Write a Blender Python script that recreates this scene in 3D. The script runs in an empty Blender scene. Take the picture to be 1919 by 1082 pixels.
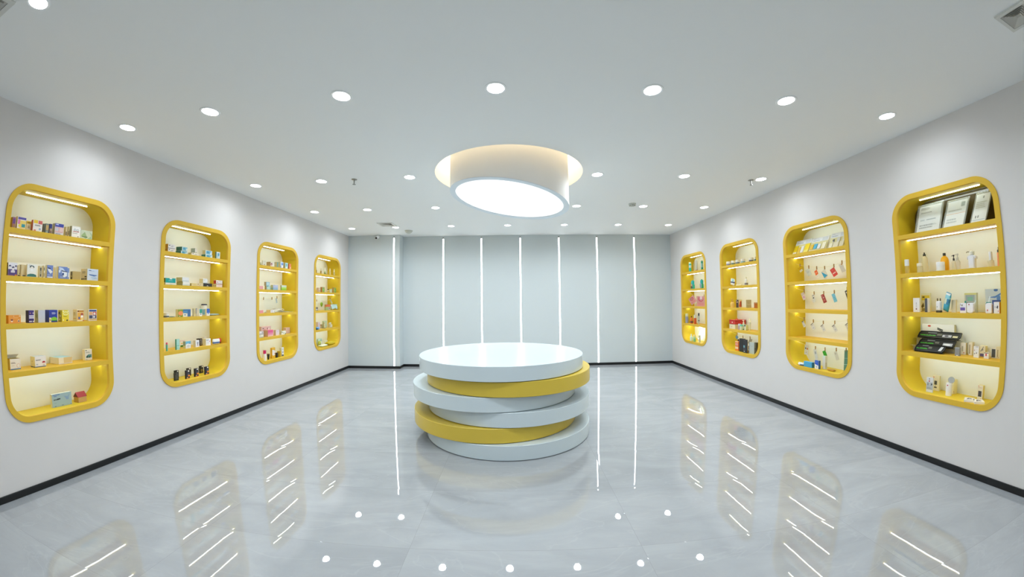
import bpy, bmesh, math, random
from mathutils import Matrix, Vector
# ------------------------------------------------------------------ camera, world, exposure
S = bpy.context.scene
COL = S.collection
cd = bpy.data.cameras.new('camera'); cam = bpy.data.objects.new('camera', cd); COL.objects.link(cam); S.camera = cam
CAMH = 1.4942
YAW, PITCH, ROLL = 0.0056, 0.0341, 0.0103
# wide lens of the photograph: radial polynomial theta(r), fitted to the straight edges of the room
LENS_F = 666.5247 * 36.0 / 1919.0
LK2, LK3, LK4 = 0.0092, -0.2521, 0.1043
cd.type = 'PANO'; cd.panorama_type = 'FISHEYE_LENS_POLYNOMIAL'
cd.sensor_width = 36.0; cd.fisheye_fov = math.radians(178)
cd.fisheye_polynomial_k0 = 0.0
cd.fisheye_polynomial_k1 = -1.0 / LENS_F
cd.fisheye_polynomial_k2 = -LK2 / LENS_F ** 2
cd.fisheye_polynomial_k3 = -LK3 / LENS_F ** 3
cd.fisheye_polynomial_k4 = -LK4 / LENS_F ** 4
cd.clip_start = 0.02; cd.clip_end = 60
Rm = Matrix.Rotation(YAW, 3, 'Z') @ Matrix.Rotation(PITCH, 3, 'X') @ Matrix.Rotation(ROLL, 3, 'Y')
rt, fw, up = Rm.col[0], Rm.col[1], Rm.col[2]
M = Matrix((rt, up, -fw)).transposed().to_4x4(); M.translation = (0, 0, CAMH)
cam.matrix_world = M
wd = bpy.data.worlds.new('world'); S.world = wd; wd.use_nodes = True
wd.node_tree.nodes['Background'].inputs[0].default_value = (0.8, 0.9, 1.0, 1); wd.node_tree.nodes['Background'].inputs[1].default_value = 0.0
S.view_settings.view_transform = 'Standard'; S.view_settings.look = 'None'
S.view_settings.exposure = 0.12; S.view_settings.gamma = 1.0
S.view_settings.use_curve_mapping = False
S.cycles.max_bounces = 10; S.cycles.diffuse_bounces = 6; S.cycles.glossy_bounces = 4
S.cycles.transmission_bounces = 6; S.cycles.transparent_max_bounces = 8
S.cycles.sample_clamp_indirect = 6.0
S.cycles.caustics_reflective = False; S.cycles.caustics_refractive = False
# light levels
SPOT_W = 55.0; SPOT_WALL_W = 27.0; SPOT_DEG = 168; SPOT_BLEND = 1.0
LENS_E = 26.0; NICHE_E = 15.0; WALLSTRIP_E = 9.0; DRUM_E = 1.12; COVE_E = 60.0
COOL = (0.86, 0.935, 1.0); WARM = (1.0, 0.88, 0.70); NEUT = (0.87, 1.0, 1.0)
random.seed(7)
# ------------------------------------------------------------------ room measures (metres)
XL, XR = -3.756, 3.6643
YB, YP, YF = 8.0667, 7.7929, -3.0           # back wall, projecting pier face, wall behind the viewer
XP = -2.5532                                 # pier edge
CH = 2.9942                                  # ceiling
NT, NB, NW, NR = 2.4158, 0.5564, 1.0419, 0.222   # niche outer top, bottom, width, corner radius
FR, NDEP, SHT = 0.047, 0.268, 0.040          # frame width, niche depth, shelf thickness
SHELF = {1: 2.051, 2: 1.689, 3: 1.328, 4: 0.964, 5: NB + FR}
NICHE_Y = {'L1': 2.1564, 'L2': 3.7423, 'L3': 5.3262, 'L4': 6.8987, 'R1': 2.3179, 'R2': 3.9101, 'R3': 5.4929, 'R4': 7.0403}
STRIP_D = 0.125
# ------------------------------------------------------------------ materials
def lin(h):
    if not isinstance(h, str): return tuple(h)
    h = h.lstrip('#')
    if len(h) == 3: h = ''.join(c * 2 for c in h)
    o = []
    for i in (0, 2, 4):
        c = int(h[i:i + 2], 16) / 255
        o.append(c / 12.92 if c <= .04045 else ((c + .055) / 1.055) ** 2.4)
    return tuple(o)
_M = {}
def mat(col, rough=0.45, spec=0.4, trans=0.0, metal=0.0, var=0.04, name=None, scale=40.0):
    key = (col, rough, spec, trans, metal, var)
    if key in _M: return _M[key]
    c = lin(col)
    m = bpy.data.materials.new(name or 'surface'); m.use_nodes = True
    nt = m.node_tree; b = nt.nodes['Principled BSDF']
    b.inputs['Roughness'].default_value = rough; b.inputs['Specular IOR Level'].default_value = spec
    b.inputs['Metallic'].default_value = metal; b.inputs['Transmission Weight'].default_value = trans
    if trans: b.inputs['IOR'].default_value = 1.3
    if var:
        n = nt.nodes.new('ShaderNodeTexNoise'); n.inputs['Scale'].default_value = scale; n.inputs['Detail'].default_value = 1
        t = nt.nodes.new('ShaderNodeTexCoord'); nt.links.new(t.outputs['Object'], n.inputs['Vector'])
        r = nt.nodes.new('ShaderNodeMix'); r.data_type = 'RGBA'
        r.inputs[6].default_value = (*[v * (1 - var) for v in c], 1); r.inputs[7].default_value = (*[min(1, v * (1 + var)) for v in c], 1)
        nt.links.new(n.outputs['Fac'], r.inputs[0]); nt.links.new(r.outputs[2], b.inputs['Base Color'])
    else: b.inputs['Base Color'].default_value = (*c, 1)
    _M[key] = m; return m
def emit(col, st, name):
    m = bpy.data.materials.new(name); m.use_nodes = True; nt = m.node_tree; nt.nodes.clear()
    e = nt.nodes.new('ShaderNodeEmission'); o = nt.nodes.new('ShaderNodeOutputMaterial')
    e.inputs[0].default_value = (*col, 1); e.inputs[1].default_value = st; nt.links.new(e.outputs[0], o.inputs[0]); return m
def plaster(name, c1, c2, scale, rough, bump=0.0, spec=.3):
    m = bpy.data.materials.new(name); m.use_nodes = True; nt = m.node_tree; b = nt.nodes['Principled BSDF']
    t = nt.nodes.new('ShaderNodeTexCoord'); n = nt.nodes.new('ShaderNodeTexNoise'); n.inputs['Scale'].default_value = scale; n.inputs['Detail'].default_value = 5
    n.inputs['Distortion'].default_value = 1.2
    nt.links.new(t.outputs['Object'], n.inputs['Vector'])
    r = nt.nodes.new('ShaderNodeMix'); r.data_type = 'RGBA'; r.inputs[6].default_value = (*c1, 1); r.inputs[7].default_value = (*c2, 1)
    nt.links.new(n.outputs['Fac'], r.inputs[0]); nt.links.new(r.outputs[2], b.inputs['Base Color'])
    b.inputs['Roughness'].default_value = rough; b.inputs['Specular IOR Level'].default_value = spec
    if bump:
        bp = nt.nodes.new('ShaderNodeBump'); bp.inputs['Strength'].default_value = bump; bp.inputs['Distance'].default_value = .01
        nt.links.new(n.outputs['Fac'], bp.inputs['Height']); nt.links.new(bp.outputs[0], b.inputs['Normal'])
    return m
M_SIDE = plaster('side_wall_plaster', (.69, .66, .638), (.73, .70, .675), 2.6, .42, .10, .35)
M_BACK = plaster('back_wall_paint', (.60, .655, .668), (.62, .675, .688), 1.2, .5, 0, .3)
M_CEIL = plaster('ceiling_paint', (.88, .90, .895), (.90, .915, .91), .8, .7, 0, .2)
M_YEL = mat('#dcb33a', .5, .22, var=.03, name='yellow_lacquer', scale=6)
M_YEL2 = mat('#ddc22e', .5, .3, var=.03, name='yellow_lacquer_inside', scale=6)
M_CREAM = mat('#eef1e8', .55, .3, var=.02, name='cream_panel', scale=4)
M_WHITE = mat('#d0dce0', .2, .45, var=.015, name='white_lacquer', scale=5)
M_PYEL = mat('#d8bc44', .3, .45, var=.02, name='pedestal_yellow', scale=5)
M_BLACK = mat('#141617', .35, .4, var=.1, name='black_skirting', scale=8)
M_TRIM = mat('#f0f2f2', .4, .4, var=.01, name='white_fitting')
M_DARK = mat('#1b1c1d', .3, .5, var=.1, name='dark_plastic')
M_STEEL = mat('#9a9a94', .3, .5, metal=.9, var=.03, name='brushed_metal')
M_LENS = emit(COOL, LENS_E, 'downlight_glow'); M_NSTRIP = emit(NEUT, NICHE_E, 'niche_led_glow')
M_WSTRIP = emit((.95, .98, 1.0), WALLSTRIP_E, 'wall_led_glow'); M_DRUM = emit((.95, .98, 1.0), DRUM_E, 'drum_panel_glow')
M_COVE = emit(WARM, COVE_E, 'cove_led_glow')
def floor_mat():
    m = bpy.data.materials.new('polished_grey_marble_tiles'); m.use_nodes = True; nt = m.node_tree; L = nt.links.new
    N = nt.nodes.new; b = nt.nodes['Principled BSDF']
    tc = N('ShaderNodeTexCoord'); sx = N('ShaderNodeSeparateXYZ'); L(tc.outputs['Object'], sx.inputs[0])
    def math_(op, a, bb=None):
        n = N('ShaderNodeMath'); n.operation = op
        for i, v in enumerate((a, bb)):
            if v is None: continue
            if isinstance(v, (int, float)): n.inputs[i].default_value = v
            else: L(v, n.inputs[i])
        return n.outputs[0]
    TX, TY, OX, OY = 1.40, .70, -.645, 2.013
    def seam(c, off, size):
        u = math_('DIVIDE', math_('SUBTRACT', c, off), size)
        return math_('MULTIPLY', math_('PINGPONG', u, .5), size), math_('FLOOR', u)
    dx, ix = seam(sx.outputs[0], OX, TX); dy, iy = seam(sx.outputs[1], OY, TY)
    d = math_('MINIMUM', dx, dy)
    # per-tile offset of the marble pattern
    cmb = N('ShaderNodeCombineXYZ'); L(math_('MULTIPLY', ix, 3.7), cmb.inputs[0]); L(math_('MULTIPLY', iy, 5.3), cmb.inputs[1]); L(math_('ADD', math_('MULTIPLY', ix, 1.9), math_('MULTIPLY', iy, 2.3)), cmb.inputs[2])
    va = N('ShaderNodeVectorMath'); va.operation = 'ADD'; L(tc.outputs['Object'], va.inputs[0]); L(cmb.outputs[0], va.inputs[1])
    mp = N('ShaderNodeMapping'); mp.inputs['Scale'].default_value = (.8, 2.2, 1); L(va.outputs[0], mp.inputs['Vector'])
    n1 = N('ShaderNodeTexNoise'); n1.inputs['Scale'].default_value = 1.5; n1.inputs['Detail'].default_value = 7; n1.inputs['Roughness'].default_value = .62; n1.inputs['Distortion'].default_value = .9; L(mp.outputs[0], n1.inputs['Vector'])
    cr = N('ShaderNodeValToRGB'); L(n1.outputs['Fac'], cr.inputs[0])
    cr.color_ramp.elements[0].position = .25; cr.color_ramp.elements[0].color = (.305, .322, .338, 1)
    cr.color_ramp.elements[1].position = .78; cr.color_ramp.elements[1].color = (.405, .424, .438, 1)
    n2 = N('ShaderNodeTexNoise'); n2.inputs['Scale'].default_value = 1.1; n2.inputs['Detail'].default_value = 6; n2.inputs['Distortion'].default_value = 1.6; L(mp.outputs[0], n2.inputs['Vector'])
    vein = math_('SUBTRACT', 1, math_('MINIMUM', 1, math_('MULTIPLY', math_('ABSOLUTE', math_('SUBTRACT', n2.outputs['Fac'], .5)), 70)))
    mx = N('ShaderNodeMix'); mx.data_type = 'RGBA'; L(math_('MULTIPLY', vein, .16), mx.inputs[0]); L(cr.outputs[0], mx.inputs[6]); mx.inputs[7].default_value = (.5, .51, .52, 1)
    g = math_('LESS_THAN', d, .0012)
    mg = N('ShaderNodeMix'); mg.data_type = 'RGBA'; L(math_('MULTIPLY', g, .45), mg.inputs[0]); L(mx.outputs[2], mg.inputs[6]); mg.inputs[7].default_value = (.2, .2, .2, 1)
    L(mg.outputs[2], b.inputs['Base Color'])
    b.inputs['Roughness'].default_value = .012; b.inputs['Specular IOR Level'].default_value = 1.0
    # polished tiles are never quite flat: soft waviness and eased edges
    n3 = N('ShaderNodeTexNoise'); n3.inputs['Scale'].default_value = 5; n3.inputs['Detail'].default_value = 2; L(va.outputs[0], n3.inputs['Vector'])
    edge = math_('MULTIPLY', math_('POWER', math_('SUBTRACT', 1, math_('MINIMUM', 1, math_('DIVIDE', d, .09))), 2.0), -.3)
    h = math_('ADD', math_('MULTIPLY', n3.outputs['Fac'], .16), edge)
    bp = N('ShaderNodeBump'); bp.inputs['Strength'].default_value = .5; bp.inputs['Distance'].default_value = .0016; L(h, bp.inputs['Height']); L(bp.outputs[0], b.inputs['Normal'])
    return m
M_FLOOR = floor_mat()
def clear_mat(tint, alpha):
    m = bpy.data.materials.new('clear_plastic'); m.use_nodes = True; nt = m.node_tree; b = nt.nodes['Principled BSDF']
    b.inputs['Base Color'].default_value = (*lin(tint), 1); b.inputs['Roughness'].default_value = .12; b.inputs['Alpha'].default_value = alpha
    b.inputs['Specular IOR Level'].default_value = .6
    n = nt.nodes.new('ShaderNodeTexNoise'); n.inputs['Scale'].default_value = 25; r = nt.nodes.new('ShaderNodeMapRange'); r.inputs['To Min'].default_value = .08; r.inputs['To Max'].default_value = .18
    nt.links.new(n.outputs['Fac'], r.inputs['Value']); nt.links.new(r.outputs[0], b.inputs['Roughness']); return m
# ------------------------------------------------------------------ mesh helpers
def link(name, bm, mats, parent=None, mw=None, smooth=False):
    me = bpy.data.meshes.new(name); bm.to_mesh(me); bm.free()
    for m in (mats if isinstance(mats, (list, tuple)) else [mats]): me.materials.append(m)
    if smooth:
        for p in me.polygons: p.use_smooth = True
    o = bpy.data.objects.new(name, me); COL.objects.link(o)
    if parent is not None: o.parent = parent
    if mw is not None: o.matrix_world = mw
    return o
def empty(name, mw=None, loc=None):
    o = bpy.data.objects.new(name, None); o.empty_display_size = .1; COL.objects.link(o)
    if mw is not None: o.matrix_world = mw
    if loc is not None: o.location = loc
    return o
def tag(o, label, cat, group=None):
    o['label'] = label; o['category'] = cat
    if group: o['group'] = group
    return o
def struct(o): o['kind'] = 'structure'; return o
def bx(bm, x0, x1, y0, y1, z0, z1, mi=0, bev=0.0):
    v = [bm.verts.new((x, y, z)) for x in (x0, x1) for y in (y0, y1) for z in (z0, z1)]
    f = [(0, 1, 3, 2), (4, 6, 7, 5), (0, 4, 5, 1), (2, 3, 7, 6), (0, 2, 6, 4), (1, 5, 7, 3)]
    fs = []
    for q in f:
        fc = bm.faces.new([v[i] for i in q]); fc.material_index = mi; fs.append(fc)
    if bev:
        ed = list({e for fc in fs for e in fc.edges})
        bmesh.ops.bevel(bm, geom=ed, offset=bev, segments=1, affect='EDGES', clamp_overlap=True)
    return fs     # x-, x+, y-, y+, z-, z+
def lathe(bm, prof, seg=20, cx=0, cy=0, mi=0, caps=True):
    rings = []
    for r, z in prof: rings.append([bm.verts.new((cx + r * math.cos(2 * math.pi * k / seg), cy + r * math.sin(2 * math.pi * k / seg), z)) for k in range(seg)])
    for a, b in zip(rings, rings[1:]):
        for k in range(seg):
            f = bm.faces.new((a[k], a[(k + 1) % seg], b[(k + 1) % seg], b[k])); f.material_index = mi; f.smooth = True
    if caps:
        f = bm.faces.new(rings[0][::-1]); f.material_index = mi; f.smooth = False
        f = bm.faces.new(rings[-1]); f.material_index = mi; f.smooth = False
    for i, rg in enumerate(rings):
        d0 = Vector((prof[i][0] - prof[i - 1][0], prof[i][1] - prof[i - 1][1])) if i else Vector((1, 0))
        d1 = Vector((prof[i + 1][0] - prof[i][0], prof[i + 1][1] - prof[i][1])) if i < len(prof) - 1 else Vector((-1, 0))
        if d0.length < 1e-9 or d1.length < 1e-9 or d0.angle(d1) > .42:
            for k in range(seg):
                e = bm.edges.get((rg[k], rg[(k + 1) % seg]))
                if e: e.smooth = False
def tube(bm, pts, r, seg=6, mi=0):
    pts = [Vector(p) for p in pts]; rings = []
    for i, p in enumerate(pts):
        t = (pts[min(i + 1, len(pts) - 1)] - pts[max(i - 1, 0)]).normalized()
        a = t.orthogonal().normalized(); b = t.cross(a)
        if i and rings:
            ref = rings[-1][0].co - pts[i - 1]; a = (ref - t * ref.dot(t)).normalized(); b = t.cross(a)
        rings.append([bm.verts.new(p + r * (math.cos(2 * math.pi * k / seg) * a + math.sin(2 * math.pi * k / seg) * b)) for k in range(seg)])
    for a, b in zip(rings, rings[1:]):
        for k in range(seg):
            f = bm.faces.new((a[k], a[(k + 1) % seg], b[(k + 1) % seg], b[k])); f.material_index = mi; f.smooth = True
    bm.faces.new(rings[0][::-1]).material_index = mi; bm.faces.new(rings[-1]).material_index = mi
def rrect(w, z0, z1, r, seg=8):
    """rounded rectangle outline in (x, z), counter-clockwise from the lower right corner"""
    out = []; hw = w / 2
    for cx, cz, a0 in ((hw - r, z0 + r, -90), (hw - r, z1 - r, 0), (-hw + r, z1 - r, 90), (-hw + r, z0 + r, 180)):
        for k in range(seg + 1):
            a = math.radians(a0 + 90 * k / seg); out.append((cx + r * math.cos(a), cz + r * math.sin(a)))
    return out
def bridge(bm, A, B, mi=0, smooth=False, flip=False):
    n = len(A)
    for k in range(n):
        q = [A[k], A[(k + 1) % n], B[(k + 1) % n], B[k]]
        f = bm.faces.new(q[::-1] if flip else q); f.material_index = mi; f.smooth = smooth
def niche_mw(N, s=0.0, d=0.0, z=0.0, rot=0.0):
    """matrix of a point inside a niche: s along the wall (left to right as seen), d into the wall, z height"""
    if N[0] == 'L': m = Matrix.Translation((XL, NICHE_Y[N], 0)) @ Matrix.Rotation(math.pi / 2, 4, 'Z')
    else: m = Matrix.Translation((XR, NICHE_Y[N], 0)) @ Matrix.Rotation(-math.pi / 2, 4, 'Z')
    return m @ Matrix.Translation((s, d, z)) @ Matrix.Rotation(math.radians(rot), 4, 'Z')
# ------------------------------------------------------------------ room shell
def wall_with_niches(name, X, side, mat_):
    bm = bmesh.new()
    ys = sorted(y for n, y in NICHE_Y.items() if n[0] == side)
    hw = .70; zc0, zc1 = .42, 2.56
    def quad(y0, y1, z0, z1):
        if y1 - y0 < 1e-6: return
        v = [bm.verts.new(p) for p in ((X, y0, z0), (X, y1, z0), (X, y1, z1), (X, y0, z1))]
        bm.faces.new(v if side == 'R' else v[::-1])
    yb = YB if side == 'R' else YP
    quad(YF, yb, 0, zc0); quad(YF, yb, zc1, CH)
    edges = [YF] + [e for y in ys for e in (y - hw, y + hw)] + [yb]
    for a, b in zip(edges[0::2], edges[1::2]): quad(a, b, zc0, zc1)
    zm = (NT + NB) / 2
    for y in ys:
        inner = rrect(NW - .012, NB + .006, NT - .006, NR - .006)
        A, B = [], []
        for px, pz in inner:
            dx, dz = px, pz - zm
            k = min(hw / abs(dx) if abs(dx) > 1e-9 else 1e9, ((zc1 if dz > 0 else zc0) - zm) / dz if abs(dz) > 1e-9 else 1e9)
            A.append(bm.verts.new((X, y + px, pz))); B.append(bm.verts.new((X, y + dx * k, zm + dz * k)))
        n = len(A)
        for k in range(n):
            q = [A[k], A[(k + 1) % n], B[(k + 1) % n], B[k]]
            bm.faces.new(q if side == 'L' else q[::-1])
        for sy, sz in ((1, zc0), (1, zc1), (-1, zc1), (-1, zc0)):   # corner slivers of the cell
            c = (X, y + sy * hw, sz); near = sorted(B, key=lambda v: (v.co - Vector(c)).length)
            on1 = [v for v in near if abs(v.co.z - sz) < 1e-6][:1]; on2 = [v for v in near if abs(v.co.y - (y + sy * hw)) < 1e-6][:1]
            if on1 and on2 and on1[0] is not on2[0]: bm.faces.new([on1[0], bm.verts.new(c), on2[0]])
    bmesh.ops.recalc_face_normals(bm, faces=bm.faces)
    return struct(link(name, bm, mat_))
wall_with_niches('wall_left', XL, 'L', M_SIDE); wall_with_niches('wall_right', XR, 'R', M_SIDE)
def slab(name, pts, m):
    bm = bmesh.new(); bm.faces.new([bm.verts.new(p) for p in pts]); return struct(link(name, bm, m))
bm = bmesh.new()
for x0, x1, y0, y1 in ((XP, XR, YB, YB + .1),): bx(bm, x0, x1 + .1, y0, y1, 0, CH)
struct(link('wall_back', bm, M_BACK))
bm = bmesh.new(); bx(bm, XL - .1, XP, YP, YB + .1, 0, CH); struct(link('wall_pier', bm, M_BACK))
bm = bmesh.new(); bx(bm, XL - .4, XR + .4, YF - .1, YF, 0, CH); struct(link('wall_front', bm, M_SIDE))
bm = bmesh.new(); bx(bm, XL - .4, XR + .4, YF - .1, YB + .1, -.1, 0); struct(link('floor', bm, M_FLOOR))
# outer shell behind the niches keeps the room dark-tight
# ceiling with the round opening for the drum lamp
HX, HY, HR = -.047, 4.17, .877
bm = bmesh.new(); seg = 64; A = []; B = []; cell = 1.2
for k in range(seg):
    a = 2 * math.pi * k / seg + math.pi / seg; c, s_ = math.cos(a), math.sin(a); q = cell / max(abs(c), abs(s_))
    A.append(bm.verts.new((HX + HR * c, HY + HR * s_, CH))); B.append(bm.verts.new((HX + q * c, HY + q * s_, CH)))
bridge(bm, A, B, flip=False)
for sx_, sy_ in ((1, 1), (1, -1), (-1, 1), (-1, -1)):
    c = Vector((HX + sx_ * cell, HY + sy_ * cell, CH)); nb = sorted(B, key=lambda v: (v.co - c).length)[:2]
    bm.faces.new([nb[0], bm.verts.new(c), nb[1]])
for x0, x1, y0, y1 in ((XL - .4, XR + .4, YF - .1, HY - cell), (XL - .4, XR + .4, HY + cell, YB + .1), (XL - .4, HX - cell, HY - cell, HY + cell), (HX + cell, XR + .4, HY - cell, HY + cell)):
    bm.faces.new([bm.verts.new(p) for p in ((x0, y0, CH), (x0, y1, CH), (x1, y1, CH), (x1, y0, CH))])
bmesh.ops.recalc_face_normals(bm, faces=bm.faces)
struct(link('ceiling', bm, M_CEIL))
M_RECESS = mat('#f1ece0', .6, .2, var=.01, name='recess_paint', scale=3)
bm = bmesh.new(); R0 = [bm.verts.new((HX + HR * math.cos(2 * math.pi * k / 64), HY + HR * math.sin(2 * math.pi * k / 64), CH)) for k in range(64)]
R1 = [bm.verts.new((v.co.x, v.co.y, CH + .46)) for v in R0]; bridge(bm, R0, R1, smooth=True); bm.faces.new(R1)
struct(link('ceiling_recess', bm, M_RECESS))
# skirting
def skirting(name, x0, x1, y0, y1):
    bm = bmesh.new(); bx(bm, x0, x1, y0, y1, 0, .056, 0, .002); return struct(link(name, bm, M_BLACK))
skirting('baseboard_left', XL, XL + .012, YF, YP); skirting('baseboard_right', XR - .012, XR, YF, YB)
skirting('baseboard_back', XP + .012, XR - .012, YB - .012, YB); skirting('baseboard_pier', XL + .012, XP + .012, YP - .012, YP); skirting('baseboard_pier_return', XP, XP + .012, YP, YB)
# ------------------------------------------------------------------ downlights
GX = [-3.3014, -2.3755, -1.243, -.1139, 1.0128, 2.1031, 3.1537]; GY = [.893, 2.3564, 4.1302, 5.5694, 6.9878]
def make_downlight():
    r = empty('downlight')
    bm = bmesh.new(); lathe(bm, [(.060, 0), (.060, -.004), (.074, -.006), (.078, -.001), (.078, 0)], 32, caps=False); link('trim_ring', bm, M_TRIM, r, smooth=True)
    bm = bmesh.new(); lathe(bm, [(.0605, -.0005), (.0605, -.0045)], 32); link('lens', bm, M_LENS, r)
    return r
ROWN = ['row over the viewer', 'row before the drum lamp', 'row level with the drum lamp', 'row behind the drum lamp', 'row nearest the back wall']
COLN = ['beside the left wall', 'second from the left wall', 'third from the left wall', 'in the middle', 'third from the right wall', 'second from the right wall', 'beside the right wall']
dl0 = make_downlight(); first = True
ld = bpy.data.lights.new('downlight_beam', 'SPOT'); ld.energy = SPOT_W; ld.spot_size = math.radians(SPOT_DEG); ld.spot_blend = SPOT_BLEND; ld.shadow_soft_size = .055; ld.color = COOL
lw = ld.copy(); lw.energy = SPOT_WALL_W      # lamps beside the side walls are dimmed
def place_downlight(x, y, label):
    global first
    r = dl0
    if not first:
        r = dl0.copy(); COL.objects.link(r)
        for ch in dl0.children:
            if ch.type == 'LIGHT': continue
            c = ch.copy(); COL.objects.link(c); c.parent = r
    first = False
    r.location = (x, y, CH); tag(r, label, 'downlight', 'round ceiling downlights')
    lo = bpy.data.objects.new('downlight_beam', lw if abs(x) > 3 else ld); COL.objects.link(lo); lo.location = (x, y, CH - .012)
for j, y in enumerate(GY):
    for i, x in enumerate(GX):
        if j == 2 and i == 3: continue                       # the drum lamp hangs here
        if j == 0 and i not in (1,): continue
        place_downlight(x, y, 'lit round downlight, ' + ROWN[j] + ', ' + COLN[i])
place_downlight(2.72, .655, 'lit round downlight beside the square vent in the upper right corner')
for x, y in [(-2.4, -.9), (0, -.9), (2.4, -.9), (0, .75)]:       # unseen spots without fittings, added behind and above the viewer for light
    lo = bpy.data.objects.new('downlight_beam', ld); COL.objects.link(lo); lo.location = (x, y, CH - .012)
# ------------------------------------------------------------------ drum lamp
DX, DY, DR, DZ, DA, DB = -.043, 4.17, .703, 2.679, -.150, -.047
dr = empty('drum_ceiling_lamp', loc=(DX, DY, CH + .45)); tag(dr, 'large white drum lamp with slanted glowing underside hanging from the round opening', 'ceiling lamp')
def ringz(r, dz=0.0, n=72): return [(r * math.cos(2 * math.pi * k / n), r * math.sin(2 * math.pi * k / n)) for k in range(n)]
def slanted(bm, r, dz): return [bm.verts.new((x, y, DZ + DA * x + DB * y + dz - (CH + .45))) for x, y in ringz(r)]
bm = bmesh.new(); top = [bm.verts.new((x, y, 0)) for x, y in ringz(DR)]; bot = slanted(bm, DR, .004); bridge(bm, bot, top, smooth=True)
link('drum_shell', bm, M_WHITE_MATT if 'M_WHITE_MATT' in globals() else mat('#fbf9f5', .6, .2, var=.01, name='drum_paint', scale=3), dr)
bm = bmesh.new(); a = slanted(bm, DR + .001, .006); b = slanted(bm, DR + .001, 0); c = slanted(bm, .640, 0); d = slanted(bm, .640, .03)
bridge(bm, b, a, smooth=True); bridge(bm, c, b); bridge(bm, d, c, smooth=True); link('rim', bm, mat('#e3ecf2', .5, .3, var=.01, name='rim_paint'), dr)
bm = bmesh.new(); a = slanted(bm, .645, .012); bm.faces.new(a[::-1]); link('diffuser', bm, M_DRUM, dr)
bm = bmesh.new(); pts = [((DR + .012) * math.cos(2 * math.pi * k / 60), (DR + .012) * math.sin(2 * math.pi * k / 60), -.09) for k in range(61)]; tube(bm, pts, .009, 6); link('cove_strip', bm, M_COVE, dr)
# ------------------------------------------------------------------ vertical light lines on the back wall
SX = [-2.6797, -1.6139, -.7334, .1519, 1.0375, 1.9121, 2.7895]
ORD = ['first', 'second', 'third', 'fourth', 'fifth', 'sixth', 'seventh']
for i, x in enumerate(SX):
    y = YP if i == 0 else YB
    r = empty('vertical_light_line', loc=(x, y, 0))
    bm = bmesh.new(); bx(bm, -.0125, .0125, -.008, -.0015, .062, 2.925, 0); link('diffuser', bm, M_WSTRIP, r)
    bm = bmesh.new(); bx(bm, -.019, -.0145, -.006, 0, .06, 2.925); bx(bm, .0145, .019, -.006, 0, .06, 2.925); bx(bm, -.0145, .0145, -.0012, 0, .06, 2.925); link('channel_frame', bm, M_TRIM, r)
    bm = bmesh.new(); bx(bm, -.014, .014, -.01, 0, 2.927, 2.955, 0, .002); link('end_cap', bm, mat('#6c6a66', .4, .4, var=.05), r)
    tag(r, ('glowing vertical light line on the projecting pier of the back wall' if i == 0 else ORD[i] + ' glowing vertical light line from the left on the back wall'), 'light', 'vertical light lines')
# ------------------------------------------------------------------ pedestal
pd = empty('display_pedestal', loc=(-.155, 4.19, 0)); tag(pd, 'round plinth of six offset white and yellow discs in mid floor', 'pedestal')
DISC = [(-.082, 4.179, M_WHITE), (-.235, 4.22, M_PYEL), (-.072, 4.225, M_WHITE), (-.243, 4.215, M_WHITE), (-.073, 4.19, M_PYEL), (-.156, 4.167, M_WHITE)]
T = .14905; PR = .9393
for k, (x, y, m) in enumerate(DISC):
    z0 = k * T + .006; z1 = (k + 1) * T - .0005
    bm = bmesh.new(); lathe(bm, [(PR - .003, z0), (PR, z0 + .003), (PR, z1 - .003), (PR - .003, z1)], 96, x + .155, y - 4.19)
    o = link('disc', bm, m, pd); 
    bm = bmesh.new(); lathe(bm, [(PR - .02, k * T), (PR - .02, z0)], 64, x + .155, y - 4.19); link('shadow_gap', bm, M_DARK, pd)
    o['label'] = ('yellow' if m is M_PYEL else 'white') + ' disc'
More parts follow.
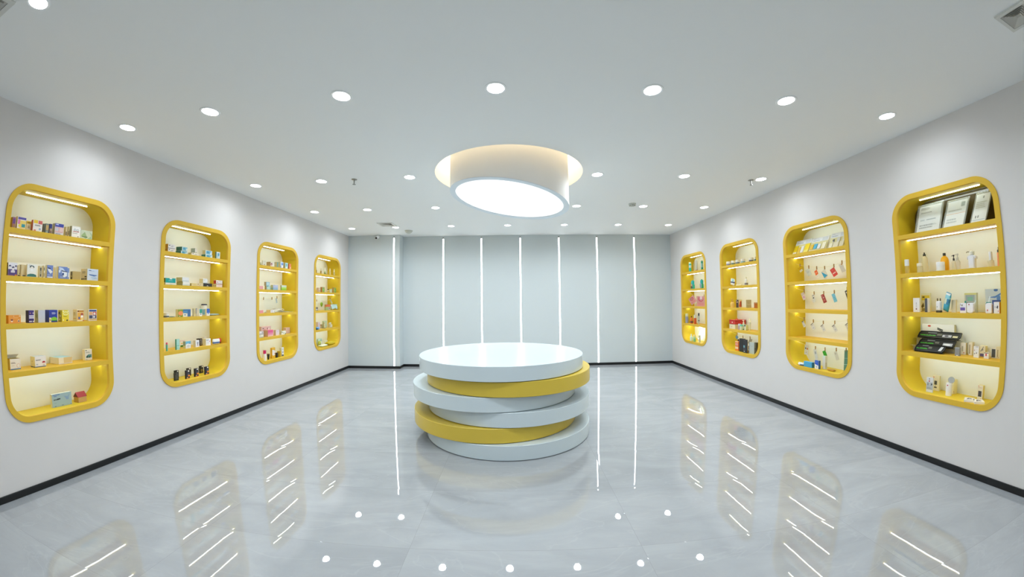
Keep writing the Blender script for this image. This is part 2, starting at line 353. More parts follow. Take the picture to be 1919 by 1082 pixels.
# ------------------------------------------------------------------ niches
NAME = {'L1': 'first left niche', 'L2': 'second left niche', 'L3': 'third left niche', 'L4': 'fourth left niche', 'R1': 'first right niche', 'R2': 'second right niche', 'R3': 'third right niche', 'R4': 'fourth right niche'}
NLAB = {'L1': 'yellow rounded wall niche nearest the viewer on the left wall', 'L2': 'yellow rounded wall niche second along the left wall, black cartons at its foot', 'L3': 'yellow rounded wall niche third along the left wall, holding pink cartons', 'L4': 'yellow rounded wall niche farthest along the left wall', 'R1': 'yellow rounded wall niche nearest the viewer on the right wall, certificates on top', 'R2': 'yellow rounded wall niche second along the right wall, strung with hanging tags', 'R3': 'yellow rounded wall niche third along the right wall, holding the red case', 'R4': 'yellow rounded wall niche farthest along the right wall, loose light strip below'}
IW, IR = NW - 2 * FR, NR - FR
proto = None
def build_niche():
    r = empty('display_niche')
    P = .012
    bm = bmesh.new()
    def ring(w, z0, z1, rad, y): return [bm.verts.new((x, y, z)) for x, z in rrect(w, z0, z1, rad, 12)]
    a = ring(NW, NB, NT, NR, .004); b = ring(NW, NB, NT, NR, -P); c = ring(IW, NB + FR, NT - FR, IR, -P); d = ring(IW, NB + FR, NT - FR, IR, .02)
    bridge(bm, a, b, smooth=True); bridge(bm, b, c); bridge(bm, c, d, smooth=True)
    bmesh.ops.recalc_face_normals(bm, faces=bm.faces); link('frame', bm, M_YEL, r)
    bm = bmesh.new(); c = ring(IW, NB + FR, NT - FR, IR, .0195); d = ring(IW, NB + FR, NT - FR, IR, NDEP); bridge(bm, c, d, smooth=True, flip=True); link('liner', bm, M_YEL2, r)
    bm = bmesh.new(); d = ring(IW, NB + FR, NT - FR, IR, NDEP); bm.faces.new(d); link('back_panel', bm, M_CREAM, r)
    hwid = IW / 2
    for k in (1, 2, 3, 4):
        bm = bmesh.new(); bx(bm, -hwid, hwid, -P + .001, NDEP, SHELF[k] - SHT, SHELF[k]); link('shelf', bm, M_YEL, r)
    for z, hw in [(NT - FR, hwid - IR)] + [(SHELF[k] - SHT, hwid - .002) for k in (1, 2, 3, 4)]:
        bm = bmesh.new(); bx(bm, -hw, hw, STRIP_D - .005, STRIP_D + .005, z - .006, z - .0005); link('light_strip', bm, M_NSTRIP, r)
    return r
for N in NICHE_Y:
    if proto is None: r = proto = build_niche()
    else:
        r = proto.copy(); COL.objects.link(r); n = 0
        for ch in proto.children:
            if N == 'R4' and ch.name.startswith('light_strip'):
                n += 1
                if n == 5: continue
            c = ch.copy(); COL.objects.link(c); c.parent = r
    r.matrix_world = niche_mw(N); tag(r, NLAB[N], 'niche', 'yellow wall niches')
    if N == 'R4':      # its lowest light strip has come loose and droops
        bm = bmesh.new(); tube(bm, [(-.47, .125, .918), (-.30, .14, .912), (-.16, .17, .905), (-.02, .19, .885), (-.10, .20, .83), (-.155, .21, .77), (-.19, .215, .70), (-.215, .215, .635)], .006, 6); o = link('light_strip', bm, M_NSTRIP, r); o['label'] = 'loose drooping light strip'
# ------------------------------------------------------------------ small ceiling fittings
def vent(cx, cy, s, label):
    r = empty('air_vent', loc=(cx, cy, CH)); h = s / 2
    bm = bmesh.new(); A = [bm.verts.new((x * h, y * h, z)) for x, y in ((-1, -1), (1, -1), (1, 1), (-1, 1)) for z in (0,)]
    B = [bm.verts.new((v.co.x, v.co.y, -.012)) for v in A]; Cc = [bm.verts.new((v.co.x * .78, v.co.y * .78, -.012)) for v in A]; D = [bm.verts.new((v.co.x * .78, v.co.y * .78, -.002)) for v in A]
    bridge(bm, A, B); bridge(bm, B, Cc); bridge(bm, Cc, D); bmesh.ops.recalc_face_normals(bm, faces=bm.faces); link('frame', bm, mat('#d9dad4', .5, .3, var=.01), r)
    bm = bmesh.new()
    for k in range(5):
        f0, f1 = .76 - k * .13, .76 - k * .13 - .1
        for (ax, ay), (bx_, by) in (((-1, -1), (1, -1)), ((1, -1), (1, 1)), ((1, 1), (-1, 1)), ((-1, 1), (-1, -1))):
            bm.faces.new([bm.verts.new(p) for p in ((ax * h * f0, ay * h * f0, -.011), (bx_ * h * f0, by * h * f0, -.011), (bx_ * h * f1, by * h * f1, -.002), (ax * h * f1, ay * h * f1, -.002))])
    link('slat_grille', bm, mat('#cfcdc4', .5, .3, var=.02), r)
    bm = bmesh.new(); bx(bm, -h * .78, h * .78, -h * .78, h * .78, -.0012, -.0004); link('dark_backing', bm, mat('#b5b3aa', .6, .2, var=.02), r)
    tag(r, label, 'vent', 'square ceiling vents')
vent(2.785, .88, .26, 'square slatted air vent in the upper right corner of the ceiling')
vent(-2.66, .62, .34, 'square air vent cut by the upper left corner of the photo')
vent(-2.45, 6.69, .30, 'square air vent near the pier, beside the back row of lamps')
def sprinkler(x, y, label):
    r = empty('fire_sprinkler', loc=(x, y, CH))
    bm = bmesh.new(); lathe(bm, [(.034, 0), (.034, -.004), (.012, -.007)], 20); link('ceiling_plate', bm, M_STEEL, r)
    bm = bmesh.new(); lathe(bm, [(.009, -.006), (.007, -.04), (.005, -.062)], 12); link('stem', bm, M_STEEL, r)
    bm = bmesh.new(); lathe(bm, [(.019, -.062), (.019, -.066)], 16); link('deflector', bm, M_STEEL, r)
    tag(r, label, 'sprinkler', 'fire sprinklers')
sprinkler(-1.942, 4.13, 'steel fire sprinkler hanging left of the drum lamp')
sprinkler(3.05, 4.19, 'steel fire sprinkler touching the lamp by the right wall')
r = empty('smoke_detector', loc=(1.875, 5.43, CH)); bm = bmesh.new(); lathe(bm, [(.058, 0), (.056, -.014), (.044, -.034), (.036, -.042)], 28); link('body', bm, mat('#c9ccc4', .5, .3, var=.01), r, smooth=True)
bm = bmesh.new()
for k in range(10):
    a = 2 * math.pi * k / 10; bx(bm, .041 * math.cos(a) - .007, .041 * math.cos(a) + .007, .041 * math.sin(a) - .007, .041 * math.sin(a) + .007, -.036, -.028)
link('sensing_slot_grille', bm, M_DARK, r); tag(r, 'small white smoke detector between lamps right of the drum lamp', 'smoke detector')
r = empty('dome_sounder', loc=(-2.215, 7.36, CH)); bm = bmesh.new(); lathe(bm, [(.082, 0), (.08, -.014), (.06, -.045), (.03, -.062), (.004, -.066)], 28); link('dome', bm, mat('#c6c9c0', .5, .3, var=.01), r, smooth=True)
bm = bmesh.new(); lathe(bm, [(.088, 0), (.088, -.005)], 28); link('base_ring', bm, mat('#d0d2ca', .5, .3, var=.01), r); tag(r, 'pale dome fitting on the ceiling in front of the pier corner', 'dome fitting')
r = empty('security_camera', loc=(-3.06, YP, 2.955))
bm = bmesh.new(); bx(bm, -.05, -.005, -.016, 0, -.012, .022, 0, .003); tube(bm, [(-.02, -.012, 0), (.0, -.04, -.008), (.016, -.06, -.012)], .008, 8); link('bracket', bm, mat('#b4b2a6', .5, .3, var=.02), r)
bm = bmesh.new(); lathe(bm, [(.030, -.09), (.032, -.085), (.032, .045), (.026, .055)], 24); bmesh.ops.rotate(bm, verts=bm.verts, cent=(0, 0, 0), matrix=Matrix.Rotation(math.radians(-68), 3, 'X')); bmesh.ops.translate(bm, verts=bm.verts, vec=(.03, -.09, -.02)); link('housing', bm, M_TRIM, r, smooth=True)
bm = bmesh.new(); lathe(bm, [(.024, -.095), (.024, -.0905)], 24); bmesh.ops.rotate(bm, verts=bm.verts, cent=(0, 0, 0), matrix=Matrix.Rotation(math.radians(-68), 3, 'X'))
bm2 = bm; bmesh.ops.rotate(bm2, verts=bm2.verts, cent=(0, 0, 0), matrix=Matrix.Identity(3)); bmesh.ops.translate(bm2, verts=bm2.verts, vec=(.03, -.09, -.02)); link('lens', bm2, M_DARK, r)
tag(r, 'white bullet security camera high on the pier', 'security camera')
# ------------------------------------------------------------------ products
PRODUCTS = [  # goods colours, side and top tones too, include the yellowish niche light
 {'k': 'box', 'N': 'L1', 'T': 1, 'n': 'carton', 'c': 'box', 'lk': 'small purple carton at the frame edge', 's': -0.4147, 'd': 0.05, 'w': 0.0276, 'l': 0.0503, 'h': 0.0887, 'zb': 0.0, 'rot': 0, 'f': '#8e5f86', 'sd': '#b8995a', 'art': [('r', 0.1, 0.45, 0.9, 0.85, '#6d4a86'), ('r', 0.15, 0.1, 0.85, 0.4, '#a5794e')]},
 {'k': 'box', 'N': 'L1', 'T': 1, 'n': 'carton', 'c': 'box', 'lk': 'white carton with purple band and yellow swirl', 's': -0.3439, 'd': 0.05, 'w': 0.0805, 'l': 0.0304, 'h': 0.1011, 'zb': 0.0, 'rot': 0, 'f': '#f0ece6', 'sd': '#d8c690', 'art': [('r', 0.06, 0.78, 0.97, 0.96, '#5b55a0'), ('r', 0.06, 0.42, 0.32, 0.76, '#d77fb4'), ('r', 0.3, 0.12, 0.97, 0.72, '#e9cf72'), ('r', 0.5, 0.2, 0.9, 0.45, '#3f9aa6'), ('e', 0.25, 0.3, 0.1, 0.12, '#f0d84a'), ('r', 0.7, 0.02, 0.85, 0.06, '#c8402c')]},
 {'k': 'box', 'N': 'L1', 'T': 1, 'n': 'carton', 'c': 'box', 'lk': 'small yellow and cream carton', 's': -0.2635, 'd': 0.08, 'w': 0.0433, 'l': 0.05, 'h': 0.0832, 'zb': 0.0, 'rot': 0, 'f': '#d9caa0', 'sd': '#d9caa0', 'art': [('r', 0, 0.72, 1, 1, '#e0bc34'), ('t', 0.3, 0.3, 0.9, 0.55, 2, '#6b5a36'), ('r', 0.15, 0.78, 0.8, 0.9, '#8d6f1c')]},
 {'k': 'box', 'N': 'L1', 'T': 1, 'n': 'carton', 'c': 'box', 'lk': 'white carton with yellow and red corners', 's': -0.1966, 'd': 0.05, 'w': 0.0855, 'l': 0.0355, 'h': 0.0973, 'zb': 0.0, 'rot': 0, 'f': '#ece9e6', 'sd': '#cc6e58', 'art': [('r', 0.05, 0.72, 0.5, 1, '#ecc63c'), ('r', 0.55, 0.7, 0.98, 0.98, '#cf6a66'), ('t', 0.2, 0.5, 0.9, 0.62, 2, '#3a3a3e'), ('r', 0.1, 0.05, 0.35, 0.2, '#d98a7a'), ('e', 0.75, 0.28, 0.12, 0.1, '#9fb6d4')]},
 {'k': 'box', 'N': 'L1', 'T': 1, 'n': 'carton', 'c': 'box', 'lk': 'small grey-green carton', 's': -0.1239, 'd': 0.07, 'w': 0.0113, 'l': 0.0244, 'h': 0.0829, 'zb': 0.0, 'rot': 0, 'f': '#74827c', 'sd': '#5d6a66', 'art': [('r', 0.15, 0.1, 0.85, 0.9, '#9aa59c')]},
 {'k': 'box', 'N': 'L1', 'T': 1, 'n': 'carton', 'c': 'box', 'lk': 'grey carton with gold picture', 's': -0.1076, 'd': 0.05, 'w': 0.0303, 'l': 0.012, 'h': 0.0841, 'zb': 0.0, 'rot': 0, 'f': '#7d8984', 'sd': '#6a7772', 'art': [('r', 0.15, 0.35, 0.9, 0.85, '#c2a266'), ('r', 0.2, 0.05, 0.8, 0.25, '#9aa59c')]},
 {'k': 'box', 'N': 'L1', 'T': 1, 'n': 'carton', 'c': 'box', 'lk': 'carton with navy top and brown foot', 's': -0.0745, 'd': 0.05, 'w': 0.0258, 'l': 0.012, 'h': 0.0864, 'zb': 0.0, 'rot': 0, 'f': '#7b6658', 'sd': '#333a66', 'art': [('r', 0, 0.55, 1, 1, '#333a78'), ('e', 0.6, 0.45, 0.3, 0.12, '#b0988a')]},
 {'k': 'box', 'N': 'L1', 'T': 1, 'n': 'carton', 'c': 'box', 'lk': 'blue carton with pale face picture', 's': 0.0058, 'd': 0.05, 'w': 0.081, 'l': 0.0452, 'h': 0.1007, 'zb': 0.0, 'rot': 0, 'f': '#dfe0ea', 'sd': '#a6a598', 'art': [('r', 0, 0.7, 1, 1, '#454fa4'), ('r', 0.05, 0.24, 0.97, 0.72, '#d8b2b2'), ('e', 0.25, 0.5, 0.17, 0.16, '#c2c6d4'), ('e', 0.72, 0.5, 0.2, 0.17, '#e3c8c4'), ('t', 0.1, 0.06, 0.9, 0.2, 2, '#8a90b8'), ('r', 0.08, 0.86, 0.4, 0.95, '#c9d0ee')]},
 {'k': 'box', 'N': 'L1', 'T': 1, 'n': 'carton', 'c': 'box', 'lk': 'narrow cream carton with brown mark', 's': 0.0984, 'd': 0.09, 'w': 0.0144, 'l': 0.0303, 'h': 0.0918, 'zb': 0.0, 'rot': 0, 'f': '#d6caa2', 'sd': '#cabb8c', 'art': [('r', 0.1, 0.2, 0.9, 0.55, '#7a6a4c')]},
 {'k': 'box', 'N': 'L1', 'T': 1, 'n': 'carton', 'c': 'box', 'lk': 'slim cream carton with brown spine print', 's': 0.1133, 'd': 0.075, 'w': 0.0075, 'l': 0.019, 'h': 0.0959, 'zb': 0.0, 'rot': 0, 'f': '#d4c79c', 'sd': '#c9ba88', 'art': [('r', 0.05, 0.25, 0.95, 0.6, '#78664a')]},
 {'k': 'box', 'N': 'L1', 'T': 1, 'n': 'carton', 'c': 'box', 'lk': 'white carton with spectacles picture', 's': 0.169, 'd': 0.05, 'w': 0.0835, 'l': 0.0404, 'h': 0.104, 'zb': 0.0, 'rot': 0, 'f': '#efeeea', 'sd': '#b9b79e', 'art': [('e', 0.35, 0.68, 0.14, 0.1, '#7c8c92'), ('e', 0.68, 0.66, 0.14, 0.1, '#7c8c92'), ('r', 0.12, 0.52, 0.85, 0.57, '#c05a50'), ('e', 0.35, 0.68, 0.1, 0.07, '#dfe4e4'), ('e', 0.68, 0.66, 0.1, 0.07, '#dfe4e4'), ('t', 0.1, 0.36, 0.7, 0.44, 1, '#a8a28e'), ('r', 0, 0, 0.6, 0.05, '#e07a4a'), ('e', 0.75, 0.15, 0.06, 0.04, '#6a5a30')]},
 {'k': 'box', 'N': 'L1', 'T': 1, 'n': 'carton', 'c': 'box', 'lk': 'pale green carton with leaf swoosh', 's': 0.3103, 'd': 0.11, 'w': 0.1193, 'l': 0.05, 'h': 0.0926, 'zb': 0.0, 'rot': 0, 'f': '#cfdcc8', 'sd': '#cfdcc8', 'art': [('p', [(0.05, 0.45), (0.35, 0.85), (0.6, 0.3), (0.45, 0.2)], '#9dbb8e'), ('p', [(0.7, 0.95), (1, 0.7), (1, 0.35)], '#b2ccb0'), ('t', 0.1, 0.3, 0.7, 0.42, 1, '#54684e'), ('p', [(0.5, 0.1), (0.9, 0.5), (1, 0.1), (0.95, 0), (0.5, 0)], '#a9c7a4')]},
 {'k': 'box', 'N': 'L1', 'T': 2, 'n': 'carton', 'c': 'box', 'lk': 'white and purple carton with three figures', 's': -0.3946, 'd': 0.05, 'w': 0.0819, 'l': 0.0424, 'h': 0.1022, 'zb': 0.0, 'rot': 0, 'f': '#e4e5f0', 'sd': '#4c4236', 'art': [('r', 0, 0, 1, 0.5, '#57498c'), ('e', 0.2, 0.72, 0.13, 0.1, '#3b3d6a'), ('e', 0.55, 0.62, 0.13, 0.1, '#3b3d6a'), ('e', 0.85, 0.72, 0.12, 0.1, '#3b3d6a'), ('e', 0.2, 0.63, 0.1, 0.1, '#e9e6ee'), ('e', 0.55, 0.5, 0.11, 0.12, '#e9e6ee'), ('e', 0.85, 0.63, 0.09, 0.1, '#e9e6ee'), ('r', 0.3, 0.25, 0.75, 0.42, '#d9d6ea'), ('r', 0.75, 0.02, 0.97, 0.12, '#e08a3c'), ('r', 0.05, 0.03, 0.6, 0.08, '#8a5a86')]},
 {'k': 'box', 'N': 'L1', 'T': 2, 'n': 'carton', 'c': 'box', 'lk': 'narrow cream carton with dark foot print', 's': -0.3138, 'd': 0.1, 'w': 0.0249, 'l': 0.05, 'h': 0.09, 'zb': 0.0, 'rot': 0, 'f': '#ddd1a8', 'sd': '#ddd1a8', 'art': [('r', 0.2, 0.05, 0.85, 0.16, '#4c4432'), ('e', 0.75, 0.28, 0.1, 0.05, '#7a6a3c')]},
 {'k': 'box', 'N': 'L1', 'T': 2, 'n': 'carton', 'c': 'box', 'lk': 'plain cream carton with grey label', 's': -0.2772, 'd': 0.085, 'w': 0.0466, 'l': 0.05, 'h': 0.0954, 'zb': 0.0, 'rot': 0, 'f': '#dccfa6', 'sd': '#dccfa6', 'art': [('r', 0.3, 0.05, 0.9, 0.15, '#6b6f66')]},
 {'k': 'box', 'N': 'L1', 'T': 2, 'n': 'carton', 'c': 'box', 'lk': 'white carton with masked face drawing', 's': -0.2203, 'd': 0.05, 'w': 0.0868, 'l': 0.0152, 'h': 0.101, 'zb': 0.0, 'rot': 0, 'f': '#eceeea', 'sd': '#ded4ac', 'art': [('e', 0.5, 0.8, 0.25, 0.12, '#2f4a4c'), ('e', 0.5, 0.62, 0.2, 0.24, '#e6e2da'), ('e', 0.5, 0.55, 0.17, 0.14, '#f2f4f4'), ('p', [(0, 0.04), (0.05, 0.2), (0.35, 0.27), (0.65, 0.27), (0.95, 0.2), (1, 0.04)], '#3c7876'), ('r', 0, 0, 1, 0.04, '#dfe6e2'), ('t', 0.15, 0.9, 0.5, 0.95, 1, '#8a9aa8')]},
 {'k': 'box', 'N': 'L1', 'T': 2, 'n': 'carton', 'c': 'box', 'lk': 'first cream carton with black spine print', 's': -0.1399, 'd': 0.05, 'w': 0.0193, 'l': 0.0291, 'h': 0.0961, 'zb': 0.0, 'rot': 0, 'f': '#d8cfae', 'sd': '#e2d8b2', 'art': [('r', 0.15, 0.1, 0.85, 0.85, '#5a5648'), ('r', 0.3, 0.3, 0.7, 0.6, '#b5ac8c')]},
 {'k': 'box', 'N': 'L1', 'T': 2, 'n': 'carton', 'c': 'box', 'lk': 'second cream carton with black spine print', 's': -0.1057, 'd': 0.05, 'w': 0.0133, 'l': 0.0307, 'h': 0.1007, 'zb': 0.0, 'rot': 0, 'f': '#d8cfae', 'sd': '#e2d8b2', 'art': [('r', 0.1, 0.6, 0.6, 0.85, '#4a473c'), ('r', 0.1, 0.1, 0.6, 0.4, '#75705c')]},
 {'k': 'box', 'N': 'L1', 'T': 2, 'n': 'carton', 'c': 'box', 'lk': 'narrow blue carton with white mask picture', 's': -0.0536, 'd': 0.05, 'w': 0.0541, 'l': 0.0322, 'h': 0.1082, 'zb': 0.0, 'rot': 0, 'f': '#7085c2', 'sd': '#ddd5b2', 'art': [('p', [(0.05, 0.75), (0.5, 0.7), (0.95, 0.5), (0.6, 0.35), (0.2, 0.55)], '#e6ebf4'), ('p', [(0.1, 0.82), (0.6, 0.78), (0.55, 0.7), (0.15, 0.72)], '#2c3560'), ('r', 0.05, 0.05, 0.95, 0.13, '#dfe6f4'), ('t', 0.1, 0.2, 0.7, 0.3, 1, '#b8c6e6')]},
 {'k': 'box', 'N': 'L1', 'T': 2, 'n': 'carton', 'c': 'box', 'lk': 'low cream carton beside wide blue box', 's': 0.0191, 'd': 0.09, 'w': 0.0142, 'l': 0.0252, 'h': 0.0969, 'zb': 0.0, 'rot': 0, 'f': '#e0d8b4', 'sd': '#e4dcb8', 'art': []},
 {'k': 'box', 'N': 'L1', 'T': 2, 'n': 'carton', 'c': 'box', 'lk': 'wide blue carton with white mask picture', 's': 0.0678, 'd': 0.05, 'w': 0.0841, 'l': 0.0367, 'h': 0.1045, 'zb': 0.0, 'rot': 0, 'f': '#6f88c4', 'sd': '#ded6b4', 'art': [('p', [(0.05, 0.95), (0.45, 0.9), (0.75, 0.65), (0.4, 0.6), (0.05, 0.8)], '#c4d2e8'), ('p', [(0.35, 0.6), (0.95, 0.62), (0.95, 0.25), (0.6, 0.15), (0.4, 0.35)], '#e4eaf2'), ('p', [(0.25, 0.72), (0.95, 0.62), (0.98, 0.57), (0.4, 0.62)], '#1f2c4c'), ('e', 0.12, 0.62, 0.1, 0.13, '#dde6f2'), ('t', 0.2, 0.12, 0.8, 0.2, 1, '#c9d4ec'), ('r', 0.4, 0.3, 0.6, 0.5, '#35508e')]},
 {'k': 'box', 'N': 'L1', 'T': 2, 'n': 'carton', 'c': 'box', 'lk': 'blue carton half hidden behind wide blue box', 's': 0.1258, 'd': 0.062, 'w': 0.017, 'l': 0.05, 'h': 0.0977, 'zb': 0.0, 'rot': 0, 'f': '#7b93c8', 'sd': '#7b93c8', 'art': [('r', 0.3, 0.2, 0.9, 0.6, '#dbe4f0')]},
 {'k': 'box', 'N': 'L1', 'T': 2, 'n': 'carton', 'c': 'box', 'lk': 'brown cardboard carton', 's': 0.2008, 'd': 0.05, 'w': 0.0809, 'l': 0.0354, 'h': 0.0736, 'zb': 0.0, 'rot': 0, 'f': '#b9a266', 'sd': '#bfae78', 'art': [], 'sart': [('r', 0.2, 0.05, 0.8, 0.3, '#3c382a'), ('r', 0.3, 0.5, 0.7, 0.9, '#6a6040')]},
 {'k': 'box', 'N': 'L1', 'T': 2, 'n': 'carton', 'c': 'box', 'lk': 'pale blue carton with eye mask picture', 's': 0.3586, 'd': 0.05, 'w': 0.1092, 'l': 0.0966, 'h': 0.1066, 'zb': 0.0, 'rot': 0, 'f': '#cfdcee', 'sd': '#d2c8a0', 'art': [('p', [(0.15, 0.55), (0.85, 0.5), (0.9, 0.45), (0.6, 0.38), (0.2, 0.45)], '#5d7fb8'), ('r', 0.12, 0.82, 0.35, 0.88, '#46608e'), ('t', 0.35, 0.8, 0.7, 0.86, 1, '#8aa2c8'), ('p', [(0.3, 0.3), (0.7, 0.4), (0.95, 0.2), (0.5, 0.1)], '#b5cdea'), ('t', 0.6, 0.15, 0.9, 0.25, 2, '#9db6d6')], 'sart': [('r', 0.1, 0.08, 0.3, 0.2, '#2e2a20'), ('r', 0.4, 0.08, 0.6, 0.2, '#2e2a20'), ('r', 0.7, 0.08, 0.9, 0.2, '#2e2a20'), ('r', 0.6, 0.28, 0.9, 0.38, '#3a3628'), ('t', 0.2, 0.6, 0.8, 0.8, 3, '#8a8468')]},
 {'k': 'box', 'N': 'L1', 'T': 3, 'n': 'carton', 'c': 'box', 'lk': 'flat orange carton with two round faces', 's': -0.3679, 'd': 0.05, 'w': 0.1116, 'l': 0.05, 'h': 0.0629, 'zb': 0.0, 'rot': 0, 'f': '#e39a44', 'sd': '#e39a44', 'art': [('e', 0.27, 0.35, 0.1, 0.2, '#f3e4d2'), ('e', 0.27, 0.42, 0.1, 0.12, '#8c4a34'), ('e', 0.82, 0.3, 0.08, 0.16, '#f0dcc0'), ('e', 0.82, 0.28, 0.05, 0.1, '#4a3428'), ('r', 0.38, 0.66, 0.75, 0.7, '#f0c890'), ('e', 0.42, 0.88, 0.03, 0.05, '#f2e2c8'), ('e', 0.9, 0.88, 0.08, 0.05, '#f2e2c8')]},
 {'k': 'box', 'N': 'L1', 'T': 3, 'n': 'carton', 'c': 'box', 'lk': 'dark purple carton with white label bars', 's': -0.2172, 'd': 0.05, 'w': 0.0465, 'l': 0.0589, 'h': 0.0987, 'zb': 0.0, 'rot': 0, 'f': '#43347c', 'sd': '#262448', 'art': [('r', 0.05, 0.5, 0.98, 0.6, '#e9e6f0'), ('r', 0.05, 0.36, 0.98, 0.45, '#e9e6f0'), ('e', 0.3, 0.78, 0.1, 0.05, '#c88a6a'), ('r', 0.75, 0.7, 0.95, 0.85, '#b9a4c8'), ('r', 0.05, 0.08, 0.6, 0.16, '#d8d2e4'), ('r', 0.75, 0.08, 0.98, 0.16, '#f0eef6'), ('r', 0, 0.22, 1, 0.25, '#2c2358')]},
 {'k': 'box', 'N': 'L1', 'T': 3, 'n': 'carton', 'c': 'box', 'lk': 'plain grey-white carton', 's': -0.1224, 'd': 0.05, 'w': 0.0638, 'l': 0.0608, 'h': 0.1005, 'zb': 0.0, 'rot': 0, 'f': '#c6c9d4', 'sd': '#c6c292', 'art': [], 'sart': [('p', [(0.2, 0.95), (0.9, 0.6), (0.7, 0.3), (0.2, 0.5)], '#9aa070')]},
 {'k': 'box', 'N': 'L1', 'T': 3, 'n': 'carton', 'c': 'box', 'lk': 'royal blue carton with green hill', 's': -0.0157, 'd': 0.05, 'w': 0.0777, 'l': 0.07, 'h': 0.1012, 'zb': 0.0, 'rot': 0, 'f': '#31419e', 'sd': '#31419e', 'art': [('e', 0.6, 0.26, 0.36, 0.17, '#86c63a'), ('r', 0.3, 0.0, 1, 0.1, '#283a8c'), ('r', 0.3, 0.1, 1, 0.16, '#3a8a3a'), ('r', 0, 0.0, 0.25, 0.38, '#e3d9b6'), ('e', 0.12, 0.18, 0.07, 0.06, '#b08a4a'), ('t', 0.32, 0.64, 0.85, 0.82, 3, '#c3cdf0')]},
 {'k': 'box', 'N': 'L1', 'T': 3, 'n': 'carton', 'c': 'box', 'lk': 'bright yellow carton with white spots', 's': 0.0981, 'd': 0.05, 'w': 0.0661, 'l': 0.0592, 'h': 0.0989, 'zb': 0.0, 'rot': 0, 'f': '#e6d13c', 'sd': '#cdb82c', 'art': [('e', 0.55, 0.72, 0.38, 0.17, '#efe9a8'), ('e', 0.55, 0.72, 0.3, 0.1, '#e0d058'), ('e', 0.2, 0.9, 0.1, 0.06, '#f2eec8'), ('e', 0.9, 0.9, 0.1, 0.06, '#f2eec8'), ('e', 0.2, 0.15, 0.08, 0.06, '#f2eec8'), ('p', [(0.6, 0.1), (0.75, 0.22), (0.88, 0.12), (0.75, 0.04)], '#3a3a34'), ('t', 0.2, 0.42, 0.85, 0.5, 1, '#9a8a20')], 'sart': [('r', 0.1, 0.65, 0.5, 0.85, '#4c4420'), ('e', 0.6, 0.5, 0.2, 0.08, '#efe8a8'), ('e', 0.4, 0.2, 0.2, 0.08, '#efe8a8')]},
 {'k': 'box', 'N': 'L1', 'T': 3, 'n': 'carton', 'c': 'box', 'lk': 'cream carton with orange house picture', 's': 0.2432, 'd': 0.05, 'w': 0.0653, 'l': 0.0643, 'h': 0.1023, 'zb': 0.0, 'rot': 0, 'f': '#ece3c8', 'sd': '#e3d9ae', 'art': [('r', 0.05, 0.78, 0.98, 0.93, '#c4852c'), ('r', 0.1, 0.82, 0.3, 0.9, '#5a3a1c'), ('r', 0.05, 0.1, 0.98, 0.75, '#eab04a'), ('e', 0.72, 0.5, 0.22, 0.22, '#b05a4c'), ('r', 0.55, 0.3, 0.9, 0.5, '#f2eee2'), ('e', 0.3, 0.28, 0.15, 0.12, '#5c6a9c'), ('r', 0.6, 0.1, 0.9, 0.28, '#f0e08c'), ('r', 0.8, 0.02, 1, 0.08, '#c8402c')], 'sart': [('r', 0.15, 0.68, 0.6, 0.73, '#8a7a4c'), ('r', 0.1, 0.22, 0.8, 0.26, '#c8862c'), ('t', 0.15, 0.5, 0.7, 0.62, 2, '#b5a878')]},
 {'k': 'box', 'N': 'L1', 'T': 3, 'n': 'carton', 'c': 'box', 'lk': 'white carton with blue band and picture tiles', 's': 0.3656, 'd': 0.05, 'w': 0.0813, 'l': 0.0274, 'h': 0.1037, 'zb': 0.0, 'rot': 0, 'f': '#eeeef0', 'sd': '#e6deb8', 'art': [('r', 0.05, 0.8, 0.95, 0.95, '#34508e'), ('r', 0.05, 0.5, 0.45, 0.78, '#e8b078'), ('r', 0.5, 0.5, 0.95, 0.78, '#d0563c'), ('r', 0.05, 0.2, 0.45, 0.48, '#434c66'), ('r', 0.5, 0.2, 0.95, 0.48, '#5a5a74'), ('e', 0.7, 0.62, 0.14, 0.1, '#f2eee8'), ('e', 0.65, 0.34, 0.12, 0.1, '#e8e8ee'), ('r', 0.05, 0.08, 0.95, 0.15, '#d8a83c')]},
 {'k': 'openbox', 'N': 'L1', 'T': 4, 'n': 'carton', 'c': 'box', 'lk': 'open white carton with raised lid flaps', 's': -0.3436, 'd': 0.1219, 'w': 0.0966, 'l': 0.09, 'h': 0.0849, 'zb': 0.0, 'rot': 0, 'f': '#ece9e2', 'sd': '#e4cf86', 'art': [('r', 0, 0, 1, 0.1, '#5c86b0'), ('t', 0.08, 0.55, 0.55, 0.7, 2, '#7d6f78'), ('e', 0.78, 0.35, 0.17, 0.2, '#d9a89a'), ('e', 0.78, 0.35, 0.14, 0.17, '#ece9e2'), ('t', 0.1, 0.35, 0.4, 0.42, 1, '#b9b0a8')]},  # side colour holds the yellowish light falling on the white carton
 {'k': 'box', 'N': 'L1', 'T': 4, 'n': 'carton', 'c': 'box', 'lk': 'white carton with red dome print and slate foot', 's': -0.1217, 'd': 0.097, 'w': 0.1039, 'l': 0.0818, 'h': 0.0878, 'zb': 0.0, 'rot': 0, 'f': '#eceae8', 'sd': '#e6dca6', 'art': [('r', 0, 0, 1, 0.08, '#5d7486'), ('t', 0.08, 0.6, 0.6, 0.72, 2, '#44444c'), ('e', 0.78, 0.42, 0.14, 0.12, '#b8343c'), ('r', 0.62, 0.28, 0.94, 0.38, '#ece0dc'), ('t', 0.1, 0.2, 0.3, 0.32, 2, '#7f92a8'), ('e', 0.78, 0.18, 0.12, 0.08, '#d8d0cc')], 'top': '#c3d2dc', 'sart': [('r', 0, 0, 1, 0.08, '#4c6474'), ('e', 0.4, 0.55, 0.08, 0.05, '#b5a878')]},
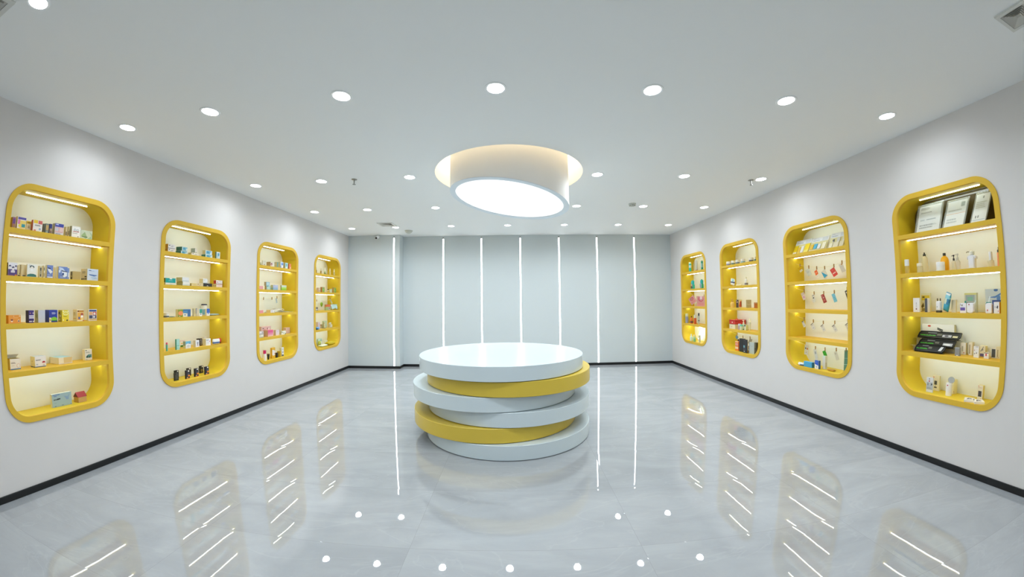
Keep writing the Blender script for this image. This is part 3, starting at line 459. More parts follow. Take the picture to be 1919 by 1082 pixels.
 {'k': 'box', 'N': 'L1', 'T': 4, 'n': 'carton', 'c': 'box', 'lk': 'low white sleeve box with open beige side', 's': 0.1202, 'd': 0.1028, 'w': 0.1319, 'l': 0.1536, 'h': 0.0566, 'zb': 0.0, 'rot': 0, 'f': '#efe6cc', 'sd': '#efe6c4', 'art': [('r', 0.36, 0.12, 0.97, 0.97, '#dcc38c'), ('r', 0.0, 0.0, 0.97, 0.12, '#e3dcd2')], 'top': '#a9d2dc'},
 {'k': 'box', 'N': 'L1', 'T': 4, 'n': 'carton', 'c': 'box', 'lk': 'white carton with teal block picture', 's': 0.3803, 'd': 0.1501, 'w': 0.0714, 'l': 0.0428, 'h': 0.0988, 'zb': 0.0, 'rot': 0, 'f': '#eef0ee', 'sd': '#ebe3bc', 'art': [('r', 0.1, 0.86, 0.25, 0.94, '#2a3034'), ('t', 0.1, 0.65, 0.8, 0.78, 2, '#9aa4a6'), ('p', [(0.15, 0.22), (0.15, 0.35), (0.4, 0.5), (0.4, 0.22)], '#2e5a5c'), ('p', [(0.4, 0.22), (0.4, 0.52), (0.92, 0.52), (0.92, 0.22)], '#5c98a4'), ('r', 0.5, 0.22, 0.7, 0.32, '#1f2a2c'), ('r', 0.05, 0.04, 0.3, 0.1, '#c9c2ae')]},
 {'k': 'box', 'N': 'L1', 'T': 5, 'n': 'carton', 'c': 'box', 'lk': 'large pale blue carton standing on edge', 's': 0.0622, 'd': 0.1115, 'w': 0.1928, 'l': 0.0346, 'h': 0.1129, 'zb': 0.0, 'rot': 0, 'f': '#a3bcc2', 'sd': '#ddd7b4', 'art': [('t', 0.05, 0.86, 0.5, 0.98, 2, '#5f78b0'), ('r', 0.1, 0.8, 0.25, 0.85, '#6f86b8'), ('t', 0.08, 0.5, 0.42, 0.64, 1, '#4c5660'), ('r', 0.26, 0.55, 0.42, 0.64, '#3a4248'), ('t', 0.1, 0.3, 0.25, 0.35, 1, '#8ba4ac'), ('p', [(0.6, 0.75), (0.7, 0.55), (0.85, 0.6), (0.9, 0.85), (0.8, 0.7)], '#8ea9c4'), ('p', [(0.68, 0.6), (0.72, 0.45), (0.84, 0.45), (0.85, 0.62)], '#8aa6c6'), ('r', 0.46, 0.06, 0.56, 0.1, '#6a7c84'), ('r', 0.1, 0.05, 0.18, 0.09, '#6a7c84'), ('r', 0.9, 0.05, 0.96, 0.08, '#7a8c94')], 'top': '#e8efe8'},
 {'k': 'house', 'N': 'L1', 'T': 5, 'n': 'house_box', 'c': 'box', 'lk': 'small kraft house shaped box with red roof', 's': 0.2559, 'd': 0.0941, 'w': 0.0824, 'l': 0.0751, 'h': 0.049, 'zb': 0.0, 'rot': 0, 'f': '#c9a56a', 'sd': '#c39a48', 'art': [], 'ridge': 0.05, 'cap': '#a53a40'},
 {'k': 'box', 'N': 'L2', 'T': 1, 'n': 'carton', 'c': 'box', 'lk': 'lower white carton with kraft side', 's': -0.336, 'd': 0.05, 'w': 0.0951, 'l': 0.0503, 'h': 0.0429, 'zb': 0.0, 'rot': 0, 'f': '#e9e8e8', 'sd': '#c49a4a', 'art': [('e', 0.2, 0.7, 0.08, 0.12, '#4a4a74'), ('p', [(0.4, 0.3), (0.55, 0.75), (0.6, 0.7), (0.45, 0.3)], '#9a9aa4'), ('p', [(0.55, 0.3), (0.7, 0.75), (0.75, 0.7), (0.6, 0.3)], '#9a9aa4')]},
 {'k': 'box', 'N': 'L2', 'T': 1, 'n': 'carton', 'c': 'box', 'lk': 'upper white carton with kraft side', 's': -0.3363, 'd': 0.05, 'w': 0.0947, 'l': 0.0427, 'h': 0.0478, 'zb': 0.0441, 'rot': 0, 'f': '#e9e8e8', 'sd': '#c49a4a', 'art': [('e', 0.2, 0.7, 0.08, 0.12, '#4a4a74'), ('p', [(0.4, 0.3), (0.55, 0.75), (0.6, 0.7), (0.45, 0.3)], '#9a9aa4'), ('p', [(0.55, 0.3), (0.7, 0.75), (0.75, 0.7), (0.6, 0.3)], '#9a9aa4'), ('r', 0, 0, 1, 0.1, '#3c3a54')]},
 {'k': 'box', 'N': 'L2', 'T': 1, 'n': 'carton', 'c': 'box', 'lk': 'lower teal-sided carton with blue front', 's': -0.16, 'd': 0.05, 'w': 0.0898, 'l': 0.0822, 'h': 0.0387, 'zb': 0.0, 'rot': 0, 'f': '#cfe2e8', 'sd': '#3f7d76', 'art': [('r', 0.1, 0.1, 0.9, 0.9, '#74b6cc'), ('e', 0.35, 0.55, 0.18, 0.25, '#4f93b8'), ('e', 0.82, 0.35, 0.14, 0.3, '#d8e6ec')]},
 {'k': 'box', 'N': 'L2', 'T': 1, 'n': 'carton', 'c': 'box', 'lk': 'upper teal-sided carton with blue front', 's': -0.1524, 'd': 0.05, 'w': 0.0798, 'l': 0.0906, 'h': 0.0457, 'zb': 0.0415, 'rot': 0, 'f': '#cfe2e8', 'sd': '#3f7d76', 'art': [('r', 0.1, 0.1, 0.9, 0.9, '#74b6cc'), ('e', 0.35, 0.55, 0.18, 0.25, '#4f93b8'), ('e', 0.82, 0.35, 0.14, 0.3, '#d8e6ec')]},
 {'k': 'box', 'N': 'L2', 'T': 1, 'n': 'carton', 'c': 'box', 'lk': 'low cream carton with scribbled front', 's': 0.0016, 'd': 0.05, 'w': 0.1124, 'l': 0.0486, 'h': 0.0344, 'zb': 0.0, 'rot': 0, 'f': '#e6e4da', 'sd': '#cfc89c', 'art': [('e', 0.2, 0.7, 0.08, 0.12, '#4a4a74'), ('p', [(0.4, 0.3), (0.55, 0.75), (0.6, 0.7), (0.45, 0.3)], '#9a9aa4'), ('p', [(0.55, 0.3), (0.7, 0.75), (0.75, 0.7), (0.6, 0.3)], '#9a9aa4')]},
 {'k': 'box', 'N': 'L2', 'T': 1, 'n': 'carton', 'c': 'box', 'lk': 'small grey carton on cream carton', 's': 0.012, 'd': 0.05, 'w': 0.0284, 'l': 0.0667, 'h': 0.051, 'zb': 0.042, 'rot': 0, 'f': '#e4e2dc', 'sd': '#aebcb6', 'art': [('r', 0.3, 0.0, 1, 0.1, '#4a4a50')]},
 {'k': 'box', 'N': 'L2', 'T': 1, 'n': 'carton', 'c': 'box', 'lk': 'lower carton with teal side beside upright', 's': 0.2176, 'd': 0.05, 'w': 0.1107, 'l': 0.0664, 'h': 0.0397, 'zb': 0.0, 'rot': 0, 'f': '#d5e5ea', 'sd': '#3f7d76', 'art': [('r', 0.1, 0.1, 0.9, 0.9, '#74b6cc'), ('e', 0.35, 0.55, 0.18, 0.25, '#4f93b8'), ('e', 0.82, 0.35, 0.14, 0.3, '#d8e6ec')]},
 {'k': 'box', 'N': 'L2', 'T': 1, 'n': 'carton', 'c': 'box', 'lk': 'upper carton with cream side beside upright', 's': 0.2115, 'd': 0.05, 'w': 0.1058, 'l': 0.0472, 'h': 0.0505, 'zb': 0.0405, 'rot': 0, 'f': '#d5e5ea', 'sd': '#c9c096', 'art': [('r', 0.1, 0.1, 0.9, 0.9, '#74b6cc'), ('e', 0.35, 0.55, 0.18, 0.25, '#4f93b8'), ('e', 0.82, 0.35, 0.14, 0.3, '#d8e6ec')]},
 {'k': 'box', 'N': 'L2', 'T': 1, 'n': 'carton', 'c': 'box', 'lk': 'upright slim blue-and-white carton', 's': 0.372, 'd': 0.05, 'w': 0.0587, 'l': 0.0217, 'h': 0.094, 'zb': 0.0, 'rot': 0, 'f': '#dde8ea', 'sd': '#5f9488', 'art': [('r', 0.2, 0.15, 0.8, 0.85, '#82b8c8'), ('e', 0.6, 0.3, 0.2, 0.1, '#d8e6ea'), ('r', 0.3, 0.5, 0.7, 0.8, '#5a9cba')]},
 {'k': 'box', 'N': 'L2', 'T': 2, 'n': 'carton', 'c': 'box', 'lk': 'wide teal and white carton', 's': -0.3339, 'd': 0.05, 'w': 0.1347, 'l': 0.0312, 'h': 0.0762, 'zb': 0.0, 'rot': 0, 'f': '#e3e8e0', 'sd': '#48724a', 'art': [('r', 0, 0.32, 1, 1, '#17a2a2'), ('r', 0.4, 0.82, 0.65, 1, '#d9ecec'), ('t', 0.3, 0.55, 0.75, 0.7, 2, '#8fd0d0'), ('t', 0.4, 0.12, 0.7, 0.2, 1, '#9ac4b8'), ('r', 0, 0, 1, 0.05, '#7fb0a0')], 'sart': [('r', 0, 0.0, 1, 0.35, '#c6c496')]},
 {'k': 'box', 'N': 'L2', 'T': 2, 'n': 'carton', 'c': 'box', 'lk': 'lower grey-green carton with white front', 's': -0.1152, 'd': 0.05, 'w': 0.1007, 'l': 0.0948, 'h': 0.0479, 'zb': 0.0, 'rot': 0, 'f': '#e2e6e6', 'sd': '#a9a878', 'art': [('r', 0, 0.15, 1, 0.25, '#8fb4b4')]},
 {'k': 'box', 'N': 'L2', 'T': 2, 'n': 'carton', 'c': 'box', 'lk': 'upper grey-green carton with white front', 's': -0.1261, 'd': 0.05, 'w': 0.0962, 'l': 0.0926, 'h': 0.0486, 'zb': 0.0484, 'rot': 0, 'f': '#e2e6ea', 'sd': '#b9b98e', 'art': [('r', 0, 0.1, 1, 0.2, '#86b0b4')]},
 {'k': 'box', 'N': 'L2', 'T': 2, 'n': 'carton', 'c': 'box', 'lk': 'low buff carton', 's': 0.0003, 'd': 0.05, 'w': 0.0784, 'l': 0.0264, 'h': 0.0352, 'zb': 0.0, 'rot': 0, 'f': '#d6c893', 'sd': '#d0c18a', 'art': [('t', 0.4, 0.4, 0.7, 0.6, 2, '#c2b27c')]},
 {'k': 'box', 'N': 'L2', 'T': 2, 'n': 'carton', 'c': 'box', 'lk': 'black carton with white end', 's': 0.2118, 'd': 0.05, 'w': 0.1415, 'l': 0.0994, 'h': 0.0424, 'zb': 0.0, 'rot': 0, 'f': '#2d2d30', 'sd': '#ecebe6', 'art': [('p', [(0.35, 0.2), (0.45, 0.45), (0.6, 0.2)], '#cfcfcf'), ('r', 0.3, 0.8, 0.95, 0.88, '#4a4a4e')], 'sart': [('e', 0.2, 0.7, 0.06, 0.1, '#333'), ('p', [(0.4, 0.3), (0.55, 0.75), (0.6, 0.7), (0.45, 0.3)], '#aaa')]},
 {'k': 'box', 'N': 'L2', 'T': 2, 'n': 'carton', 'c': 'box', 'lk': 'pale grey carton on black carton', 's': 0.1701, 'd': 0.05, 'w': 0.0689, 'l': 0.0587, 'h': 0.0549, 'zb': 0.0436, 'rot': 0, 'f': '#dfe2e4', 'sd': '#d9d3aa', 'art': [('t', 0.2, 0.6, 0.5, 0.75, 2, '#9aa4ae'), ('r', 0, 0, 1, 0.1, '#9fb2bc')]},
 {'k': 'box', 'N': 'L2', 'T': 2, 'n': 'carton', 'c': 'box', 'lk': 'lower white carton with cream side', 's': 0.4042, 'd': 0.05, 'w': 0.104, 'l': 0.06, 'h': 0.0432, 'zb': 0.0, 'rot': 0, 'f': '#ecdfdc', 'sd': '#d3c890', 'art': [('r', 0, 0.85, 1, 0.95, '#d88a88'), ('t', 0.3, 0.4, 0.8, 0.6, 2, '#d8b8b4')], 'sart': [('e', 0.3, 0.5, 0.08, 0.15, '#8a8050'), ('e', 0.75, 0.5, 0.08, 0.15, '#8a8050')]},
 {'k': 'box', 'N': 'L2', 'T': 2, 'n': 'carton', 'c': 'box', 'lk': 'upper white carton with red cross', 's': 0.4021, 'd': 0.05, 'w': 0.1058, 'l': 0.0422, 'h': 0.0467, 'zb': 0.044, 'rot': 0, 'f': '#eceae8', 'sd': '#b23a2a', 'art': [('r', 0.18, 0.35, 0.26, 0.65, '#c23a3a'), ('r', 0.1, 0.45, 0.34, 0.55, '#c23a3a'), ('t', 0.45, 0.5, 0.9, 0.8, 2, '#c9c4c4'), ('r', 0.0, 0.0, 0.9, 0.1, '#555560')]},
 {'k': 'jar', 'N': 'L2', 'T': 3, 'n': 'jar', 'c': 'jar', 'lk': 'white round jar with dark label', 's': -0.3785, 'd': 0.06, 'r': 0.0302, 'h': 0.0517, 'zb': 0.0, 'f': '#e2e4e4', 'cap': '#d9d6c8', 'band': '#5a6a74'},
 {'k': 'pouch', 'N': 'L2', 'T': 3, 'n': 'soft_case', 'c': 'case', 'lk': 'flat dark teal soft case', 's': -0.2688, 'd': 0.09, 'w': 0.0799, 'h': 0.0093, 'th': 0.06, 'zb': 0.0, 'lean': 0, 'rot': 0, 'f': '#2e7470', 'art': [], 'flat': 1},
 {'k': 'box', 'N': 'L2', 'T': 3, 'n': 'carton', 'c': 'box', 'lk': 'olive carton with orange disc', 's': -0.19, 'd': 0.05, 'w': 0.0667, 'l': 0.0396, 'h': 0.088, 'zb': 0.0, 'rot': 0, 'f': '#8c9c32', 'sd': '#d6cd9c', 'art': [('e', 0.5, 0.5, 0.5, 0.3, '#ee9460'), ('e', 0.3, 0.12, 0.12, 0.06, '#e8e2c8'), ('r', 0.25, 0.2, 0.45, 0.26, '#8a3a24')]},
 {'k': 'box', 'N': 'L2', 'T': 3, 'n': 'carton', 'c': 'box', 'lk': 'blue carton with white corner', 's': -0.0664, 'd': 0.09, 'w': 0.0999, 'l': 0.04, 'h': 0.086, 'zb': 0.0, 'rot': -12, 'f': '#3f7fc0', 'sd': '#3f7fc0', 'art': [('p', [(0, 0), (0.6, 0), (0.6, 0.45), (0, 0.5)], '#e9eef2'), ('r', 0, 0.55, 0.6, 0.8, '#5a9ad2'), ('r', 0.65, 0.05, 0.95, 0.9, '#4a74b4'), ('e', 0.3, 0.25, 0.12, 0.08, '#6f9ac8')]},
 {'k': 'box', 'N': 'L2', 'T': 3, 'n': 'carton', 'c': 'box', 'lk': 'cream carton with dark blue stripe', 's': 0.0799, 'd': 0.09, 'w': 0.0902, 'l': 0.0167, 'h': 0.0954, 'zb': 0.0, 'rot': 0, 'f': '#ddd6b0', 'sd': '#aab09a', 'art': [('r', 0.38, 0.35, 0.62, 1, '#3f5aa4'), ('t', 0.1, 0.3, 0.3, 0.7, 3, '#c2bb92')]},
 {'k': 'box', 'N': 'L2', 'T': 3, 'n': 'carton', 'c': 'box', 'lk': 'slim white carton with green top', 's': 0.0963, 'd': 0.04, 'w': 0.043, 'l': 0.05, 'h': 0.0915, 'zb': 0.0, 'rot': 0, 'f': '#ecefec', 'sd': '#ecefec', 'art': [('r', 0.05, 0.4, 0.95, 0.95, '#2f9a84'), ('e', 0.5, 0.28, 0.2, 0.08, '#4a5a8c')]},
 {'k': 'box', 'N': 'L2', 'T': 3, 'n': 'carton', 'c': 'box', 'lk': 'white carton with blue top', 's': 0.2138, 'd': 0.04, 'w': 0.0495, 'l': 0.0268, 'h': 0.0905, 'zb': 0.0, 'rot': 0, 'f': '#eceff2', 'sd': '#ddd6b0', 'art': [('r', 0.0, 0.4, 1, 1, '#3a68c4'), ('e', 0.5, 0.3, 0.25, 0.1, '#8a9ad0')]},
 {'k': 'can', 'N': 'L2', 'T': 3, 'n': 'canister', 'c': 'canister', 'lk': 'tall white canister with navy lid', 's': 0.3184, 'd': 0.2058, 'r': 0.0348, 'h': 0.147, 'zb': 0.0, 'f': '#e4e6e2', 'cap': '#22264a', 'capf': 0.1, 'band': '#7fb2c8', 'bandz': (0.1, 0.62)},
 {'k': 'pouch', 'N': 'L2', 'T': 3, 'n': 'foil_pack', 'c': 'pack', 'lk': 'flat grey-blue foil packs', 's': 0.3615, 'd': 0.07, 'w': 0.165, 'h': 0.0241, 'th': 0.1, 'zb': 0.0, 'lean': 0, 'rot': 0, 'f': '#a3bfc6', 'art': [], 'flat': 1},
 {'k': 'can', 'N': 'L2', 'T': 4, 'n': 'lip_tube', 'c': 'tube', 'lk': 'teal lip tube with pink cap', 's': -0.3922, 'd': 0.0382, 'r': 0.0101, 'h': 0.0938, 'zb': 0.0, 'f': '#5cb3aa', 'cap': '#e0567a', 'capf': 0.24},
 {'k': 'box', 'N': 'L2', 'T': 4, 'n': 'carton', 'c': 'box', 'lk': 'tall mint green carton', 's': -0.2644, 'd': 0.012, 'w': 0.041, 'l': 0.0225, 'h': 0.1205, 'zb': 0.0, 'rot': 0, 'f': '#a8d4c6', 'sd': '#57a38a', 'art': [('r', 0, 0.35, 1, 0.42, '#7fbfae'), ('t', 0.1, 0.1, 0.5, 0.2, 2, '#82b8a8')]},
 {'k': 'box', 'N': 'L2', 'T': 4, 'n': 'carton', 'c': 'box', 'lk': 'white hanging blister card with green tray', 's': -0.0376, 'd': 0.19, 'w': 0.0766, 'l': 0.02, 'h': 0.08, 'zb': 0.0, 'rot': 0, 'f': '#e9e6d8', 'sd': '#e9e6d8', 'art': [('r', 0.1, 0.0, 0.7, 0.3, '#4a7a2e'), ('r', 0, 0.85, 1, 1, '#e8c8c4'), ('e', 0.4, 0.55, 0.2, 0.1, '#e0b878')]},
 {'k': 'box', 'N': 'L2', 'T': 4, 'n': 'carton', 'c': 'box', 'lk': 'carton with sky blue top and sketch', 's': -0.121, 'd': 0.0133, 'w': 0.0738, 'l': 0.0384, 'h': 0.0841, 'zb': 0.0, 'rot': 0, 'f': '#e8e6e2', 'sd': '#d8d09c', 'art': [('r', 0, 0.58, 1, 1, '#6fb8d2'), ('e', 0.5, 0.55, 0.4, 0.12, '#eceae6'), ('r', 0.6, 0.62, 0.9, 0.68, '#3a4a6a'), ('e', 0.5, 0.3, 0.3, 0.2, '#d4d2d0')], 'sart': [('r', 0, 0.4, 1, 1, '#8fa08c')]},
 {'k': 'box', 'N': 'L2', 'T': 4, 'n': 'carton', 'c': 'box', 'lk': 'white carton with grey sketch', 's': 0.018, 'd': 0.0159, 'w': 0.0545, 'l': 0.0383, 'h': 0.0817, 'zb': 0.0, 'rot': 0, 'f': '#e9e8ec', 'sd': '#cfc9ae', 'art': [('e', 0.55, 0.6, 0.25, 0.15, '#a5a4b0'), ('e', 0.55, 0.3, 0.15, 0.1, '#9a6a8a'), ('r', 0.5, 0.4, 0.6, 0.55, '#5a5a66')]},
 {'k': 'box', 'N': 'L2', 'T': 4, 'n': 'carton', 'c': 'box', 'lk': 'dark brown carton with white squares', 's': 0.1549, 'd': 0.1, 'w': 0.0414, 'l': 0.05, 'h': 0.0868, 'zb': 0.0, 'rot': 0, 'f': '#35291f', 'sd': '#35291f', 'art': [('r', 0.35, 0.7, 0.7, 0.86, '#e9e6e0'), ('r', 0.35, 0.42, 0.7, 0.58, '#e9e6e0'), ('r', 0.35, 0.14, 0.7, 0.3, '#e9e6e0')]},
 {'k': 'box', 'N': 'L2', 'T': 4, 'n': 'carton', 'c': 'box', 'lk': 'white carton with red dot', 's': 0.1955, 'd': 0.0241, 'w': 0.0754, 'l': 0.0513, 'h': 0.0828, 'zb': 0.0, 'rot': 0, 'f': '#edecea', 'sd': '#d8cfa6', 'art': [('t', 0.1, 0.7, 0.7, 0.9, 2, '#8c8c94'), ('r', 0.7, 0.5, 0.82, 0.7, '#d24a44'), ('e', 0.4, 0.4, 0.25, 0.2, '#e2e0e0')]},
 {'k': 'box', 'N': 'L2', 'T': 4, 'n': 'carton', 'c': 'box', 'lk': 'white carton with black tab behind red-dot carton', 's': 0.325, 'd': 0.19, 'w': 0.0536, 'l': 0.05, 'h': 0.0902, 'zb': 0.0, 'rot': 0, 'f': '#eeece4', 'sd': '#eeece4', 'art': []},
 {'k': 'pouch', 'N': 'L2', 'T': 4, 'n': 'towel_pack', 'c': 'pack', 'lk': 'white and blue folded towel pack', 's': 0.3284, 'd': 0.03, 'w': 0.1184, 'h': 0.0637, 'th': 0.04, 'zb': 0.0, 'lean': 0, 'rot': 0, 'f': '#e9e9e4', 'art': [('r', 0.02, 0.15, 0.98, 0.45, '#3a62a4')]},
 {'k': 'pouch', 'N': 'L2', 'T': 4, 'n': 'towel_pack', 'c': 'pack', 'lk': 'red and black folded towel pack', 's': 0.4075, 'd': 0.071, 'w': 0.0967, 'h': 0.063, 'th': 0.04, 'zb': 0.0, 'lean': 0, 'rot': 0, 'f': '#d8423a', 'art': [('r', 0.1, 0.1, 0.9, 0.35, '#2c2c34')]},
 {'k': 'box', 'N': 'L2', 'T': 5, 'n': 'carton', 'c': 'box', 'lk': 'rear black carton of the left couple', 's': -0.127, 'd': 0.19, 'w': 0.0478, 'l': 0.0266, 'h': 0.0968, 'zb': 0.0, 'rot': 0, 'f': '#2c2c26', 'sd': '#25251f', 'art': [('r', 0.5, 0.8, 0.85, 0.97, '#e4e4e0'), ('t', 0.1, 0.4, 0.4, 0.6, 2, '#d8d6cc')]},
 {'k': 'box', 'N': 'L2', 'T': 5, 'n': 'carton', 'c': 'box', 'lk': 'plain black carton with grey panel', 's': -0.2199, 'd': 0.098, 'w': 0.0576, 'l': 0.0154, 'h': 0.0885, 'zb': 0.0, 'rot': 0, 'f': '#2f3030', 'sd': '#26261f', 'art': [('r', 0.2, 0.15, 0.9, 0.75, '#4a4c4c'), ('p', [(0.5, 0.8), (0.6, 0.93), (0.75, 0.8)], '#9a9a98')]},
 {'k': 'box', 'N': 'L2', 'T': 5, 'n': 'carton', 'c': 'box', 'lk': 'rear black carton of the second couple', 's': 0.0484, 'd': 0.19, 'w': 0.0626, 'l': 0.0125, 'h': 0.0967, 'zb': 0.0, 'rot': 0, 'f': '#2c2c26', 'sd': '#25251f', 'art': [('r', 0.5, 0.8, 0.85, 0.97, '#e4e4e0')]},
 {'k': 'box', 'N': 'L2', 'T': 5, 'n': 'carton', 'c': 'box', 'lk': 'black carton with orange band, second from niche edge', 's': -0.0976, 'd': 0.054, 'w': 0.0545, 'l': 0.0203, 'h': 0.1006, 'zb': 0.0, 'rot': 0, 'f': '#2b2b38', 'sd': '#23232c', 'art': [('r', 0.5, 0.8, 0.85, 0.97, '#e4e4e0'), ('r', 0.45, 0.26, 0.98, 0.44, '#ea8a34'), ('t', 0.4, 0.48, 0.9, 0.6, 2, '#8a8aa0'), ('r', 0, 0.0, 1, 0.08, '#d8762c'), ('r', 0.1, 0.1, 0.5, 0.2, '#b9a890')]},
 {'k': 'box', 'N': 'L2', 'T': 5, 'n': 'carton', 'c': 'box', 'lk': 'black carton with orange band, third along', 's': 0.0376, 'd': 0.057, 'w': 0.051, 'l': 0.0233, 'h': 0.0992, 'zb': 0.0, 'rot': 0, 'f': '#2b2b38', 'sd': '#23232c', 'art': [('r', 0.5, 0.8, 0.85, 0.97, '#e4e4e0'), ('r', 0.45, 0.26, 0.98, 0.44, '#ea8a34'), ('t', 0.4, 0.48, 0.9, 0.6, 2, '#8a8aa0'), ('r', 0, 0.0, 1, 0.08, '#d8762c'), ('r', 0.1, 0.1, 0.5, 0.2, '#b9a890')]},
 {'k': 'box', 'N': 'L2', 'T': 5, 'n': 'carton', 'c': 'box', 'lk': 'black carton with gold ring', 's': 0.2495, 'd': 0.19, 'w': 0.0494, 'l': 0.0243, 'h': 0.0917, 'zb': 0.0, 'rot': 0, 'f': '#2c2c26', 'sd': '#25251f', 'art': [('r', 0.5, 0.8, 0.85, 0.97, '#e4e4e0'), ('e', 0.5, 0.38, 0.3, 0.15, '#c8a84c'), ('e', 0.5, 0.38, 0.2, 0.1, '#3a3426')]},
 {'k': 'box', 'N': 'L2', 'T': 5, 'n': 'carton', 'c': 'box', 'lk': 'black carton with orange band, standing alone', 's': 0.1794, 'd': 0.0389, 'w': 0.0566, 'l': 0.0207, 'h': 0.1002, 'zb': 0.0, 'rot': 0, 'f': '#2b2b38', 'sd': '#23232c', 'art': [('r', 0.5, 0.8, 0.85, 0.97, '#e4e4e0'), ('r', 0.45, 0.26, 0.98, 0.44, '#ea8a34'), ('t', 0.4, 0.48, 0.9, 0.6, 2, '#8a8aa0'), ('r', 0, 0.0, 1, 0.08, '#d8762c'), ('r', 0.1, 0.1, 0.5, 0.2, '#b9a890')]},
 {'k': 'box', 'N': 'L3', 'T': 1, 'n': 'carton', 'c': 'box', 'lk': 'low greyish carton at frame edge', 's': -0.3637, 'd': 0.05, 'w': 0.0379, 'l': 0.0193, 'h': 0.0442, 'zb': 0.0, 'rot': 0, 'f': '#cfd0ba', 'sd': '#bdb894', 'art': [('r', 0.1, 0.1, 0.6, 0.4, '#7d7c66')]},
 {'k': 'box', 'N': 'L3', 'T': 1, 'n': 'carton', 'c': 'box', 'lk': 'tall grey-white carton', 's': -0.2911, 'd': 0.05, 'w': 0.0827, 'l': 0.012, 'h': 0.0787, 'zb': 0.0, 'rot': 0, 'f': '#d6d6c6', 'sd': '#c9c6a8', 'art': [('e', 0.5, 0.25, 0.2, 0.08, '#8c8c80')]},
 {'k': 'box', 'N': 'L3', 'T': 1, 'n': 'carton', 'c': 'box', 'lk': 'white carton with pink portrait', 's': -0.0974, 'd': 0.05, 'w': 0.0906, 'l': 0.075, 'h': 0.0786, 'zb': 0.0, 'rot': 0, 'f': '#e3e0d8', 'sd': '#bda77c', 'art': [('e', 0.25, 0.5, 0.25, 0.3, '#c08088'), ('e', 0.3, 0.55, 0.15, 0.14, '#54343c'), ('e', 0.3, 0.4, 0.12, 0.12, '#e6c8c0')]},
 {'k': 'box', 'N': 'L3', 'T': 1, 'n': 'carton', 'c': 'box', 'lk': 'cream carton with dark teal edge', 's': 0.0328, 'd': 0.05, 'w': 0.0229, 'l': 0.0508, 'h': 0.093, 'zb': 0.0, 'rot': 0, 'f': '#4f8c8c', 'sd': '#c5c4a4', 'art': [('r', 0, 0, 0.3, 1, '#a8d0d0')]},
 {'k': 'box', 'N': 'L3', 'T': 1, 'n': 'carton', 'c': 'box', 'lk': 'blue and white patterned carton', 's': 0.1465, 'd': 0.05, 'w': 0.071, 'l': 0.0472, 'h': 0.1071, 'zb': 0.0, 'rot': 0, 'f': '#c6d8ec', 'sd': '#c8c7a8', 'art': [('e', 0.6, 0.65, 0.4, 0.22, '#6f94d8'), ('e', 0.6, 0.25, 0.4, 0.25, '#e6eaf4'), ('r', 0, 0.0, 0.2, 0.4, '#4a6aa4')]},
 {'k': 'box', 'N': 'L3', 'T': 1, 'n': 'carton', 'c': 'box', 'lk': 'pale aqua patterned carton', 's': 0.2721, 'd': 0.05, 'w': 0.0707, 'l': 0.0354, 'h': 0.1036, 'zb': 0.0, 'rot': 0, 'f': '#a9d4de', 'sd': '#c2bf98', 'art': [('e', 0.5, 0.65, 0.3, 0.2, '#6fb0c4'), ('e', 0.4, 0.15, 0.3, 0.14, '#e9ecec')]},
 {'k': 'box', 'N': 'L3', 'T': 1, 'n': 'carton', 'c': 'box', 'lk': 'coral carton', 's': 0.3698, 'd': 0.05, 'w': 0.0614, 'l': 0.0148, 'h': 0.0979, 'zb': 0.0, 'rot': 0, 'f': '#dd855e', 'sd': '#a8522e', 'art': [('r', 0.6, 0.1, 0.9, 0.45, '#f0d8cc')]},
 {'k': 'box', 'N': 'L3', 'T': 2, 'n': 'carton', 'c': 'box', 'lk': 'low pink carton on second shelf', 's': -0.3498, 'd': 0.05, 'w': 0.0885, 'l': 0.012, 'h': 0.0518, 'zb': 0.0, 'rot': 0, 'f': '#dba4ae', 'sd': '#c98a80', 'art': []},
 {'k': 'box', 'N': 'L3', 'T': 2, 'n': 'carton', 'c': 'box', 'lk': 'lower pale aqua carton', 's': -0.181, 'd': 0.05, 'w': 0.0933, 'l': 0.0354, 'h': 0.062, 'zb': 0.0, 'rot': 0, 'f': '#a9ccc8', 'sd': '#a69f7e', 'art': [('r', 0.1, 0.8, 0.4, 1, '#3f8494'), ('e', 0.5, 0.4, 0.3, 0.3, '#bcd8d2')]},
 {'k': 'box', 'N': 'L3', 'T': 2, 'n': 'carton', 'c': 'box', 'lk': 'upper pale aqua carton', 's': -0.1951, 'd': 0.05, 'w': 0.0834, 'l': 0.0365, 'h': 0.0575, 'zb': 0.0624, 'rot': 0, 'f': '#9ec4d0', 'sd': '#aea488', 'art': [('e', 0.5, 0.5, 0.35, 0.3, '#bcd6dc')]},
 {'k': 'box', 'N': 'L3', 'T': 2, 'n': 'carton', 'c': 'box', 'lk': 'lilac to blue carton', 's': -0.0091, 'd': 0.05, 'w': 0.1227, 'l': 0.0457, 'h': 0.0812, 'zb': 0.0, 'rot': 0, 'f': '#b4bede', 'sd': '#b9bd98', 'art': [('r', 0, 0, 1, 0.35, '#86b0d4'), ('r', 0, 0.35, 1, 0.6, '#a0b8d8'), ('r', 0.1, 0.94, 0.4, 1, '#55607a')], 'sart': [('r', 0, 0, 1, 0.5, '#8fb0a4')]},
 {'k': 'box', 'N': 'L3', 'T': 2, 'n': 'carton', 'c': 'box', 'lk': 'white to lime green carton', 's': 0.2093, 'd': 0.05, 'w': 0.1396, 'l': 0.0144, 'h': 0.0867, 'zb': 0.0, 'rot': 0, 'f': '#c9d4c4', 'sd': '#5f7420', 'art': [('r', 0, 0, 1, 0.35, '#8cc22e'), ('r', 0, 0.35, 1, 0.62, '#a6cf58'), ('e', 0.8, 0.85, 0.06, 0.05, '#7a8a84')]},
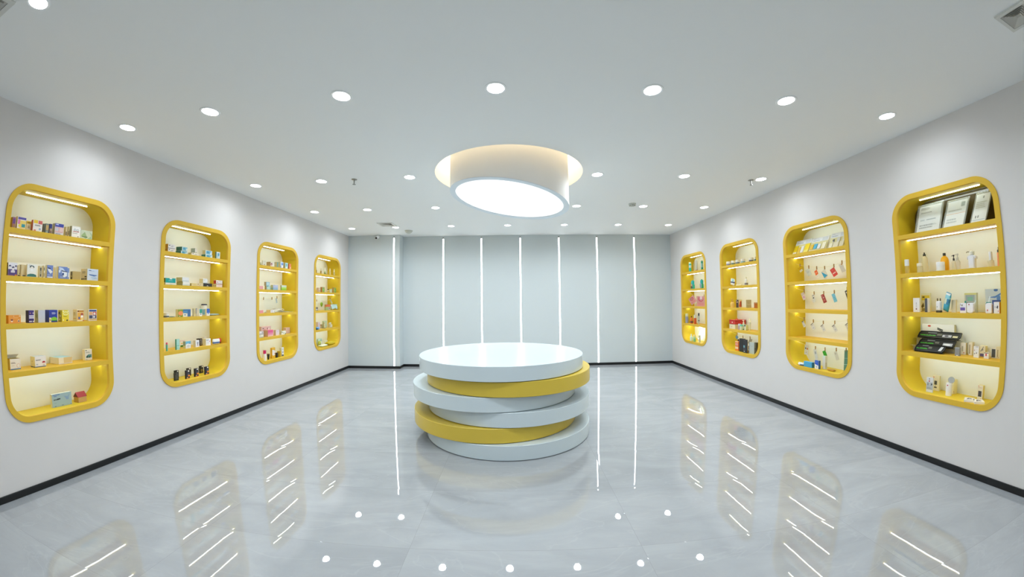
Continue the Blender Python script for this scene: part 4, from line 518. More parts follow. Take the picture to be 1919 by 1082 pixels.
 {'k': 'box', 'N': 'L3', 'T': 3, 'n': 'carton', 'c': 'box', 'lk': 'low pink carton on third shelf', 's': -0.3442, 'd': 0.05, 'w': 0.091, 'l': 0.012, 'h': 0.0472, 'zb': 0.0, 'rot': 0, 'f': '#de96a2', 'sd': '#c27d70', 'art': []},
 {'k': 'box', 'N': 'L3', 'T': 3, 'n': 'carton', 'c': 'box', 'lk': 'small white carton with blue print', 's': -0.0821, 'd': 0.05, 'w': 0.0906, 'l': 0.0756, 'h': 0.048, 'zb': 0.0, 'rot': 0, 'f': '#e6e6ea', 'sd': '#dccf9e', 'art': [('t', 0.1, 0.4, 0.9, 0.8, 2, '#7a86a8'), ('r', 0, 0, 1, 0.1, '#5a5238')]},
 {'k': 'bag', 'N': 'L3', 'T': 3, 'n': 'plastic_bag', 'c': 'bag', 'lk': 'crumpled white plastic bag', 's': 0.2097, 'd': 0.03, 'w': 0.5206, 'l': 0.2, 'h': 0.0818, 'zb': 0.0, 'f': '#eef0ea'},
 {'k': 'card', 'N': 'L3', 'T': 3, 'n': 'hang_tag', 'c': 'tag', 'lk': 'narrow pale blue tag', 'a': [0.1033, 1.5566], 'b': [0.1361, 1.5677], 'c3': [0.1543, 1.4894], 'd': 0.13, 'f': '#b9ccd0', 'art': [], 'clip': [0.1418, 1.5751]},
 {'k': 'box', 'N': 'L3', 'T': 4, 'n': 'carton', 'c': 'box', 'lk': 'tall blush pink carton with floral drawing', 's': -0.1544, 'd': 0.11, 'w': 0.2298, 'l': 0.05, 'h': 0.1566, 'zb': 0.0, 'rot': 0, 'f': '#dcbcb4', 'sd': '#dcbcb4', 'art': [('e', 0.7, 0.75, 0.12, 0.1, '#7a3a44'), ('e', 0.2, 0.8, 0.08, 0.04, '#5a3438'), ('e', 0.3, 0.55, 0.2, 0.2, '#d2a49c'), ('e', 0.75, 0.65, 0.1, 0.2, '#ecd8d0')]},
 {'k': 'box', 'N': 'L3', 'T': 4, 'n': 'carton', 'c': 'box', 'lk': 'lower white carton with black foot line', 's': -0.3586, 'd': 0.04, 'w': 0.0983, 'l': 0.08, 'h': 0.0503, 'zb': 0.0, 'rot': 0, 'f': '#d2d2c8', 'sd': '#d2d2c8', 'art': [('r', 0, 0.0, 1, 0.08, '#5a5a4c'), ('r', 0.4, 0.4, 0.9, 0.8, '#e6e6e0')]},
 {'k': 'box', 'N': 'L3', 'T': 4, 'n': 'carton', 'c': 'box', 'lk': 'upper white carton with black foot line', 's': -0.3579, 'd': 0.04, 'w': 0.0983, 'l': 0.08, 'h': 0.043, 'zb': 0.0509, 'rot': 0, 'f': '#d8d2d0', 'sd': '#d8d2d0', 'art': [('r', 0, 0.0, 1, 0.12, '#2c2c2c'), ('r', 0.1, 0.4, 0.5, 0.9, '#e8e2e4'), ('r', 0.6, 0.3, 0.9, 0.9, '#b4b0b0')]},
 {'k': 'box', 'N': 'L3', 'T': 4, 'n': 'carton', 'c': 'box', 'lk': 'hot pink to blush carton', 's': -0.1489, 'd': 0.0354, 'w': 0.1294, 'l': 0.0727, 'h': 0.1002, 'zb': 0.0, 'rot': 0, 'f': '#dd5a8c', 'sd': '#cfae88', 'art': [('r', 0, 0, 1, 0.2, '#e6c0b8'), ('r', 0, 0.2, 1, 0.42, '#e29ab0'), ('r', 0, 0.42, 1, 0.65, '#e07aa0')], 'top': '#d88a80'},
 {'k': 'box', 'N': 'L3', 'T': 4, 'n': 'carton', 'c': 'box', 'lk': 'pale lilac carton', 's': 0.0445, 'd': 0.05, 'w': 0.0885, 'l': 0.0403, 'h': 0.0873, 'zb': 0.0, 'rot': 0, 'f': '#dacfd8', 'sd': '#d3bfa0', 'art': [('e', 0.5, 0.7, 0.2, 0.1, '#c8bcd0'), ('e', 0.5, 0.4, 0.15, 0.08, '#cfc4d4')]},
 {'k': 'box', 'N': 'L3', 'T': 4, 'n': 'carton', 'c': 'box', 'lk': 'white carton with dark green leaves', 's': 0.194, 'd': 0.0414, 'w': 0.1185, 'l': 0.036, 'h': 0.0591, 'zb': 0.0, 'rot': 0, 'f': '#dfe3d8', 'sd': '#c2c4a0', 'art': [('p', [(0.0, 0.9), (0.3, 0.6), (0.15, 0.5), (0, 0.7)], '#5c7a4c'), ('p', [(0.6, 0.0), (1, 0.0), (1, 0.4), (0.85, 0.2)], '#4c6030'), ('e', 0.5, 0.45, 0.15, 0.06, '#5a5a40')]},
 {'k': 'box', 'N': 'L3', 'T': 4, 'n': 'carton', 'c': 'box', 'lk': 'tall plain pink carton', 's': 0.4146, 'd': 0.11, 'w': 0.1108, 'l': 0.0572, 'h': 0.0991, 'zb': 0.0, 'rot': 0, 'f': '#dac0bc', 'sd': '#d2ae84', 'art': []},
 {'k': 'taper', 'N': 'L3', 'T': 5, 'n': 'cosmetic_tube', 'c': 'tube', 'lk': 'black tapered tube with gold band', 's': -0.1659, 'd': 0.07, 'r': 0.0212, 'h': 0.0932, 'zb': 0.0, 'f': '#2c2d24', 'cap': '#a88a50'},
 {'k': 'bottle', 'N': 'L3', 'T': 5, 'n': 'bottle', 'c': 'bottle', 'lk': 'white bottle with magenta cap', 's': -0.2864, 'd': 0.0426, 'r': 0.0257, 'h': 0.1608, 'zb': 0.0, 'f': '#ecebec', 'cap': '#c8286e', 'capf': 0.32, 'capr': 0.85, 'sh': 0.7},
 {'k': 'box', 'N': 'L3', 'T': 5, 'n': 'carton', 'c': 'box', 'lk': 'narrow black carton behind the orange one', 's': 0.0599, 'd': 0.07, 'w': 0.0374, 'l': 0.03, 'h': 0.077, 'zb': 0.0, 'rot': 0, 'f': '#2b2822', 'sd': '#2b2822', 'art': []},
 {'k': 'box', 'N': 'L3', 'T': 5, 'n': 'carton', 'c': 'box', 'lk': 'tall orange-yellow carton with white patch', 's': -0.0108, 'd': 0.0864, 'w': 0.081, 'l': 0.0334, 'h': 0.1676, 'zb': 0.0, 'rot': 0, 'f': '#e3b22c', 'sd': '#d3a020', 'art': [('p', [(0.05, 0.35), (0.1, 0.82), (0.95, 0.7), (0.95, 0.3), (0.6, 0.24), (0.2, 0.27)], '#e9e4e2'), ('e', 0.82, 0.42, 0.14, 0.06, '#d49a88')]},
 {'k': 'box', 'N': 'L3', 'T': 5, 'n': 'carton', 'c': 'box', 'lk': 'small mustard carton', 's': 0.1432, 'd': 0.07, 'w': 0.0428, 'l': 0.05, 'h': 0.0922, 'zb': 0.0, 'rot': 0, 'f': '#c6a41e', 'sd': '#c6a41e', 'art': []},
 {'k': 'box', 'N': 'L3', 'T': 5, 'n': 'carton', 'c': 'box', 'lk': 'tall white carton with slate foot', 's': 0.2126, 'd': 0.0764, 'w': 0.0569, 'l': 0.0364, 'h': 0.1463, 'zb': 0.0, 'rot': 0, 'f': '#e6e8ea', 'sd': '#cfcea6', 'art': [('r', 0.05, 0.0, 0.9, 0.18, '#4f5866'), ('r', 0.3, 0.36, 0.7, 0.52, '#8486b8'), ('t', 0.2, 0.7, 0.8, 0.85, 2, '#b0b4c4')], 'sart': [('e', 0.4, 0.88, 0.08, 0.02, '#8a8a6a'), ('e', 0.4, 0.75, 0.08, 0.02, '#8a8a6a'), ('r', 0.25, 0.5, 0.55, 0.55, '#7a7c5c')]},
 {'k': 'dropper', 'N': 'L4', 'T': 1, 'n': 'bottle', 'c': 'bottle', 'lk': 'first brown dropper bottle with grey tip', 's': -0.3129, 'd': 0.08, 'r': 0.0152, 'h': 0.1186, 'zb': 0.0, 'f': '#a98a3c', 'cap': '#b9b79a'},
 {'k': 'dropper', 'N': 'L4', 'T': 1, 'n': 'bottle', 'c': 'bottle', 'lk': 'second brown dropper bottle with cream tip', 's': -0.1352, 'd': 0.08, 'r': 0.0149, 'h': 0.1148, 'zb': 0.0, 'f': '#ab9048', 'cap': '#d6d3b4'},
 {'k': 'dropper', 'N': 'L4', 'T': 1, 'n': 'bottle', 'c': 'bottle', 'lk': 'pale green dropper bottle with white tip', 's': 0.0282, 'd': 0.08, 'r': 0.0209, 'h': 0.1378, 'zb': 0.0, 'f': '#c6d2b0', 'cap': '#e8eadc', 'band': '#7f9c6a'},
 {'k': 'dropper', 'N': 'L4', 'T': 1, 'n': 'bottle', 'c': 'bottle', 'lk': 'first clear dropper bottle with tall white tip', 's': 0.2255, 'd': 0.08, 'r': 0.0182, 'h': 0.1433, 'zb': 0.0, 'f': '#d2c68a', 'cap': '#efedd8'},
 {'k': 'dropper', 'N': 'L4', 'T': 1, 'n': 'bottle', 'c': 'bottle', 'lk': 'second clear dropper bottle with tall white tip', 's': 0.4016, 'd': 0.08, 'r': 0.0186, 'h': 0.1446, 'zb': 0.0, 'f': '#cfc384', 'cap': '#efedd8'},
 {'k': 'pouch', 'N': 'L4', 'T': 2, 'n': 'sachet', 'c': 'pouch', 'lk': 'small golden sachet', 's': -0.3393, 'd': 0.06, 'w': 0.0412, 'h': 0.0405, 'th': 0.02, 'zb': 0.0, 'lean': 0, 'rot': 0, 'f': '#cfae3a', 'art': []},
 {'k': 'box', 'N': 'L4', 'T': 2, 'n': 'carton', 'c': 'box', 'lk': 'narrow pale pink carton', 's': -0.2003, 'd': 0.07, 'w': 0.0518, 'l': 0.05, 'h': 0.0898, 'zb': 0.0, 'rot': 0, 'f': '#d2c2b2', 'sd': '#d2c2b2', 'art': [('r', 0.2, 0.1, 0.9, 0.4, '#a08a80')]},
 {'k': 'box', 'N': 'L4', 'T': 2, 'n': 'carton', 'c': 'box', 'lk': 'first kraft carton with green leaf picture', 's': -0.0843, 'd': 0.05, 'w': 0.0904, 'l': 0.0413, 'h': 0.1057, 'zb': 0.0, 'rot': 0, 'f': '#a8a060', 'sd': '#a87f48', 'art': [('e', 0.55, 0.45, 0.42, 0.4, '#86b84c'), ('e', 0.65, 0.55, 0.14, 0.24, '#4a8424'), ('e', 0.7, 0.2, 0.14, 0.14, '#5f9a34'), ('e', 0.45, 0.5, 0.15, 0.2, '#a4cc78')]},
 {'k': 'jar', 'N': 'L4', 'T': 2, 'n': 'jar', 'c': 'jar', 'lk': 'small cream jar with dark lid', 's': 0.1538, 'd': 0.08, 'r': 0.0155, 'h': 0.0762, 'zb': 0.0, 'f': '#d2cc9a', 'cap': '#5c5414', 'band': '#c4b050'},
 {'k': 'jar', 'N': 'L4', 'T': 2, 'n': 'jar', 'c': 'jar', 'lk': 'pale aqua jar', 's': 0.2237, 'd': 0.06, 'r': 0.0239, 'h': 0.0765, 'zb': 0.0, 'f': '#cbd6c4', 'cap': '#b9c49c'},
 {'k': 'box', 'N': 'L4', 'T': 2, 'n': 'carton', 'c': 'box', 'lk': 'second kraft carton with green leaf picture', 's': 0.3931, 'd': 0.05, 'w': 0.0889, 'l': 0.0455, 'h': 0.114, 'zb': 0.0, 'rot': 0, 'f': '#a8a254', 'sd': '#ad9350', 'art': [('e', 0.55, 0.45, 0.42, 0.4, '#86b84c'), ('e', 0.65, 0.55, 0.14, 0.24, '#4a8424'), ('e', 0.7, 0.2, 0.14, 0.14, '#5f9a34'), ('e', 0.45, 0.5, 0.15, 0.2, '#a4cc78')]},
 {'k': 'leaf', 'N': 'L4', 'T': 3, 'n': 'leaf_charm', 'c': 'charm', 'lk': 'green leaf shaped charm on a thread', 's': 0.0045, 'z': 1.4445, 'd': 0.14, 'w': 0.1006, 'h': 0.103, 'f': '#7fa82c'},
 {'k': 'card', 'N': 'L4', 'T': 3, 'n': 'hang_tag', 'c': 'tag', 'lk': 'white tag hanging over the yellow side', 'a': [0.2938, 1.5468], 'b': [0.3411, 1.5561], 'c3': [0.4267, 1.4662], 'd': 0.12, 'f': '#d8d7b0', 'art': [('r', 0.2, 0.2, 0.8, 0.5, '#a8a890')], 'clip': [0.3338, 1.5633]},
 {'k': 'box', 'N': 'L4', 'T': 3, 'n': 'carton', 'c': 'box', 'lk': 'carton with orange top and green foot', 's': 0.1092, 'd': 0.05, 'w': 0.1962, 'l': 0.0283, 'h': 0.1178, 'zb': 0.0, 'rot': 0, 'f': '#9db27a', 'sd': '#a9b47e', 'art': [('r', 0, 0.58, 1, 1, '#d56a34'), ('r', 0.5, 0.08, 0.95, 0.5, '#b4b4a2'), ('e', 0.72, 0.32, 0.1, 0.1, '#a4586c')], 'sart': [('p', [(0, 0.5), (0.5, 1), (1, 1), (1, 0.55)], '#bf7a3c')]},
 {'k': 'pouch', 'N': 'L4', 'T': 3, 'n': 'pouch', 'c': 'pouch', 'lk': 'pale aqua leaning pouch', 's': 0.339, 'd': 0.03, 'w': 0.2618, 'h': 0.1088, 'th': 0.05, 'zb': 0.0062, 'lean': 12, 'rot': 0, 'f': '#b7d3cc', 'art': [('r', 0.65, 0.1, 0.95, 0.7, '#bfe0e8'), ('e', 0.75, 0.2, 0.05, 0.06, '#2f6a5c'), ('p', [(0.1, 0), (0.5, 0.35), (0.85, 0)], '#b3a848')]},
 {'k': 'box', 'N': 'L4', 'T': 3, 'n': 'carton', 'c': 'box', 'lk': 'small black and white photo carton', 's': -0.3348, 'd': 0.05, 'w': 0.0874, 'l': 0.05, 'h': 0.0701, 'zb': 0.0, 'rot': 0, 'f': '#85847e', 'sd': '#85847e', 'art': [('r', 0.2, 0.1, 0.8, 0.5, '#d4d2cc'), ('r', 0.6, 0.5, 0.95, 0.9, '#4c4a48'), ('r', 0.0, 0.0, 1, 0.12, '#7a7428')]},
 {'k': 'box', 'N': 'L4', 'T': 4, 'n': 'carton', 'c': 'box', 'lk': 'upright lilac carton', 's': -0.2106, 'd': 0.07, 'w': 0.0768, 'l': 0.05, 'h': 0.1401, 'zb': 0.0, 'rot': 0, 'f': '#dccfd2', 'sd': '#dccfd2', 'art': [('r', 0.2, 0.3, 0.8, 0.8, '#cfb8c8')]},
 {'k': 'box', 'N': 'L4', 'T': 4, 'n': 'carton', 'c': 'box', 'lk': 'pale green carton at the back', 's': 0.0217, 'd': 0.07, 'w': 0.1221, 'l': 0.03, 'h': 0.1497, 'zb': 0.0, 'rot': 0, 'f': '#b7c69c', 'sd': '#b7c69c', 'art': [('r', 0.1, 0.1, 0.9, 0.5, '#a8c4ac')]},
 {'k': 'box', 'N': 'L4', 'T': 4, 'n': 'carton', 'c': 'box', 'lk': 'white carton with brown band', 's': -0.0344, 'd': 0.101, 'w': 0.0783, 'l': 0.0326, 'h': 0.085, 'zb': 0.0, 'rot': 0, 'f': '#d2cda6', 'sd': '#cfc8a0', 'art': [('r', 0.0, 0.75, 0.9, 0.95, '#9a7858'), ('r', 0.3, 0.1, 0.5, 0.6, '#a49c6c')], 'sart': [('r', 0.1, 0.72, 1, 0.95, '#a4744e')]},
 {'k': 'pouch', 'N': 'L4', 'T': 4, 'n': 'pouch', 'c': 'pouch', 'lk': 'bright blue pouch', 's': -0.3703, 'd': 0.012, 'w': 0.1018, 'h': 0.0515, 'th': 0.05, 'zb': 0.0, 'lean': 0, 'rot': 0, 'f': '#6aa0d4', 'art': [('r', 0.0, 0.0, 0.3, 0.6, '#2c6284')]},
 {'k': 'box', 'N': 'L4', 'T': 4, 'n': 'carton', 'c': 'box', 'lk': 'slim cream carton with dark foot', 's': -0.0324, 'd': 0.0502, 'w': 0.0503, 'l': 0.0155, 'h': 0.1301, 'zb': 0.0, 'rot': 0, 'f': '#d3cb9c', 'sd': '#b9b184', 'art': [('r', 0, 0, 1, 0.1, '#4a4206'), ('r', 0.0, 0.74, 0.4, 0.95, '#98946c')]},
 {'k': 'box', 'N': 'L4', 'T': 4, 'n': 'carton', 'c': 'box', 'lk': 'low white carton', 's': 0.2186, 'd': 0.0449, 'w': 0.0906, 'l': 0.0605, 'h': 0.0647, 'zb': 0.0, 'rot': 0, 'f': '#d8d2b4', 'sd': '#d2cc9c', 'art': [('r', 0.1, 0.1, 0.5, 0.8, '#bcb6a0'), ('r', 0.1, 0, 1, 0.1, '#6a643c')]},
 {'k': 'box', 'N': 'L4', 'T': 4, 'n': 'carton', 'c': 'box', 'lk': 'white carton with mauve band on low carton', 's': 0.1879, 'd': 0.045, 'w': 0.0761, 'l': 0.0277, 'h': 0.0289, 'zb': 0.075, 'rot': 0, 'f': '#e0dbc8', 'sd': '#d4ceb0', 'art': [('r', 0, 0.35, 1, 0.55, '#8f7f88')]},
 {'k': 'pouch', 'N': 'L4', 'T': 5, 'n': 'pouch', 'c': 'pouch', 'lk': 'brown and lime pouch', 's': -0.0537, 'd': 0.156, 'w': 0.0609, 'h': 0.1108, 'th': 0.05, 'zb': 0.0, 'lean': 0, 'rot': 0, 'f': '#b9c860', 'art': [('r', 0.1, 0, 0.9, 0.55, '#7d6a24')]},
 {'k': 'can', 'N': 'L4', 'T': 5, 'n': 'paper_roll', 'c': 'roll', 'lk': 'white paper roll', 's': 0.0111, 'd': 0.1595, 'r': 0.0285, 'h': 0.0859, 'zb': 0.0, 'f': '#e6e8d2', 'cap': '#eceeda', 'capf': 0.05},
 {'k': 'pouch', 'N': 'L4', 'T': 5, 'n': 'pouch', 'c': 'pouch', 'lk': 'pale aqua pouch with green leaf', 's': 0.0578, 'd': 0.214, 'w': 0.1607, 'h': 0.1462, 'th': 0.05, 'zb': 0.0, 'lean': 0, 'rot': 0, 'f': '#c3dad0', 'art': [('p', [(0.3, 0.05), (0.32, 0.55), (0.45, 0.4), (0.65, 0.05)], '#3f8438'), ('r', 0.3, 0.7, 0.75, 0.92, '#98bcb8'), ('e', 0.55, 0.6, 0.15, 0.12, '#d8ece8')]},
 {'k': 'box', 'N': 'L4', 'T': 5, 'n': 'carton', 'c': 'box', 'lk': 'white card beside aqua pouch', 's': 0.1439, 'd': 0.121, 'w': 0.1254, 'l': 0.012, 'h': 0.0996, 'zb': 0.0, 'rot': 0, 'f': '#e4e4c8', 'sd': '#e4e4c8', 'art': [('e', 0.4, 0.6, 0.15, 0.15, '#cfcfa8')]},
 {'k': 'pouch', 'N': 'L4', 'T': 5, 'n': 'wipes_pack', 'c': 'pack', 'lk': 'flat white wipes pack', 's': -0.0602, 'd': 0.03, 'w': 0.2448, 'h': 0.0436, 'th': 0.1, 'zb': 0.0, 'lean': 0, 'rot': 0, 'f': '#e6efe2', 'art': [], 'flat': 1},
 {'k': 'pouch', 'N': 'L4', 'T': 5, 'n': 'soft_pack', 'c': 'pack', 'lk': 'yellow soft pack lying flat', 's': 0.2164, 'd': 0.02, 'w': 0.2737, 'h': 0.0687, 'th': 0.1, 'zb': 0.0091, 'lean': 0, 'rot': 0, 'f': '#d2bb16', 'art': [], 'flat': 1},
 {'k': 'panel', 'N': 'R1', 'T': 1, 'n': 'dark_back_panel', 'c': 'board', 'lk': 'dark bronze glossy panel across the back behind the certificates', 's': 0.0, 'd': 0.25, 'w': 0.93, 'l': 0.008, 'h': 0.31, 'zb': 0.0, 'f': '#5c5030'},  # panel added to make the back of this tier dark
 {'k': 'cert', 'N': 'R1', 'T': 1, 'n': 'certificate_stand', 'c': 'frame', 'lk': 'acrylic certificate stand nearest the yellow side', 's': -0.2438, 'sh': 0.118, 'd': 0.1, 'w': 0.2667, 'h': 0.27, 'zb': 0.0, 'f': '#f0f2f2', 'art': [('t', 0.08, 0.85, 0.5, 0.95, 2, '#8a8e90'), ('t', 0.1, 0.7, 0.6, 0.78, 1, '#a8acac'), ('r', 0.38, 0.44, 0.8, 0.48, '#a4b0b4'), ('r', 0.1, 0.43, 0.3, 0.49, '#c4ccd0'), ('t', 0.1, 0.12, 0.9, 0.3, 2, '#9aa0a2'), ('t', 0.65, 0.22, 0.9, 0.28, 2, '#b0b8ba')]},
 {'k': 'cert', 'N': 'R1', 'T': 1, 'n': 'certificate_stand', 'c': 'frame', 'lk': 'middle acrylic certificate stand, taller sheet', 's': 0.0038, 'sh': 0.237, 'd': 0.11, 'w': 0.2213, 'h': 0.2532, 'zb': 0.0, 'f': '#f0f2f2', 'art': [('r', 0, 0.5, 1, 0.52, '#e0a878'), ('r', 0.7, 0.75, 0.9, 0.92, '#9aa4a0'), ('t', 0.1, 0.6, 0.8, 0.68, 1, '#b4b6ac'), ('t', 0.1, 0.15, 0.7, 0.35, 2, '#b4bcc0')]},
 {'k': 'cert', 'N': 'R1', 'T': 1, 'n': 'certificate_stand', 'c': 'frame', 'lk': 'tilted acrylic certificate stand with crest', 's': 0.2301, 'sh': 0.275, 'd': 0.13, 'w': 0.1535, 'h': 0.2671, 'zb': 0.0, 'f': '#f0f2f2', 'art': [('e', 0.55, 0.88, 0.06, 0.05, '#8a8e90'), ('t', 0.1, 0.5, 0.9, 0.75, 4, '#c0c0b0'), ('e', 0.25, 0.22, 0.05, 0.05, '#5c6064'), ('e', 0.42, 0.22, 0.05, 0.05, '#6c7074'), ('r', 0.05, 0.1, 0.95, 0.12, '#9cb4cc'), ('r', 0.05, 0, 0.95, 0.04, '#c89a4c')]},
 {'k': 'bottle', 'N': 'R1', 'T': 2, 'n': 'bottle', 'c': 'bottle', 'lk': 'clear bottle with tall white cap', 's': -0.4351, 'd': 0.04, 'r': 0.0203, 'h': 0.133, 'zb': 0.0, 'f': '#e8d68a', 'cap': '#e9ecec', 'capf': 0.46, 'capr': 1.0, 'sh': 0.98, 'clear': 1},
 {'k': 'bottle', 'N': 'R1', 'T': 2, 'n': 'bottle', 'c': 'bottle', 'lk': 'clear bottle with black dropper cap', 's': -0.3248, 'd': 0.15, 'r': 0.0298, 'h': 0.1887, 'zb': 0.0, 'f': '#e9e2b4', 'cap': '#26261e', 'capf': 0.17, 'capr': 0.45, 'sh': 0.62, 'clear': 1, 'nip': 1},
 {'k': 'jar', 'N': 'R1', 'T': 2, 'n': 'jar', 'c': 'jar', 'lk': 'small clear jar with cream lid', 's': -0.3174, 'd': 0.06, 'r': 0.0241, 'h': 0.0874, 'zb': 0.0, 'f': '#e8e2b8', 'cap': '#e6dfc0', 'clear': 1},
 {'k': 'jar', 'N': 'R1', 'T': 2, 'n': 'jar', 'c': 'jar', 'lk': 'white screw-top jar', 's': -0.1075, 'd': 0.06, 'r': 0.036, 'h': 0.0796, 'zb': 0.0, 'f': '#e6eaea', 'cap': '#eceeee'},
 {'k': 'bottle', 'N': 'R1', 'T': 2, 'n': 'bottle', 'c': 'bottle', 'lk': 'amber orange bottle with black cap', 's': -0.1164, 'd': 0.14, 'r': 0.0378, 'h': 0.1605, 'zb': 0.0, 'f': '#eeae14', 'cap': '#24241c', 'capf': 0.15, 'capr': 0.34, 'sh': 0.55},
 {'k': 'pump', 'N': 'R1', 'T': 2, 'n': 'bottle', 'c': 'bottle', 'lk': 'clear pump bottle with black pump', 's': 0.0224, 'd': 0.06, 'r': 0.0173, 'h': 0.1285, 'zb': 0.0, 'f': '#e0d8b0', 'cap': '#202022', 'clear': 1},
 {'k': 'pump', 'N': 'R1', 'T': 2, 'n': 'bottle', 'c': 'bottle', 'lk': 'clear pump bottle with silver pump', 's': 0.0157, 'd': 0.13, 'r': 0.0219, 'h': 0.1414, 'zb': 0.0, 'f': '#dcdcd0', 'cap': '#c9ccc6', 'clear': 1},
 {'k': 'shirt', 'N': 'R1', 'T': 2, 'n': 'dispenser_bottle', 'c': 'bottle', 'lk': 'white shirt-shaped dispenser bottle', 's': 0.1767, 'd': 0.07, 'w': 0.077, 'l': 0.05, 'h': 0.1504, 'zb': 0.0, 'rot': 0, 'f': '#e4e8f0', 'sd': '#e4e8f0', 'art': []},
 {'k': 'bottle', 'N': 'R1', 'T': 2, 'n': 'bottle', 'c': 'bottle', 'lk': 'frosted bottle with tall pale cap', 's': 0.348, 'd': 0.09, 'r': 0.0275, 'h': 0.1221, 'zb': 0.0, 'f': '#e6dfb4', 'cap': '#dfe2e2', 'capf': 0.55, 'capr': 0.55, 'sh': 0.95, 'clear': 1},
 {'k': 'bottle', 'N': 'R1', 'T': 2, 'n': 'bottle', 'c': 'bottle', 'lk': 'slim peach bottle with black cap', 's': 0.4449, 'd': 0.05, 'r': 0.0166, 'h': 0.1484, 'zb': 0.0, 'f': '#f09a62', 'cap': '#2c2a30', 'capf': 0.28, 'capr': 0.85, 'sh': 0.98, 'nip': 1},
 {'k': 'box', 'N': 'R1', 'T': 3, 'n': 'carton', 'c': 'box', 'lk': 'white carton with dropper drawing', 's': -0.367, 'd': 0.06, 'w': 0.0657, 'l': 0.0203, 'h': 0.1306, 'zb': 0.0, 'rot': 0, 'f': '#eceae8', 'sd': '#e4dcb4', 'art': [('p', [(0.45, 0.6), (0.5, 0.72), (0.55, 0.6)], '#6a6a6e'), ('r', 0.42, 0.3, 0.6, 0.6, '#d4d4d6'), ('e', 0.5, 0.22, 0.12, 0.05, '#7a3a3c')]},
 {'k': 'box', 'N': 'R1', 'T': 3, 'n': 'blister_pack', 'c': 'pack', 'lk': 'clear hanging pack with yellow header', 's': -0.3195, 'd': 0.13, 'w': 0.0916, 'l': 0.02, 'h': 0.173, 'zb': 0.0, 'rot': 0, 'f': '#e2dba6', 'sd': '#e2dba6', 'art': [('r', 0.05, 0.62, 0.95, 0.88, '#d8b822'), ('r', 0.15, 0.75, 0.4, 0.83, '#5a4c1c'), ('p', [(0.0, 0.3), (0.25, 0.5), (0.35, 0.3), (0.1, 0.2)], '#6c6238'), ('r', 0.1, 0.05, 0.5, 0.2, '#a89c5c')]},
 {'k': 'box', 'N': 'R1', 'T': 3, 'n': 'carton', 'c': 'box', 'lk': 'white carton with charcoal stripe', 's': -0.2578, 'd': 0.05, 'w': 0.0282, 'l': 0.0327, 'h': 0.126, 'zb': 0.0, 'rot': 0, 'f': '#e6e6e6', 'sd': '#e9e8e2', 'art': [('r', 0.0, 0.0, 0.9, 1, '#44464c'), ('r', 0.35, 0.1, 0.55, 0.9, '#6a6c72')], 'top': '#4c4c52'},
 {'k': 'trimmer', 'N': 'R1', 'T': 3, 'n': 'trimmer', 'c': 'trimmer', 'lk': 'slim white trimmer with dark foot', 's': -0.1493, 'd': 0.06, 'w': 0.0439, 'l': 0.035, 'h': 0.1, 'zb': 0.0, 'rot': 0, 'f': '#e9e9ea', 'sd': '#e9e9ea', 'art': [('r', 0, 0, 1, 0.18, '#4a463c'), ('e', 0.35, 0.5, 0.08, 0.04, '#4a4a4e')]},
 {'k': 'pouch', 'N': 'R1', 'T': 3, 'n': 'pouch', 'c': 'pouch', 'lk': 'blue gel pouch leaning sideways', 's': -0.0692, 'd': 0.08, 'w': 0.0647, 'h': 0.1629, 'th': 0.03, 'zb': 0.0078, 'lean': 0, 'rot': -17, 'f': '#3aa2c4', 'art': [('r', 0.05, 0.55, 0.95, 0.9, '#8ccbd8'), ('e', 0.4, 0.55, 0.2, 0.12, '#d8e0c0'), ('r', 0.6, 0.4, 0.95, 0.7, '#3c80a8'), ('r', 0.1, 0.9, 0.9, 0.98, '#eef4f4')]},
 {'k': 'box', 'N': 'R1', 'T': 3, 'n': 'carton', 'c': 'box', 'lk': 'plain cream carton behind the blue pouch', 's': -0.0287, 'd': 0.11, 'w': 0.0413, 'l': 0.0235, 'h': 0.1098, 'zb': 0.0, 'rot': 0, 'f': '#e8e0cc', 'sd': '#e4dabc', 'art': []},
 {'k': 'box', 'N': 'R1', 'T': 3, 'n': 'carton', 'c': 'box', 'lk': 'white carton with purple block', 's': 0.0971, 'd': 0.05, 'w': 0.0561, 'l': 0.012, 'h': 0.0813, 'zb': 0.0, 'rot': 0, 'f': '#eae8ee', 'sd': '#e4e0d4', 'art': [('r', 0.05, 0.25, 0.85, 0.56, '#6d58a8'), ('r', 0.05, 0.75, 0.12, 0.95, '#5a5a64'), ('e', 0.35, 0.78, 0.1, 0.1, '#8a8460')]},
 {'k': 'box', 'N': 'R1', 'T': 3, 'n': 'blister_pack', 'c': 'pack', 'lk': 'silver and green hanging pack', 's': 0.1218, 'd': 0.13, 'w': 0.1126, 'l': 0.025, 'h': 0.1641, 'zb': 0.0, 'rot': 0, 'f': '#cfd2b8', 'sd': '#cfd2b8', 'art': [('r', 0.1, 0.55, 0.85, 0.9, '#a8b4b0'), ('r', 0.25, 0.6, 0.7, 0.8, '#8cbfa4'), ('r', 0.15, 0.42, 0.75, 0.52, '#4c5450'), ('r', 0.0, 0.9, 1, 1, '#e2dc8c'), ('r', 0.0, 0.3, 0.15, 0.6, '#3a9a8a'), ('p', [(0.7, 0.3), (0.9, 0.65), (0.95, 0.6), (0.8, 0.2)], '#e6eeee')]},
 {'k': 'rounddev', 'N': 'R1', 'T': 3, 'n': 'device', 'c': 'device', 'lk': 'white lighter shaped device with red dot', 's': 0.165, 'd': 0.045, 'w': 0.0615, 'l': 0.03, 'h': 0.0832, 'zb': 0.0, 'rot': 0, 'f': '#ecebee', 'sd': '#ecebee', 'art': [('e', 0.35, 0.85, 0.09, 0.07, '#b03a4c'), ('r', 0.34, 0.65, 0.38, 0.78, '#c8a0a8')]},
